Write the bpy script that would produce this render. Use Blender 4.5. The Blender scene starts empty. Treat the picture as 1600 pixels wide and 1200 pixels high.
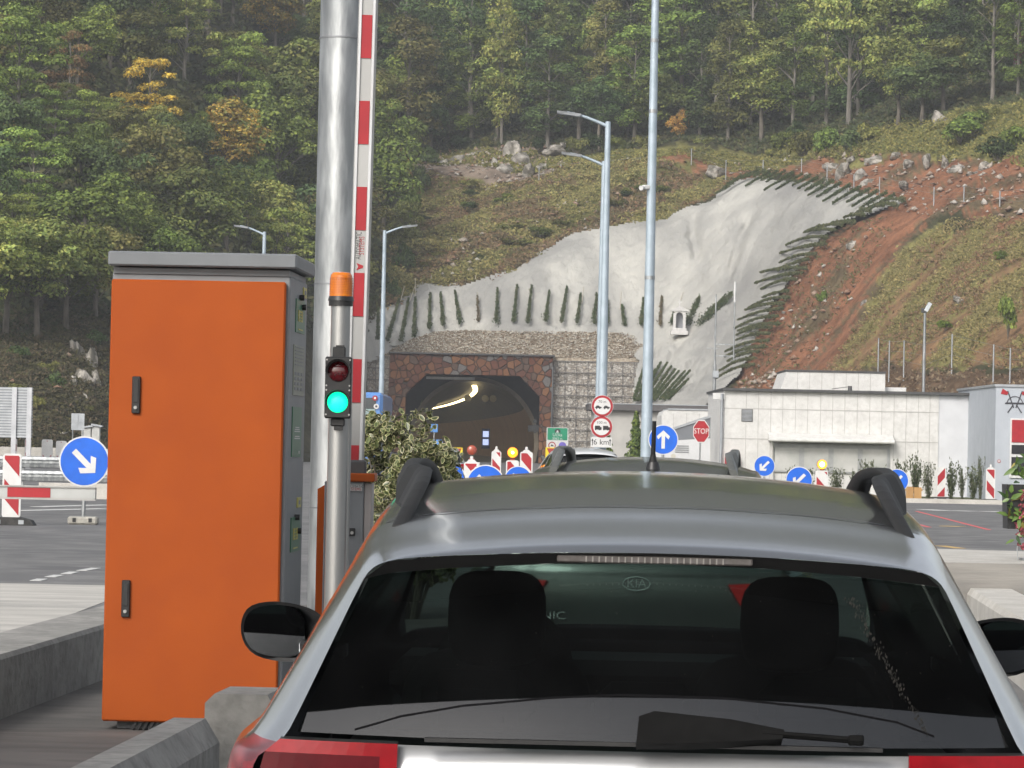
import bpy, math, random
import numpy as np
from mathutils import Vector, Matrix, noise as mnoise

SC = bpy.context.scene
COL = SC.collection
R = math.radians
rnd = random.Random(7)
nrs = np.random.RandomState(11)

# ------------------------------------------------------------------ camera
F, CX, CY, CH = 5546.0, 800.0, 600.0, 1.56
PITCH, ROLL = math.atan(95.0 / F), R(1.2)
_f = Vector((0, math.cos(PITCH), math.sin(PITCH)))
_r0, _u0 = Vector((1, 0, 0)), Vector((0, -math.sin(PITCH), math.cos(PITCH)))
_r = math.cos(ROLL) * _r0 + math.sin(ROLL) * _u0
_u = -math.sin(ROLL) * _r0 + math.cos(ROLL) * _u0
cam_d = bpy.data.cameras.new("camera")
cam = bpy.data.objects.new("camera", cam_d)
COL.objects.link(cam)
m = Matrix.Identity(4)
for i in range(3):
    m[i][0], m[i][1], m[i][2] = _r[i], _u[i], -_f[i]
m[0][3], m[1][3], m[2][3] = 0, 0, CH
cam.matrix_world = m
cam_d.sensor_width = 36
cam_d.lens = F / 1600 * 36
cam_d.clip_start, cam_d.clip_end = 0.1, 5000
SC.camera = cam

# ------------------------------------------------------------------ light
SUN_EL, SUN_AZ = R(34), R(208)      # azimuth clockwise from +Y
world = bpy.data.worlds.new("World")
SC.world = world
world.use_nodes = True
wn = world.node_tree.nodes
wl = world.node_tree.links
sky = wn.new("ShaderNodeTexSky")
sky.sky_type = 'NISHITA'
sky.sun_disc = False
sky.sun_elevation = SUN_EL
sky.sun_rotation = SUN_AZ
sky.dust_density = 4.0
sky.ozone_density = 0.6
hs = wn.new("ShaderNodeHueSaturation")
hs.inputs["Saturation"].default_value = 0.35
wl.new(sky.outputs[0], hs.inputs["Color"])
wl.new(hs.outputs[0], wn["Background"].inputs[0])
wn["Background"].inputs[1].default_value = 0.15
sun_d = bpy.data.lights.new("sun", 'SUN')
sun_d.energy = 1.3
sun_d.angle = R(14)
sun_d.color = (1.0, 0.96, 0.9)
sun = bpy.data.objects.new("sun", sun_d)
COL.objects.link(sun)
sd = Vector((math.sin(SUN_AZ) * math.cos(SUN_EL), math.cos(SUN_AZ) * math.cos(SUN_EL), math.sin(SUN_EL)))
sun.rotation_euler = (-sd).to_track_quat('-Z', 'Y').to_euler()
sun.location = (0, -20, 60)
vs = SC.view_settings
vs.view_transform = 'Standard'
vs.look = 'None'
vs.gamma = 1
vs.exposure = 0.55
SC.cycles.use_denoising = True
SC.cycles.max_bounces = 6
SC.cycles.transparent_max_bounces = 12
SC.cycles.caustics_reflective = False
SC.cycles.caustics_refractive = False


# ------------------------------------------------------------------ geometry of the view
def P(px, py, Z):
    """point at distance Z down the road seen in direction (px,py)"""
    d = _f + _r * ((px - CX) / F) + _u * ((CY - py) / F)
    k = Z / d.y
    return Vector((d.x * k, Z, CH + d.z * k))


def col(px, Z, z=0.0):
    """point at distance Z, height z"""
    D = Z * math.cos(PITCH) + (z - CH) * math.sin(PITCH)
    b = -Z * math.sin(PITCH) + (z - CH) * math.cos(PITCH)
    return Vector(((D * (px - CX) / F - math.sin(ROLL) * b) / math.cos(ROLL), Z, z))


def gz(px, py, z=0.0):
    """point on the level z"""
    d = _f + _r * ((px - CX) / F) + _u * ((CY - py) / F)
    k = (z - CH) / d.z
    return Vector((d.x * k, d.y * k, z))


def hgt(px, py, Z):
    return P(px, py, Z).z


# ------------------------------------------------------------------ materials
MATS = {}


def base_mat(name):
    mt = bpy.data.materials.new(name)
    mt.use_nodes = True
    nt = mt.node_tree
    return mt, nt.nodes, nt.links, nt.nodes["Principled BSDF"]


def pm(name, c1, c2=None, scale=4.0, rough=0.6, metal=0.0, bump=0.0, bscale=None, coat=0.0, detail=6.0,
       emit=None, estr=0.0, spec=0.5, lo=0.35, hi=0.65, stretch=None, c3=None, scale3=40.0, amt3=0.35, bdist=.02):
    if name in MATS:
        return MATS[name]
    mt, N, L, b = base_mat(name)
    b.inputs["Roughness"].default_value = rough
    b.inputs["Metallic"].default_value = metal
    b.inputs["Specular IOR Level"].default_value = spec
    b.inputs["Coat Weight"].default_value = coat
    b.inputs["Coat Roughness"].default_value = 0.05
    if c2 is None:
        c2 = tuple(v * 0.86 for v in c1)
    tc = N.new("ShaderNodeTexCoord")
    vec = tc.outputs["Object"]
    if stretch:
        mp = N.new("ShaderNodeMapping")
        mp.inputs["Scale"].default_value = stretch
        L.new(vec, mp.inputs[0])
        vec = mp.outputs[0]
    nz = N.new("ShaderNodeTexNoise")
    nz.inputs["Scale"].default_value = scale
    nz.inputs["Detail"].default_value = detail
    L.new(vec, nz.inputs["Vector"])
    cr = N.new("ShaderNodeValToRGB")
    cr.color_ramp.elements[0].position, cr.color_ramp.elements[1].position = lo, hi
    cr.color_ramp.elements[0].color = (*c1, 1)
    cr.color_ramp.elements[1].color = (*c2, 1)
    L.new(nz.outputs["Fac"], cr.inputs[0])
    out = cr.outputs[0]
    if c3 is not None:
        n3 = N.new("ShaderNodeTexNoise")
        n3.inputs["Scale"].default_value = scale3
        n3.inputs["Detail"].default_value = 4
        L.new(vec, n3.inputs["Vector"])
        r3 = N.new("ShaderNodeMapRange")
        r3.inputs[1].default_value, r3.inputs[2].default_value = 0.45, 0.7
        r3.inputs[4].default_value = amt3
        L.new(n3.outputs["Fac"], r3.inputs[0])
        mx = N.new("ShaderNodeMix")
        mx.data_type = 'RGBA'
        L.new(r3.outputs[0], mx.inputs[0])
        L.new(out, mx.inputs[6])
        mx.inputs[7].default_value = (*c3, 1)
        out = mx.outputs[2]
    L.new(out, b.inputs["Base Color"])
    if bump:
        n2 = N.new("ShaderNodeTexNoise")
        n2.inputs["Scale"].default_value = bscale or scale * 6
        n2.inputs["Detail"].default_value = 5
        L.new(vec, n2.inputs["Vector"])
        bp = N.new("ShaderNodeBump")
        bp.inputs["Strength"].default_value = bump
        bp.inputs["Distance"].default_value = bdist
        L.new(n2.outputs["Fac"], bp.inputs["Height"])
        L.new(bp.outputs[0], b.inputs["Normal"])
    if emit:
        b.inputs["Emission Color"].default_value = (*emit, 1)
        b.inputs["Emission Strength"].default_value = estr
    MATS[name] = mt
    return mt


def glass(name, tint, refl=1.0, rough=0.02, ior=1.45, dust=0.0):
    if name in MATS:
        return MATS[name]
    mt, N, L, b = base_mat(name)
    N.remove(b)
    tr = N.new("ShaderNodeBsdfTransparent")
    tr.inputs[0].default_value = (*tint, 1)
    gl = N.new("ShaderNodeBsdfGlossy")
    gl.inputs["Roughness"].default_value = rough
    gl.inputs[0].default_value = (refl, refl, refl, 1)
    f0 = ((ior - 1) / (ior + 1))**2
    lw = N.new("ShaderNodeLayerWeight")          # Schlick reflectance, the same from both sides of the pane
    lw.inputs[0].default_value = .5
    pw = N.new("ShaderNodeMath")
    pw.operation = 'POWER'
    pw.inputs[1].default_value = 5
    L.new(lw.outputs["Facing"], pw.inputs[0])
    fr = N.new("ShaderNodeMapRange")
    fr.inputs[3].default_value = f0
    L.new(pw.outputs[0], fr.inputs[0])
    mx = N.new("ShaderNodeMixShader")
    L.new(fr.outputs[0], mx.inputs[0])
    base = tr.outputs[0]
    if dust:
        df = N.new("ShaderNodeBsdfDiffuse")
        df.inputs[0].default_value = (.24, .25, .26, 1)
        tc = N.new("ShaderNodeTexCoord")
        nz = N.new("ShaderNodeTexNoise")
        nz.inputs["Scale"].default_value = 3.0
        nz.inputs["Detail"].default_value = 9
        L.new(tc.outputs["Object"], nz.inputs["Vector"])
        md = N.new("ShaderNodeMapRange")
        md.inputs[1].default_value, md.inputs[2].default_value = .3, .75
        md.inputs[4].default_value = dust
        L.new(nz.outputs["Fac"], md.inputs[0])
        m0 = N.new("ShaderNodeMixShader")
        L.new(md.outputs[0], m0.inputs[0])
        L.new(tr.outputs[0], m0.inputs[1])
        L.new(df.outputs[0], m0.inputs[2])
        base = m0.outputs[0]
    L.new(base, mx.inputs[1])
    L.new(gl.outputs[0], mx.inputs[2])
    L.new(mx.outputs[0], N["Material Output"].inputs[0])
    MATS[name] = mt
    return mt


def tint_mat(name, scale=1.5, amp=0.5, rough=0.8, bump=0.6, bscale=3.0, trans=0.0, rand=0.0, spec=0.2):
    """colour from the 'tint' attribute times procedural variation (and per-object variation)"""
    if name in MATS:
        return MATS[name]
    mt, N, L, b = base_mat(name)
    b.inputs["Roughness"].default_value = rough
    b.inputs["Specular IOR Level"].default_value = spec
    at = N.new("ShaderNodeAttribute")
    at.attribute_name = "tint"
    tc = N.new("ShaderNodeTexCoord")
    nz = N.new("ShaderNodeTexNoise")
    nz.inputs["Scale"].default_value = scale
    nz.inputs["Detail"].default_value = 8
    nz.inputs["Roughness"].default_value = 0.65
    L.new(tc.outputs["Object"], nz.inputs["Vector"])
    mr = N.new("ShaderNodeMapRange")
    mr.inputs[1].default_value, mr.inputs[2].default_value = 0.3, 0.7
    mr.inputs[3].default_value, mr.inputs[4].default_value = 1 - amp, 1 + amp
    L.new(nz.outputs["Fac"], mr.inputs[0])
    val = mr.outputs[0]
    hsv = N.new("ShaderNodeHueSaturation")
    L.new(at.outputs["Color"], hsv.inputs["Color"])
    if rand:
        oi = N.new("ShaderNodeObjectInfo")
        m1 = N.new("ShaderNodeMapRange")
        m1.inputs[3].default_value, m1.inputs[4].default_value = 0.5 - rand * 0.025, 0.5 + rand * 0.012
        L.new(oi.outputs["Random"], m1.inputs[0])
        L.new(m1.outputs[0], hsv.inputs["Hue"])
        m2 = N.new("ShaderNodeMath")
        m2.operation = 'MULTIPLY'
        m2.inputs[1].default_value = 7.31
        L.new(oi.outputs["Random"], m2.inputs[0])
        m3 = N.new("ShaderNodeMath")
        m3.operation = 'FRACT'
        L.new(m2.outputs[0], m3.inputs[0])
        m4 = N.new("ShaderNodeMapRange")
        m4.inputs[3].default_value, m4.inputs[4].default_value = 1 - 0.4 * rand, 1 + 0.45 * rand
        L.new(m3.outputs[0], m4.inputs[0])
        m5 = N.new("ShaderNodeMath")
        m5.operation = 'MULTIPLY'
        L.new(val, m5.inputs[0])
        L.new(m4.outputs[0], m5.inputs[1])
        val = m5.outputs[0]
    L.new(val, hsv.inputs["Value"])
    L.new(hsv.outputs[0], b.inputs["Base Color"])
    if bump:
        n2 = N.new("ShaderNodeTexNoise")
        n2.inputs["Scale"].default_value = bscale
        n2.inputs["Detail"].default_value = 8
        L.new(tc.outputs["Object"], n2.inputs["Vector"])
        bp = N.new("ShaderNodeBump")
        bp.inputs["Strength"].default_value = bump
        bp.inputs["Distance"].default_value = 0.3
        L.new(n2.outputs["Fac"], bp.inputs["Height"])
        L.new(bp.outputs[0], b.inputs["Normal"])
    if trans:
        tl = N.new("ShaderNodeBsdfTranslucent")
        L.new(hsv.outputs[0], tl.inputs[0])
        mx = N.new("ShaderNodeMixShader")
        mx.inputs[0].default_value = trans
        L.new(b.outputs[0], mx.inputs[1])
        L.new(tl.outputs[0], mx.inputs[2])
        L.new(mx.outputs[0], N["Material Output"].inputs[0])
    MATS[name] = mt
    return mt


def cell_mat(name, cols, mortar, scale, mw, rough=0.85, bump=0.8, grid=None):
    """random stones: voronoi cells of mixed colours with dark joints; grid = wire basket spacing"""
    mt, N, L, b = base_mat(name)
    b.inputs["Roughness"].default_value = rough
    tc = N.new("ShaderNodeTexCoord")
    v1 = N.new("ShaderNodeTexVoronoi")
    v1.inputs["Scale"].default_value = scale
    v2 = N.new("ShaderNodeTexVoronoi")
    v2.feature = 'DISTANCE_TO_EDGE'
    v2.inputs["Scale"].default_value = scale
    for v in (v1, v2):
        L.new(tc.outputs["Object"], v.inputs["Vector"])
    sp = N.new("ShaderNodeSeparateColor")
    L.new(v1.outputs["Color"], sp.inputs[0])
    cr = N.new("ShaderNodeValToRGB")
    cr.color_ramp.interpolation = 'CONSTANT'
    el = cr.color_ramp.elements
    while len(el) < len(cols):
        el.new(0.5)
    for i, c in enumerate(cols):
        el[i].position = i / len(cols)
        el[i].color = (*c, 1)
    L.new(sp.outputs[0], cr.inputs[0])
    nz = N.new("ShaderNodeTexNoise")
    nz.inputs["Scale"].default_value = scale * 5
    nz.inputs["Detail"].default_value = 6
    L.new(tc.outputs["Object"], nz.inputs["Vector"])
    ml = N.new("ShaderNodeMix")
    ml.data_type = 'RGBA'
    ml.blend_type = 'MULTIPLY'
    ml.inputs[0].default_value = 0.5
    L.new(cr.outputs[0], ml.inputs[6])
    L.new(nz.outputs["Fac"], ml.inputs[7])
    mr = N.new("ShaderNodeMapRange")
    mr.inputs[1].default_value, mr.inputs[2].default_value = mw * 0.4, mw
    L.new(v2.outputs["Distance"], mr.inputs[0])
    mx = N.new("ShaderNodeMix")
    mx.data_type = 'RGBA'
    L.new(mr.outputs[0], mx.inputs[0])
    mx.inputs[6].default_value = (*mortar, 1)
    L.new(ml.outputs[2], mx.inputs[7])
    L.new(mx.outputs[2], b.inputs["Base Color"])
    bp = N.new("ShaderNodeBump")
    bp.inputs["Strength"].default_value = bump
    bp.inputs["Distance"].default_value = 0.15
    L.new(mr.outputs[0], bp.inputs["Height"])
    L.new(bp.outputs[0], b.inputs["Normal"])
    return mt


# ------------------------------------------------------------------ mesh helpers
class MB:
    def __init__(self):
        self.v, self.f, self.m, self.s = [], [], [], []

    def add(self, vs, fs, mi=0, smooth=False):
        o = len(self.v)
        self.v += [tuple(p) for p in vs]
        for f in fs:
            self.f.append([i + o for i in f])
            self.m.append(mi)
            self.s.append(smooth)
        return self

    def box(self, c, s, mi=0, rot=None, bev=0.0):
        x, y, z = s[0] / 2, s[1] / 2, s[2] / 2
        if bev > 0:
            bev = min(bev, x * .9, y * .9, z * .9)
            vs, fs, idx = [], [], {}
            for sx in (-1, 1):
                for sy in (-1, 1):
                    for sz in (-1, 1):
                        for ax in range(3):
                            q = [sx * (x - bev), sy * (y - bev), sz * (z - bev)]
                            q[ax] = (sx * x, sy * y, sz * z)[ax]
                            idx[(sx, sy, sz, ax)] = len(vs)
                            vs.append(Vector(q))
            for ax in range(3):
                a, b = [(1, 2), (2, 0), (0, 1)][ax]
                for s0 in (-1, 1):
                    lp = []
                    for sa, sb in ((-1, -1), (1, -1), (1, 1), (-1, 1)):
                        k = [0, 0, 0]
                        k[ax], k[a], k[b] = s0, sa, sb
                        lp.append(idx[(*k, ax)])
                    fs.append(lp if s0 > 0 else lp[::-1])
                for sa in (-1, 1):
                    for sb in (-1, 1):
                        k = [0, 0, 0]
                        k[a], k[b] = sa, sb
                        k0, k1 = list(k), list(k)
                        k0[ax], k1[ax] = -1, 1
                        lp = [idx[(*k0, a)], idx[(*k1, a)], idx[(*k1, b)], idx[(*k0, b)]]
                        fs.append(lp if sa * sb > 0 else lp[::-1])
            for sx in (-1, 1):
                for sy in (-1, 1):
                    for sz in (-1, 1):
                        lp = [idx[(sx, sy, sz, 0)], idx[(sx, sy, sz, 1)], idx[(sx, sy, sz, 2)]]
                        fs.append(lp if sx * sy * sz > 0 else lp[::-1])
        else:
            vs = [Vector((a * x, b * y, d * z)) for a in (-1, 1) for b in (-1, 1) for d in (-1, 1)]
            fs = [[0, 1, 3, 2], [4, 6, 7, 5], [0, 4, 5, 1], [2, 3, 7, 6], [0, 2, 6, 4], [1, 5, 7, 3]]
        if rot is not None:
            vs = [rot @ p for p in vs]
        c = Vector(c)
        return self.add([p + c for p in vs], fs, mi)

    def cyl(self, p0, p1, r0, r1=None, n=16, mi=0, caps=True, smooth=True):
        p0, p1 = Vector(p0), Vector(p1)
        r1 = r0 if r1 is None else r1
        d = (p1 - p0).normalized()
        a = d.orthogonal().normalized()
        b = d.cross(a)
        vs = []
        for p, r in ((p0, r0), (p1, r1)):
            vs += [p + (a * math.cos(2 * math.pi * i / n) + b * math.sin(2 * math.pi * i / n)) * r for i in range(n)]
        self.add(vs, [[i, (i + 1) % n, n + (i + 1) % n, n + i] for i in range(n)], mi, smooth)
        if caps:
            self.add(vs[:n], [list(range(n))[::-1]], mi)
            self.add(vs[n:], [list(range(n))], mi)
        return self

    def tube(self, pts, rad, n=8, mi=0, caps=True):
        pts = [Vector(p) for p in pts]
        rad = rad if isinstance(rad, (list, tuple)) else [rad] * len(pts)
        vs = []
        a = None
        for i, p in enumerate(pts):
            d = (pts[min(i + 1, len(pts) - 1)] - pts[max(i - 1, 0)]).normalized()
            a = d.orthogonal().normalized() if a is None else (a - d * a.dot(d)).normalized()
            b = d.cross(a)
            vs += [p + (a * math.cos(2 * math.pi * k / n) + b * math.sin(2 * math.pi * k / n)) * rad[i] for k in range(n)]
        fs = []
        for i in range(len(pts) - 1):
            fs += [[i * n + k, i * n + (k + 1) % n, (i + 1) * n + (k + 1) % n, (i + 1) * n + k] for k in range(n)]
        self.add(vs, fs, mi, True)
        if caps:
            self.add(vs[:n], [list(range(n))[::-1]], mi)
            self.add(vs[-n:], [list(range(n))], mi)
        return self

    def prism(self, poly, y0, y1, mi=0, side=None):
        """poly in the xz plane (counter-clockwise seen from -y), thickness y0 (front) .. y1"""
        n = len(poly)
        vs = [Vector((p[0], y0, p[1])) for p in poly] + [Vector((p[0], y1, p[1])) for p in poly]
        self.add(vs, [list(range(n)), list(range(n, 2 * n))[::-1]], mi)
        self.add(vs, [[i, i + n, (i + 1) % n + n, (i + 1) % n] for i in range(n)], mi if side is None else side)
        return self

    def slab(self, poly, z0, z1, mi=0, side=None):
        """poly in the xy plane (counter-clockwise seen from above)"""
        n = len(poly)
        vs = [Vector((p[0], p[1], z1)) for p in poly] + [Vector((p[0], p[1], z0)) for p in poly]
        self.add(vs, [list(range(n)), list(range(n, 2 * n))[::-1]], mi)
        self.add(vs, [[i + n, (i + 1) % n + n, (i + 1) % n, i] for i in range(n)], mi if side is None else side)
        return self

    def disc(self, c, r, y, n=32, mi=0, y1=None):
        poly = [(c[0] + r * math.cos(2 * math.pi * i / n), c[1] + r * math.sin(2 * math.pi * i / n)) for i in range(n)]
        return self.prism(poly, y, y + 0.003 if y1 is None else y1, mi)

    def sphere(self, c, r, nu=16, nv=10, mi=0, sc=(1, 1, 1)):
        vs, fs = [], []
        for j in range(nv + 1):
            t = math.pi * j / nv
            for i in range(nu):
                a = 2 * math.pi * i / nu
                vs.append((c[0] + r * sc[0] * math.sin(t) * math.cos(a), c[1] + r * sc[1] * math.sin(t) * math.sin(a), c[2] + r * sc[2] * math.cos(t)))
        for j in range(nv):
            for i in range(nu):
                fs.append([j * nu + i, (j + 1) * nu + i, (j + 1) * nu + (i + 1) % nu, j * nu + (i + 1) % nu])
        return self.add(vs, fs, mi, True)

    def pillow(self, c, s, mi=0, rot=None, e=.45, nu=20, nv=12):
        pw = lambda v: math.copysign(abs(v)**e, v)
        vs, fs = [], []
        for j in range(nv + 1):
            t = -math.pi / 2 + math.pi * j / nv
            for i in range(nu):
                a = 2 * math.pi * i / nu
                p = Vector((s[0] / 2 * pw(math.cos(t)) * pw(math.cos(a)), s[1] / 2 * pw(math.cos(t)) * pw(math.sin(a)), s[2] / 2 * pw(math.sin(t))))
                vs.append((rot @ p if rot is not None else p) + Vector(c))
        for j in range(nv):
            fs += [[j * nu + i, j * nu + (i + 1) % nu, (j + 1) * nu + (i + 1) % nu, (j + 1) * nu + i] for i in range(nu)]
        return self.add(vs, fs, mi, True)

    def text(self, body, c, size, y, mi=0, rot=0.0, sx=1.0, dep=0.002):
        vs, fs = text_mesh(body)
        ca, sa = math.cos(rot), math.sin(rot)
        out = []
        for (a, b) in vs:
            a, b = a * size * sx, b * size
            out.append((c[0] + a * ca - b * sa, y, c[1] + a * sa + b * ca))
        return self.add(out, fs, mi)

    def build(self, name, mats, parent=None, loc=None):
        me = bpy.data.meshes.new(name)
        me.from_pydata(self.v, [], self.f)
        mats = mats if isinstance(mats, (list, tuple)) else [mats]
        for mt in mats:
            me.materials.append(mt)
        me.polygons.foreach_set("material_index", self.m)
        me.polygons.foreach_set("use_smooth", self.s)
        me.update()
        o = bpy.data.objects.new(name, me)
        COL.objects.link(o)
        if parent is not None:
            o.parent = parent
        if loc is not None:
            o.location = loc
        return o


_TX = {}


def text_mesh(body):
    """flat letters, cap height about 0.7, centred"""
    if body in _TX:
        return _TX[body]
    cu = bpy.data.curves.new("lettering", 'FONT')
    cu.body = body
    cu.align_x, cu.align_y = 'CENTER', 'CENTER'
    cu.resolution_u = 3
    ob = bpy.data.objects.new("lettering", cu)
    COL.objects.link(ob)
    dg = bpy.context.evaluated_depsgraph_get()
    dg.update()
    me = ob.evaluated_get(dg).to_mesh()
    vs = [(v.co.x, v.co.y) for v in me.vertices]
    fs = [list(p.vertices) for p in me.polygons]
    ob.evaluated_get(dg).to_mesh_clear()
    bpy.data.objects.remove(ob)
    bpy.data.curves.remove(cu)
    _TX[body] = (vs, fs)
    return vs, fs


def np_mesh(name, V, Fq, mat, parent=None, tint=None, smooth=False, tdom='POINT'):
    """mesh from numpy arrays; Fq is (n,4) or (n,3)"""
    V = np.asarray(V, dtype=np.float32)
    Fq = np.asarray(Fq, dtype=np.int32)
    me = bpy.data.meshes.new(name)
    k = Fq.shape[1]
    me.vertices.add(len(V))
    me.vertices.foreach_set("co", V.ravel())
    me.loops.add(Fq.size)
    me.loops.foreach_set("vertex_index", Fq.ravel())
    me.polygons.add(len(Fq))
    me.polygons.foreach_set("loop_start", np.arange(0, Fq.size, k, dtype=np.int32))
    if smooth:
        me.polygons.foreach_set("use_smooth", np.ones(len(Fq), dtype=bool))
    me.update(calc_edges=True)
    me.validate()
    if tint is not None:
        at = me.attributes.new("tint", 'FLOAT_COLOR', tdom)
        c = np.ones((len(tint), 4), dtype=np.float32)
        c[:, :3] = tint
        at.data.foreach_set("color", c.ravel())
    me.materials.append(mat)
    o = bpy.data.objects.new(name, me)
    COL.objects.link(o)
    if parent is not None:
        o.parent = parent
    return o


def thing(name, label, cat, loc=(0, 0, 0), rz=0.0, group=None):
    o = bpy.data.objects.new(name, None)
    o.empty_display_size = 0.3
    COL.objects.link(o)
    o.location = loc
    o.rotation_euler = (0, 0, rz)
    o["label"], o["category"] = label, cat
    if group:
        o["group"] = group
    return o


def tag(o, label, cat, group=None):
    o["label"], o["category"] = label, cat
    if group:
        o["group"] = group
    return o


def struct(o, kind="structure"):
    o["kind"] = kind
    return o


def dup(root, loc, rz=0.0, scale=None, label=None, group=None, mats=None):
    r = root.copy()
    COL.objects.link(r)
    r.location = loc
    r.rotation_euler = (0, 0, rz)
    if scale is not None:
        r.scale = scale if isinstance(scale, (tuple, list)) else (scale,) * 3
    if label:
        r["label"] = label
    if group:
        r["group"] = group
    for ch in list(root.children):
        c = ch.copy()
        COL.objects.link(c)
        c.parent = r
        for g in list(ch.children):
            d = g.copy()
            COL.objects.link(d)
            d.parent = c
    return r


def smooth_fn(ctrl):
    xs = np.array([c[0] for c in ctrl], float)
    ys = np.array([c[1] for c in ctrl], float)
    d = np.diff(ys) / np.diff(xs)
    t = np.empty_like(ys)
    t[0], t[-1] = d[0], d[-1]
    for i in range(1, len(xs) - 1):
        t[i] = 0 if d[i - 1] * d[i] <= 0 else 2 * d[i - 1] * d[i] / (d[i - 1] + d[i])

    def f(x):
        x = np.clip(np.asarray(x, float), xs[0], xs[-1])
        i = np.clip(np.searchsorted(xs, x, side='right') - 1, 0, len(xs) - 2)
        h = xs[i + 1] - xs[i]
        s = (x - xs[i]) / h
        return ((2 * s**3 - 3 * s**2 + 1) * ys[i] + (s**3 - 2 * s**2 + s) * h * t[i] + (-2 * s**3 + 3 * s**2) * ys[i + 1] + (s**3 - s**2) * h * t[i + 1])
    return f


def in_poly(px, py, poly):
    px, py = np.asarray(px, float), np.asarray(py, float)
    r = np.zeros(px.shape, bool)
    n = len(poly)
    for i in range(n):
        x0, y0 = poly[i]
        x1, y1 = poly[(i + 1) % n]
        c = ((y0 > py) != (y1 > py)) & (px < (x1 - x0) * (py - y0) / (y1 - y0 + 1e-9) + x0)
        r ^= c
    return r


def clip_rect(poly, x0, x1, z0, z1):
    for ax, lim, sg in ((0, x0, 1), (0, x1, -1), (1, z0, 1), (1, z1, -1)):
        out = []
        for i in range(len(poly)):
            a, b = poly[i], poly[(i + 1) % len(poly)]
            da, db = sg * (a[ax] - lim), sg * (b[ax] - lim)
            if da >= 0:
                out.append(a)
            if da * db < 0:
                t = da / (da - db)
                out.append((a[0] + (b[0] - a[0]) * t, a[1] + (b[1] - a[1]) * t))
        poly = out
        if not poly:
            return []
    return poly


def rrect(w, h, r, cx=0, cz=0, n=4):
    pts = []
    for sx, sz, a0 in ((1, 1, 0), (-1, 1, 90), (-1, -1, 180), (1, -1, 270)):
        for i in range(n + 1):
            a = R(a0 + 90 * i / n)
            pts.append((cx + sx * (w / 2 - r) + r * math.cos(a), cz + sz * (h / 2 - r) + r * math.sin(a)))
    return pts


# common materials
M = {}
M['galv'] = pm('galvanised_steel', (.44, .455, .46), (.27, .285, .29), 10, .42, .8, .12, 45, stretch=(1, 1, .22), c3=(.20, .21, .22), scale3=6, amt3=.6, lo=.42, hi=.6)
M['post'] = pm('post_steel', (.40, .47, .53), (.33, .40, .45), 3, .5, .3)
M['alu'] = pm('aluminium', (.42, .42, .41), (.34, .34, .335), 5, .36, .85, stretch=(1, 1, .1))
M['black'] = pm('black_plastic', (.012, .012, .013), (.02, .02, .02), 20, .4)
M['rubber'] = pm('rubber', (.025, .025, .025), (.05, .048, .045), 12, .85)
M['white'] = pm('white_film', (.62, .62, .61), (.56, .56, .55), 6, .4)
M['red'] = pm('red_film', (.36, .012, .02), (.30, .01, .018), 6, .4)
M['blue'] = pm('blue_film', (.005, .12, .62), (.005, .10, .52), 5, .35)
M['yellow'] = pm('yellow_film', (.8, .62, .0), (.75, .55, .0), 5, .4)
M['green'] = pm('green_film', (.0, .26, .13), (.0, .22, .11), 5, .4)
M['signback'] = pm('sign_back_aluminium', (.42, .44, .46), (.34, .36, .38), 4, .5, .5)
M['concrete'] = pm('concrete', (.30, .29, .27), (.22, .215, .20), 3, .85, 0, .35, 30, c3=(.14, .135, .125), scale3=14, amt3=.6)
M['concrete_pale'] = pm('pale_concrete', (.52, .50, .46), (.42, .40, .36), 3, .85, 0, .25, 30, c3=(.3, .29, .27), scale3=20, amt3=.4)
M['panel'] = pm('facade_concrete', (.62, .615, .595), (.55, .545, .525), 2.0, .8, 0, .1, 20, c3=(.42, .41, .39), scale3=6, amt3=.35)
M['joint'] = pm('panel_joint', (.44, .43, .415), (.38, .375, .36), 3, .9)
M['dark'] = pm('dark_trim', (.05, .05, .052), (.07, .07, .07), 8, .5)
M['grey'] = pm('grey_paint', (.21, .22, .23), (.19, .20, .21), 6, .45, 0, .03, 120)
M['orange'] = pm('orange_paint', (.36, .072, .009), (.325, .063, .008), 2.5, .5, 0, .04, 140, c3=(.30, .056, .010), scale3=3.2, amt3=.5, spec=.18)


# ================================================================== GROUND
gm = pm('asphalt', (.10, .10, .102), (.145, .144, .142), .35, .85, 0, .5, 25, c3=(.22, .215, .21), scale3=1.4, amt3=.6)
g = MB()
g.slab([(-700, -40), (700, -40), (700, 900), (-700, 900)], -0.5, 0.0)
struct(g.build('ground', gm))
# pale concrete of the neighbouring toll lanes
c = MB()
xr = gz(172, 913).x + .4
c.slab([(-80, 12), (xr, 12), (xr, 37.1), (-80, 37.1)], -.1, .004)
struct(c.build('concrete_pavement', pm('pale_pavement', (.50, .48, .44), (.38, .365, .335), 1.2, .9, 0, .3, 12, c3=(.28, .27, .25), scale3=5, amt3=.45, stretch=(.4, 2, 1))))
# lane markings
mk = MB()


def strip(p, q, w, z=.006):
    p, q = Vector((p[0], p[1], 0)), Vector((q[0], q[1], 0))
    n = Vector((-(q - p).y, (q - p).x, 0)).normalized() * w / 2
    mk.slab([(p - n)[:2], (q - n)[:2], (q + n)[:2], (p + n)[:2]][::1], z - .004, z, cur[0])


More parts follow.
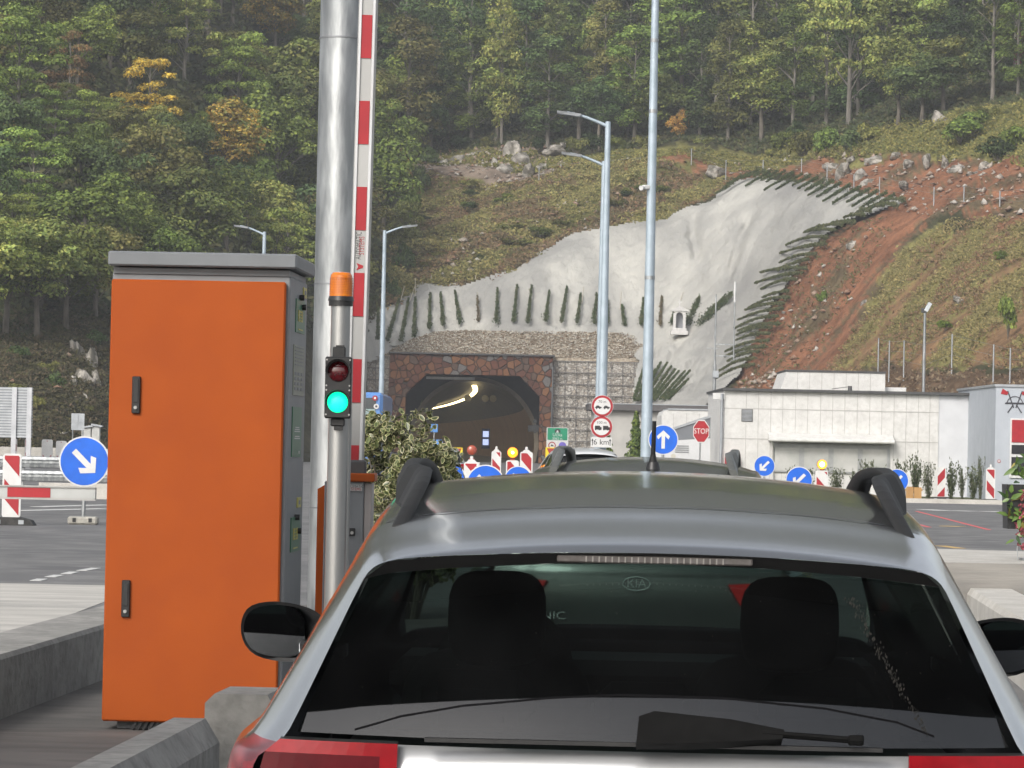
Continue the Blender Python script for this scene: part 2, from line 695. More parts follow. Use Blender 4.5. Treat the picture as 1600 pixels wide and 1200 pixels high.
cur = [0]
for (x0, y0, x1, y1) in ((55, 908, 66, 905), (78, 902, 92, 899), (103, 897, 116, 894), (127, 892, 150, 888)):
    strip(gz(x0, y0), gz(x1, y1), .12)
for (x0, y0, x1, y1) in ((1444, 796, 1474, 798), (1492, 798, 1522, 799), (1540, 799, 1566, 800), (1580, 801, 1610, 802)):
    strip(gz(x0, y0), gz(x1, y1), .5)
for (x0, y0, x1, y1) in ((60, 792, 170, 789), (30, 798, 165, 795)):
    strip(gz(x0, y0), gz(x1, y1), .4)
cur = [1]
strip(gz(1432, 799), gz(1545, 828), .1)
strip(gz(1428, 818), gz(1452, 824), .1)
cur = [2]
strip(gz(1472, 822), gz(1504, 823), .4)
strip(gz(1470, 853), gz(1500, 857), .2)
struct(mk.build('road_markings', [pm('road_white', (.6, .6, .58), (.45, .45, .44), 8, .8), pm('road_pink', (.62, .12, .12), (.5, .1, .1), 8, .8), pm('road_ochre', (.5, .36, .14), (.45, .3, .12), 8, .8)]))
# raised toll island on the left
isl = MB()
IZ = .125
i0, i1, i2, i3 = gz(-250, 1090, IZ), gz(165, 1046, IZ), gz(520, 900, IZ), gz(345, 1135, IZ)
isl.slab([(-6, 9.0), (-1.9, 9.0), (i3.x, i3.y), (.4, 26), (.3, 31), (-3, 31), (i1.x, i1.y + 1.5), (i0.x, i0.y)], -.1, IZ)
struct(isl.build('island_floor', pm('island_asphalt', (.135, .125, .115), (.095, .09, .085), 1.5, .9, 0, .4, 30, c3=(.06, .055, .05), scale3=4, amt3=.6, stretch=(.5, 1.5, 1))))


def wall_run(name, pts, w, z0, z1, mat, label, cat, cham=.0):
    """concrete wall on a polyline (left edge points), thickness w to the left of travel"""
    mb = MB()
    pts = [Vector((p[0], p[1], 0)) for p in pts]
    n = len(pts)
    offs = []
    for i in range(n):
        d = (pts[min(i + 1, n - 1)] - pts[max(i - 1, 0)]).normalized()
        offs.append(Vector((-d.y, d.x, 0)) * w)
    ring = []
    for i, p in enumerate(pts):
        o = offs[i]
        c0 = o.normalized() * cham
        ring.append([p + Vector((0, 0, z0)), p + Vector((0, 0, z1 - cham * 1.6)), p + c0 + Vector((0, 0, z1)), p + o - c0 + Vector((0, 0, z1)), p + o + Vector((0, 0, z1 - cham)), p + o + Vector((0, 0, z0))])
    for i in range(n - 1):
        A, B = ring[i], ring[i + 1]
        for k in range(5):
            mb.add([A[k], B[k], B[k + 1], A[k + 1]], [[0, 1, 2, 3]])
    mb.add(ring[0], [[0, 1, 2, 3, 4, 5]])
    mb.add(ring[-1], [[5, 4, 3, 2, 1, 0]])
    o = mb.build(name, mat)
    return tag(o, label, cat)


a, b_ = gz(0, 1024, .45), gz(160, 977, .45)
dv = (b_ - a).normalized()
wall_run('concrete_wall', [a - dv * 5, a, b_, b_ + dv * 2.5], .42, .1, .45, M['concrete'], 'long low concrete wall left of the orange cabinet', 'wall', .015)
k0, k1 = gz(200, 1200, .42), gz(344, 1123, .42)
dv = (k1 - k0).normalized()
wall_run('concrete_kerb', [k0 - dv * 2, k0, k1], .25, -.05, .42, M['concrete'], 'chamfered concrete kerb in front of the orange cabinet', 'kerb', .06)
kb = gz(327, 1084, .5) + Vector((.28, 0, 0))
ke = gz(430, 1010, .5)
wall_run('concrete_kerb', [kb, kb + Vector((.03, .45, 0))], .3, -.05, .5, M['concrete'], 'taller concrete kerb block at the right foot of the orange cabinet', 'kerb', .04)
# right island
mb = MB()
p0, p1, p2, p3 = gz(1440, 878, .66), gz(1760, 884, .66), gz(1760, 866, .66), gz(1450, 857, .66)
mb.slab([p0[:2], p1[:2], p2[:2], p3[:2]], -.05, .66, 0, 1)
tag(mb.build('concrete_platform', [M['concrete_pale'], pm('formwork_concrete', (.30, .285, .26), (.21, .2, .185), 1.2, .85, 0, .3, 12, stretch=(.25, .25, 3), c3=(.13, .125, .12), scale3=3, amt3=.5)]), 'raised concrete platform with board marked face right of the silver car', 'platform')
a, b_ = gz(1660, 1008, .45), gz(1508, 917, .45)
wall_run('concrete_kerb', [a, b_, b_ + Vector((-.6, 2.2, 0))][::-1], .40, -.05, .45, M['concrete_pale'], 'pale slanting concrete kerb beside the right door mirror', 'kerb', .03)

# ================================================================== TERRAIN
CTRL = []


def ctl(x, *pts):
    for (y, Z) in pts:
        CTRL.append((x, y, Z))


ctl(-600, (760, 182), (700, 188), (600, 194), (490, 206), (300, 232), (150, 255), (0, 284), (-200, 332), (-400, 390))
ctl(-200, (752, 186), (700, 192), (600, 199), (490, 211), (300, 239), (150, 262), (0, 290), (-200, 340), (-400, 400))
ctl(180, (750, 200), (700, 206), (600, 215), (490, 230), (300, 262), (150, 290), (0, 322), (-200, 372), (-400, 430))
ctl(430, (745, 245), (650, 262), (560, 272), (400, 296), (200, 338), (0, 380), (-200, 430), (-400, 490))
ctl(580, (560, 305), (480, 313), (440, 317), (280, 352), (200, 372), (0, 420), (-200, 475), (-400, 530))
ctl(800, (520, 312), (420, 321), (390, 326), (280, 352), (200, 370), (0, 424), (-200, 478), (-400, 530))
ctl(1000, (520, 312), (350, 328), (250, 352), (200, 366), (0, 420), (-200, 475), (-400, 530))
ctl(1090, (560, 300), (640, 278), (500, 309))
ctl(1180, (640, 262), (600, 275), (450, 305), (285, 331), (220, 350), (0, 410), (-200, 468), (-400, 525))
ctl(1300, (760, 225), (690, 235), (600, 250), (400, 288), (318, 305), (240, 325), (180, 345), (0, 398), (-200, 455), (-400, 510))
ctl(1600, (760, 172), (690, 182), (600, 200), (430, 235), (300, 263), (200, 295), (100, 332), (0, 368), (-200, 430), (-400, 490))
ctl(2000, (760, 150), (690, 160), (600, 175), (430, 208), (300, 235), (200, 265), (0, 340), (-200, 405), (-400, 470))
for x_ in (-600, -200, 180, 430, 580, 800, 1000, 1180, 1300, 1600, 2000):
    z_ = [c for c in CTRL if c[0] == x_ and c[1] == -400][0][2]
    ctl(x_, (-700, z_ + 95), (-1050, z_ + 215), (-1500, z_ + 420))
_C = np.array(CTRL, float)
_cx = np.c_[_C[:, 0] / 1000 * .7, _C[:, 1] / 1000]


def _phi(r):
    return np.where(r > 1e-9, r * r * np.log(np.maximum(r, 1e-9)), 0)


_n = len(_C)
_A = np.zeros((_n + 3, _n + 3))
_A[:_n, :_n] = _phi(np.linalg.norm(_cx[:, None] - _cx[None], axis=2)) + np.eye(_n) * 2e-4
_A[:_n, _n] = 1
_A[:_n, _n + 1:] = _cx
_A[_n:, :_n] = _A[:_n, _n:].T
_w = np.linalg.solve(_A, np.r_[np.log(_C[:, 2]), 0, 0, 0])


def depth(px, py):
    q = np.c_[np.ravel(px) / 1000 * .7, np.ravel(py) / 1000]
    r = np.linalg.norm(q[:, None] - _cx[None], axis=2)
    return np.exp(_phi(r) @ _w[:_n] + _w[_n] + q @ _w[_n + 1:]).reshape(np.shape(px))


_fa, _ra, _ua = np.array(_f), np.array(_r), np.array(_u)


def Parr(px, py, Z):
    px, py, Z = np.broadcast_arrays(np.asarray(px, float), np.asarray(py, float), np.asarray(Z, float))
    d = _fa + _ra * ((px - CX) / F)[..., None] + _ua * ((CY - py) / F)[..., None]
    k = Z / d[..., 1]
    p = d * k[..., None]
    p[..., 2] += CH
    return p


def T(px, py):
    """point of the hillside"""
    return Parr(px, py, depth(np.asarray(px, float), np.asarray(py, float)))


def Tv(px, py):
    return Vector(T(np.array([px]), np.array([py]))[0])


_rsn = np.random.RandomState(3)
_W = [(_rsn.randn(3), _rsn.rand() * 6.28) for _ in range(24)]


def fnoise(p, scale, oct=4):
    """cheap sum of sines noise, about -1..1"""
    s = np.zeros(p.shape[:-1])
    amp, tot, k = 1.0, 0.0, 0
    for o in range(oct):
        for j in range(4):
            w, ph = _W[(k) % 24]
            k += 1
            s += amp * np.sin((p @ w) * scale * (1.9**o) + ph + 1.3 * np.sin((p @ np.roll(w, 1)) * scale * .7 * (1.9**o)))
        tot += amp * 2
        amp *= .55
    return s / tot


SHOT = [(560, 512), (600, 482), (640, 462), (668, 441), (690, 447), (730, 448), (790, 430), (850, 395), (900, 368), (940, 358), (990, 350), (1040, 345), (1075, 325), (1110, 315), (1140, 292), (1165, 282), (1200, 280), (1260, 286), (1330, 300), (1420, 318), (1335, 345), (1282, 372), (1240, 425), (1205, 480), (1178, 545), (1152, 590), (1117, 625), (1085, 650), (985, 660), (995, 570), (990, 535), (690, 532), (640, 545), (560, 575)]
SCRUB = [(640, 275), (760, 285), (900, 275), (1000, 262), (1150, 275), (1130, 300), (1060, 330), (1010, 350), (930, 365), (860, 395), (780, 440), (700, 455), (600, 490), (590, 440), (625, 380)]
RIDGE_ROCK = [(660, 245), (700, 232), (850, 215), (900, 250), (870, 280), (760, 290), (660, 280)]
RED = [(870, 245), (960, 262), (1060, 248), (1180, 255), (1300, 232), (1420, 235), (1600, 255), (2100, 270), (2100, 330), (1600, 345), (1470, 345), (1420, 385), (1365, 490), (1310, 570), (1250, 605), (1230, 650), (1080, 660), (1140, 600), (1180, 520), (1215, 470), (1260, 400), (1340, 340), (1420, 318), (1320, 296), (1190, 275), (1000, 280), (880, 282)]
GRASS = [(1405, 405), (1470, 365), (1560, 340), (2100, 330), (2100, 560), (1560, 560), (1380, 560), (1310, 590), (1285, 590), (1355, 500)]
RIDGE_GRASS = [(640, 262), (700, 235), (900, 235), (1050, 245), (1180, 235), (1290, 225), (1400, 190), (1600, 160), (2100, 120), (2100, 280), (1600, 262), (1500, 240), (1400, 238), (1200, 262), (1050, 255), (950, 268)]
MULCH = [(1290, 590), (1400, 560), (1540, 572), (2100, 560), (2100, 700), (1240, 700)]
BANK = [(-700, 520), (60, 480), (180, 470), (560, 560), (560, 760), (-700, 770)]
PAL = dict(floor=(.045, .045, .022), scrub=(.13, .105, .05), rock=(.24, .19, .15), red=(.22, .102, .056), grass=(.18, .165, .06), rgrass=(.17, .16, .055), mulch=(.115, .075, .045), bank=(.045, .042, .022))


def zone_col(px, py, w):
    jx = px + 14 * fnoise(w, .16) + 7 * fnoise(w, .6, 3)
    jy = py + 9 * fnoise(w[..., ::-1], .16) + 5 * fnoise(w[..., ::-1], .6, 3)
    c = np.empty(px.shape + (3,))
    c[:] = PAL['floor']
    c[py < -60] = (.042, .047, .032)
    for k, poly in (('bank', BANK), ('scrub', SCRUB), ('red', RED), ('rgrass', RIDGE_GRASS), ('grass', GRASS), ('mulch', MULCH), ('rock', RIDGE_ROCK)):
        c[in_poly(jx, jy, poly)] = PAL[k]
    n1 = fnoise(w, .35)
    gr = in_poly(jx, jy, GRASS)
    c[gr & (n1 > .3)] = (.19, .115, .06)
    rd = in_poly(jx, jy, RED)
    c[rd & ~gr & (n1 < -.24)] = (.12, .09, .05)
    sc = in_poly(jx, jy, SCRUB)
    c[sc & (n1 > .15)] = (.13, .13, .045)
    c[sc & (n1 < -.28)] = (.10, .07, .04)
    return c


def edge_dist(px, py, poly):
    d = np.full(px.shape, 1e9)
    for i in range(len(poly)):
        (x0, y0), (x1, y1) = poly[i], poly[(i + 1) % len(poly)]
        dx, dy = x1 - x0, y1 - y0
        t = np.clip(((px - x0) * dx + (py - y0) * dy) / (dx * dx + dy * dy), 0, 1)
        d = np.minimum(d, np.hypot(px - x0 - t * dx, py - y0 - t * dy))
    return d


def grid_idx(nx, ny):
    i = np.arange(nx - 1)[None, :] + np.arange(ny - 1)[:, None] * nx
    return np.stack([i, i + nx, i + nx + 1, i + 1], axis=-1)


def disp(p, amp=1.0):
    n = fnoise(p, .12, 3) * .9 + fnoise(p, .55, 3) * .35
    return p + np.stack([np.zeros_like(n), -n * amp * .6, n * amp * .8], axis=-1)


gx = np.arange(-560, 2001, 6.0)
gy = np.r_[np.arange(-1500, -200, 25.0), np.arange(-200, 763, 5.0)]
PX, PY = np.meshgrid(gx, gy)
tw = T(PX, PY)
V = disp(tw)
fi = grid_idx(len(gx), len(gy))
_in = in_poly(PX, PY, SHOT)
_ed = np.where(_in, np.clip((edge_dist(PX, PY, SHOT) - 5) / 12, 0, 1), 0)[..., None]
V += _ed * np.array([0, 1.3, -1.0])
cxm, cym = (PX[:-1, :-1] + 3), (PY[:-1, :-1] + 2.5)
keep = ~((cxm > 575) & (cxm < 1050) & (cym > 548))
zc = zone_col(PX, PY, tw)
hill_mat = tint_mat('hill_soil', .5, .55, .95, 1.0, 1.6)
hill = np_mesh('hill', V.reshape(-1, 3), fi[keep], hill_mat, tint=zc.reshape(-1, 3), smooth=True)
struct(hill)

# shotcrete face
sx_, sy_ = np.arange(556, 1426, 2.5), np.arange(276, 664, 2.5)
SX, SY = np.meshgrid(sx_, sy_)
ws = T(SX, SY)
jx = SX + 3 * fnoise(ws, .5, 3)
jy = SY + 3 * fnoise(ws[..., ::-1], .5, 3)
# folds running down the hollow of the slope, and gentle undulation
fold = np.zeros_like(SX)
for (x0, y0, x1, y1, wd, am) in ((1190, 320, 1120, 470, 7, .6), (1222, 325, 1135, 490, 9, .9), (1248, 335, 1110, 545, 12, 1.3), (1090, 330, 1085, 430, 10, .5), (1290, 340, 1190, 450, 6, .6), (1340, 325, 1240, 400, 5, .4), (1120, 540, 1040, 620, 5, .5), (1150, 510, 1060, 640, 6, .5), (1090, 520, 1020, 600, 5, .4), (1180, 480, 1090, 620, 6, .5), (1050, 530, 1010, 580, 4, .3)):
    dx, dy = x1 - x0, y1 - y0
    L2 = dx * dx + dy * dy
    t = np.clip(((SX - x0) * dx + (SY - y0) * dy) / L2, 0, 1)
    dd = np.hypot(SX - x0 - t * dx + 6 * np.sin(t * 5), SY - y0 - t * dy)
    fold += am * np.exp(-(dd / wd)**2) * np.sin(np.pi * np.clip(t, .03, .97))
und = fnoise(ws, .12, 2) * .7 + fnoise(ws, .4, 3) * .22
fade = np.clip(edge_dist(SX, SY, SHOT) / 16, .05, 1)
off = .25 + (.5 - fold * 1.6 + und * .55 + fnoise(ws, 1.1, 3) * .2 + fnoise(ws, 3.1, 2) * .05) * fade
off = np.maximum(off, .18)
vs_ = ws + np.stack([off * 0, -off * .8, off * .6], axis=-1)
fi2 = grid_idx(len(sx_), len(sy_))
kp = in_poly(jx[:-1, :-1] + 1.2, jy[:-1, :-1] + 1.2, SHOT)
shot_mat = pm('shotcrete', (.47, .46, .42), (.33, .325, .305), .25, .9, 0, .7, 1.6, detail=11, c3=(.18, .178, .175), scale3=.09, amt3=.75, stretch=(1, .45, .45), lo=.4, hi=.62, bdist=.3)
struct(np_mesh('shotcrete_slope', vs_.reshape(-1, 3), fi2[kp], shot_mat, smooth=True))

# gravel bank over the portal
tx = np.linspace(566, 1012, 120)
topy = np.interp(tx, [566, 600, 640, 680, 720, 1000, 1012], [556, 548, 531, 518, 516, 520, 524])
boty = np.interp(tx, [566, 605, 862, 1012], [562, 554, 560, 561])
rows = []
for k in range(13):
    t = k / 12
    p = Parr(tx, topy * (1 - t) + boty * t, 311.5 - 5.2 * t)
    p[:, 2] += .25 * fnoise(p, .5, 3) * math.sin(math.pi * t)
    rows.append(p)
rows.append(rows[-1] + np.array([0, .15, -.7]))
gv = np.array(rows)
gravel_mat = pm('gravel', (.20, .16, .115), (.30, .25, .19), 1.2, .95, 0, 1.0, 6, c3=(.5, .46, .38), scale3=4.5, amt3=.9)
struct(np_mesh('gravel_bank', gv.reshape(-1, 3), grid_idx(120, len(rows)).reshape(-1, 4), gravel_mat, smooth=True))


def stones(name, px, py, size, cols, base=None, lift=.1):
    """loose stones: little bevelled lumps"""
    n = len(size)
    w = disp(T(px, py)) if base is None else base
    dirs = np.array([(1, 0, 0), (-1, 0, 0), (0, 1, 0), (0, -1, 0), (0, 0, 1), (0, 0, -.4)], float)
    s = size[:, None, None] * (dirs[None] * (.6 + .8 * nrs.rand(n, 6, 1)) + .25 * nrs.randn(n, 6, 3))
    s[:, :, 2] *= .75
    V = w[:, None] + s + np.array([0, -lift, lift])
    f = np.array([(0, 2, 4), (2, 1, 4), (1, 3, 4), (3, 0, 4), (2, 0, 5), (1, 2, 5), (3, 1, 5), (0, 3, 5)])
    Fx = (f[None] + np.arange(n)[:, None, None] * 6).reshape(-1, 3)
    ct = np.repeat(cols, 6, axis=0)
    o = np_mesh(name, V.reshape(-1, 3), Fx, tint_mat('loose_stone', 3, .35, .9, .3, 8), tint=ct)
    return struct(o, 'stuff')


def rand_in(poly, n):
    xs = [p[0] for p in poly]
    ys = [p[1] for p in poly]
    ox, oy = [], []
    while len(ox) < n:
        x = nrs.uniform(max(min(xs), -100), min(max(xs), 1750), 4000)
        y = nrs.uniform(min(ys), max(ys), 4000)
        k = in_poly(x, y, poly)
        ox += list(x[k])
        oy += list(y[k])
    return np.array(ox[:n]), np.array(oy[:n])


# gravel chips
n = 6500
ti = nrs.uniform(0, 119, n)
tk = nrs.uniform(.2, 12, n)
i0_, k0_ = ti.astype(int), tk.astype(int)
bp_ = gv[k0_, i0_] + (gv[np.minimum(k0_ + 1, 12), i0_] - gv[k0_, i0_]) * (tk - k0_)[:, None]
bp_[:, 0] += nrs.uniform(-.1, .1, n)
cc = np.array([(.42, .38, .31), (.30, .25, .19), (.24, .18, .13), (.55, .52, .46)])[nrs.randint(0, 4, n)]
stones('gravel_chips', None, None, nrs.uniform(.04, .115, n), cc, base=bp_, lift=.05)
# rubble on the red cut
x, y = rand_in([(880, 252), (1060, 255), (1300, 236), (1500, 245), (1600, 262), (1700, 275), (1700, 330), (1480, 345), (1400, 330), (1320, 294), (1190, 274), (1000, 278)], 420)
x2, y2 = rand_in([(1400, 345), (1330, 470), (1240, 610), (1120, 650), (1180, 570), (1215, 490), (1260, 410), (1350, 345)], 120)
x3, y3 = rand_in(RIDGE_ROCK, 380)
x4, y4 = rand_in([(1180, 590), (1235, 585), (1225, 640), (1110, 650)], 260)
x5, y5 = rand_in([(700, 380), (980, 300), (1000, 350), (860, 395), (700, 440)], 130)
x6, y6 = rand_in([(0, 500), (170, 520), (170, 690), (0, 690)], 26)
x, y = np.r_[x, x2, x3, x4, x5, x6], np.r_[y, y2, y3, y4, y5, y6]
n = len(x)
cc = np.array([(.38, .33, .28), (.30, .22, .17), (.26, .16, .11), (.44, .41, .37)])[nrs.randint(0, 4, n)]
stones('rubble', x, y, np.minimum(nrs.uniform(.07, .16, n) / np.sqrt(nrs.rand(n) + .05), .34), cc)

# boulders and outcrops: things
rock_mat = tint_mat('limestone', 1.2, .5, .9, .9, 3.0)


def rock_mesh(seed, nu=22, nv=16):
    rs = np.random.RandomState(seed)
    u, v = np.meshgrid(np.linspace(0, 2 * np.pi, nu, endpoint=False), np.linspace(.02, np.pi - .02, nv))
    p = np.stack([np.sin(v) * np.cos(u), np.sin(v) * np.sin(u), np.cos(v)], -1)
    r = np.ones(u.shape)
    for k in range(14):
        d = rs.randn(3)
        d /= np.linalg.norm(d)
        h = rs.uniform(.45, .8)
        r = np.minimum(r, h / np.maximum(p @ d, .05))
    r = r * (1 + .18 * fnoise(p * 3 + seed, 1.2, 4))
    p = p * r[..., None]
    i = np.arange(nu)
    fs = []
    for j in range(nv - 1):
        fs.append(np.stack([j * nu + i, (j + 1) * nu + i, (j + 1) * nu + (i + 1) % nu, j * nu + (i + 1) % nu], -1))
    dark = fnoise(p * 2 + seed, 1.5, 3)
    c = np.where(dark[..., None] > .16, np.array((.16, .15, .125)), np.array((.36, .335, .30)))
    return p.reshape(-1, 3), np.concatenate(fs), c.reshape(-1, 3)


rocks = [rock_mesh(s) for s in range(6)]
rock_me = []
for (v, f, c) in rocks:
    o = np_mesh('boulder', v, f, rock_mat, tint=c)
    rock_me.append(o.data)
    bpy.data.objects.remove(o)


def rock(px, py, wpx, hpx, label, group=None, seed=None):
    seed = rnd.randrange(6) if seed is None else seed
    p = Tv(px, py)
    s = p.y / F
    o = bpy.data.objects.new('boulder', rock_me[seed])
    COL.objects.link(o)
    o.location = p + Vector((0, .2 * wpx * s, 0))
    o.scale = (wpx * s * .72, wpx * s * .5, hpx * s * .72)
    o.rotation_euler = (rnd.uniform(-.2, .2), rnd.uniform(-.25, .25), rnd.uniform(0, 6.28))
    tag(o, label, 'rock', group)


G1 = 'pale limestone outcrops along the top of the scrub slope'
for (x, y, w, h, s) in ((692, 258, 30, 26, 0), (712, 254, 34, 30, 1), (740, 246, 34, 24, 2), (756, 262, 16, 14, 3), (790, 264, 30, 20, 4), (803, 240, 20, 42, 5), (815, 250, 28, 34, 0), (826, 268, 24, 28, 1), (775, 258, 20, 20, 2), (850, 262, 20, 16, 3), (868, 234, 34, 18, 4), (880, 228, 14, 12, 5)):
    rock(x, y, w * 1.12, h * .85, 'pale limestone rock in the outcrop at the forest edge left of the lamp posts', G1, s)
G2 = 'limestone boulders in the red cut below the forest'
for (x, y, w, h, s) in ((1118, 268, 26, 26, 0), (1318, 268, 26, 36, 1), (1345, 276, 34, 30, 2), (1368, 252, 34, 22, 3), (1357, 288, 32, 20, 4), (1400, 246, 26, 18, 5), (1420, 256, 20, 22, 0), (1448, 250, 14, 26, 1), (1478, 256, 20, 22, 2), (1500, 266, 30, 22, 3), (1540, 262, 26, 22, 4), (1412, 290, 20, 16, 5), (1300, 262, 24, 20, 0), (1530, 272, 34, 12, 1), (1330, 250, 20, 14, 2), (1290, 283, 16, 12, 4)):
    rock(x, y, w * 1.12, h * .85, 'limestone boulder in the red earth cut under the forest edge right of the tall mast', G2, s)
rock(1472, 190, 26, 26, 'lone grey and white boulder in the grass beside a round bush near the top right', None, 2)
G3 = 'small grey stumps of rock on the right grass slope'
for (x, y, w, h, s) in ((1335, 385, 22, 18, 3), (1356, 482, 22, 22, 5), (1345, 520, 16, 10, 0), (1500, 470, 22, 14, 1)):
    rock(x, y, w, h, 'small dark grey rock lying on the grassy right hand slope', G3, s)
for (x, y, w, h, s) in ((118, 555, 30, 56, 1), (140, 570, 30, 60, 0), (128, 600, 44, 44, 3), (105, 605, 26, 20, 2), (148, 600, 22, 40, 4), (115, 632, 22, 18, 5)):
    rock(x, y, w, h, 'weathered grey rock in the outcrop on the dark bank left of the orange cabinet', 'grey rocks of the outcrop on the dark left bank', s)
for (x, y, w, h, s) in ((690, 440, 20, 24, 2), (705, 412, 24, 16, 3), (735, 425, 16, 14, 4)):
    rock(x, y, w, h, 'pale rock poking from the scrub just above the left end of the concrete slope', 'pale rocks in the scrub above the concrete slope', s)


# ================================================================== VEGETATION
leaf_mat = tint_mat('foliage', .5, .35, .75, 0, trans=.22, rand=1.0, spec=.25)
leaf_mat2 = tint_mat('foliage_small', 2.5, .3, .7, 0, trans=.2, spec=.3)
bark = pm('bark', (.16, .14, .115), (.08, .07, .055), 3, .9, 0, .6, 12, stretch=(1, 1, .3))
bark_pale = pm('pale_bark', (.22, .20, .17), (.11, .10, .085), 2, .9, 0, .6, 10, stretch=(1, 1, .3))


def leaf_quads(c, nrm, size, rs, aspect=.6):
    n = len(c)
    nrm = nrm / (np.linalg.norm(nrm, axis=1, keepdims=True) + 1e-9)
    t = rs.randn(n, 3)
    t[:, 2] -= .3
    a = np.cross(nrm, t)
    a /= (np.linalg.norm(a, axis=1, keepdims=True) + 1e-9)
    b = np.cross(nrm, a)
    size = np.broadcast_to(np.asarray(size, float), (n,))[:, None]
    w = size * aspect
    V = np.stack([c - b * size * .5, c + a * w * .5 + nrm * size * .08, c + b * size * .5, c - a * w * .5 + nrm * size * .08], axis=1)
    return V.reshape(-1, 3), np.arange(4 * n).reshape(n, 4)


def cloud(rs, clumps, per, leaf, flat=.8, jit=.7, aspect=.7):
    """leaves on the shells of a set of clumps (x,y,z,r)"""
    cs, ns, cf = [], [], []
    for (x, y, z, r) in clumps:
        k = int(per * r * r) + 8
        cf.append(np.full(k, rs.uniform(.72, 1.3)))
        d = rs.randn(k, 3)
        d /= np.linalg.norm(d, axis=1, keepdims=True)
        d[:, 2] = np.where(d[:, 2] < -.35, -d[:, 2] * .8, d[:, 2])
        rad = r * (.55 + .5 * rs.rand(k, 1)**.6)
        p = np.array([x, y, z]) + d * rad * np.array([1, 1, flat])
        cs.append(p)
        ns.append(d + jit * rs.randn(k, 3) * .6 + np.array([0, 0, .45]))
    c, nn = np.concatenate(cs), np.concatenate(ns)
    sz = leaf * (.6 + .8 * rs.rand(len(c)))
    V, Fq = leaf_quads(c, nn, sz, rs, aspect)
    return V, Fq, np.concatenate(cf)


def leaf_tint(rs, n, cols, wts=None, var=.3):
    f = 1.0
    if isinstance(n, np.ndarray):
        f, n = n[:, None], len(n)
    idx = rs.choice(len(cols), n, p=wts)
    c = np.array(cols)[idx] * (1 + var * (rs.rand(n, 1) * 2 - 1))
    return np.repeat(c * f, 4, axis=0)


GREENS = [(0.1477, 0.2083, 0.0454), (0.2014, 0.2572, 0.0523), (0.1208, 0.1715, 0.0454)]
PALE = [(0.216, 0.2572, 0.0678), (0.2669, 0.2805, 0.0763), (0.1651, 0.2104, 0.0594)]
OLIVE = [(.165, .175, .052), (.135, .15, .046), (.20, .195, .058)]
YELLOW = [(.70, .56, .07), (.60, .48, .07), (.36, .33, .08)]
ORANGE = [(.42, .27, .05), (.30, .23, .055), (.19, .18, .055), (.34, .20, .05)]
BROWN = [(0.18, 0.12, 0.0525), (0.135, 0.1125, 0.045), (0.225, 0.135, 0.06)]
DARK = [(0.0714, 0.1122, 0.0374), (0.0918, 0.1326, 0.0408), (0.0571, 0.0918, 0.034)]


def tree_proto(kind, cols, seed, name):
    rs = np.random.RandomState(seed)
    clumps = []
    if kind == 'broad':           # rounded crown about 9 m across and 10 m tall
        H = 10.5
        for k in range(26):
            d = rs.randn(3)
            d /= np.linalg.norm(d)
            q = rs.rand()**.4
            clumps.append((d[0] * 3.5 * q, d[1] * 3.5 * q, 6.2 + d[2] * 3.2 * q, rs.uniform(.9, 1.7)))
        per, leaf = 130, .31
        trunk = [(0, 0, -1), (.1, .05, 1.5), (-.05, .1, 4), (.1, 0, 7)]
        rad = [.28, .22, .17, .06]
    elif kind == 'tall':          # slender forest tree, bare stem below
        H = 15
        for k in range(40):
            z = rs.uniform(2.0, 14.4)
            w = 2.7 * math.sin(math.pi * min(max((z - .2) / 15.0, .05), .97))**.7
            a = rs.uniform(0, 6.28)
            q = w * rs.rand()**.5
            clumps.append((q * math.cos(a), q * math.sin(a), z, rs.uniform(.75, 1.35)))
        per, leaf = 125, .30
        trunk = [(0, 0, -1.2), (.08, .03, 3), (-.1, .05, 7), (.05, 0, 13)]
        rad = [.24, .2, .14, .04]
    elif kind == 'layered':       # spreading layers with gaps
        H = 12
        for k in range(30):
            z = rs.choice([4.4, 6.0, 7.6, 9.2, 10.6]) + rs.uniform(-.3, .3)
            w = 4.0 * (1 - ((z - 6.4) / 6.5)**2)
            a = rs.uniform(0, 6.28)
            q = w * rs.rand()**.45
            clumps.append((q * math.cos(a), q * math.sin(a), z - .08 * q, rs.uniform(.8, 1.5)))
        per, leaf = 125, .31
        trunk = [(0, 0, -1), (.15, 0, 2.5), (-.1, .1, 6), (.05, 0, 10)]
        rad = [.26, .22, .15, .05]
    root = thing(name, 'prototype', 'tree', (0, -200, 0))
    V, Fq, n = cloud(rs, clumps, per, leaf, .6 if kind == 'layered' else .85)
    cr = np_mesh('crown', V, Fq, leaf_mat, root, tint=leaf_tint(rs, n, cols))
    mb = MB()
    mb.tube(trunk, rad, 7)
    for (x, y, z, r) in clumps[::2]:
        z0 = max(2.0, z - 1.2 - .45 * math.hypot(x, y))
        t = min(z0 / trunk[-1][2], .95)
        mb.tube([(0, 0, z0), (x * .5, y * .5, z0 + (z - z0) * .55), (x, y, z)], [.09 * (1.2 - t), .055, .02], 5)
    mb.build('trunk', bark_pale if kind != 'broad' else bark, root)
    return root


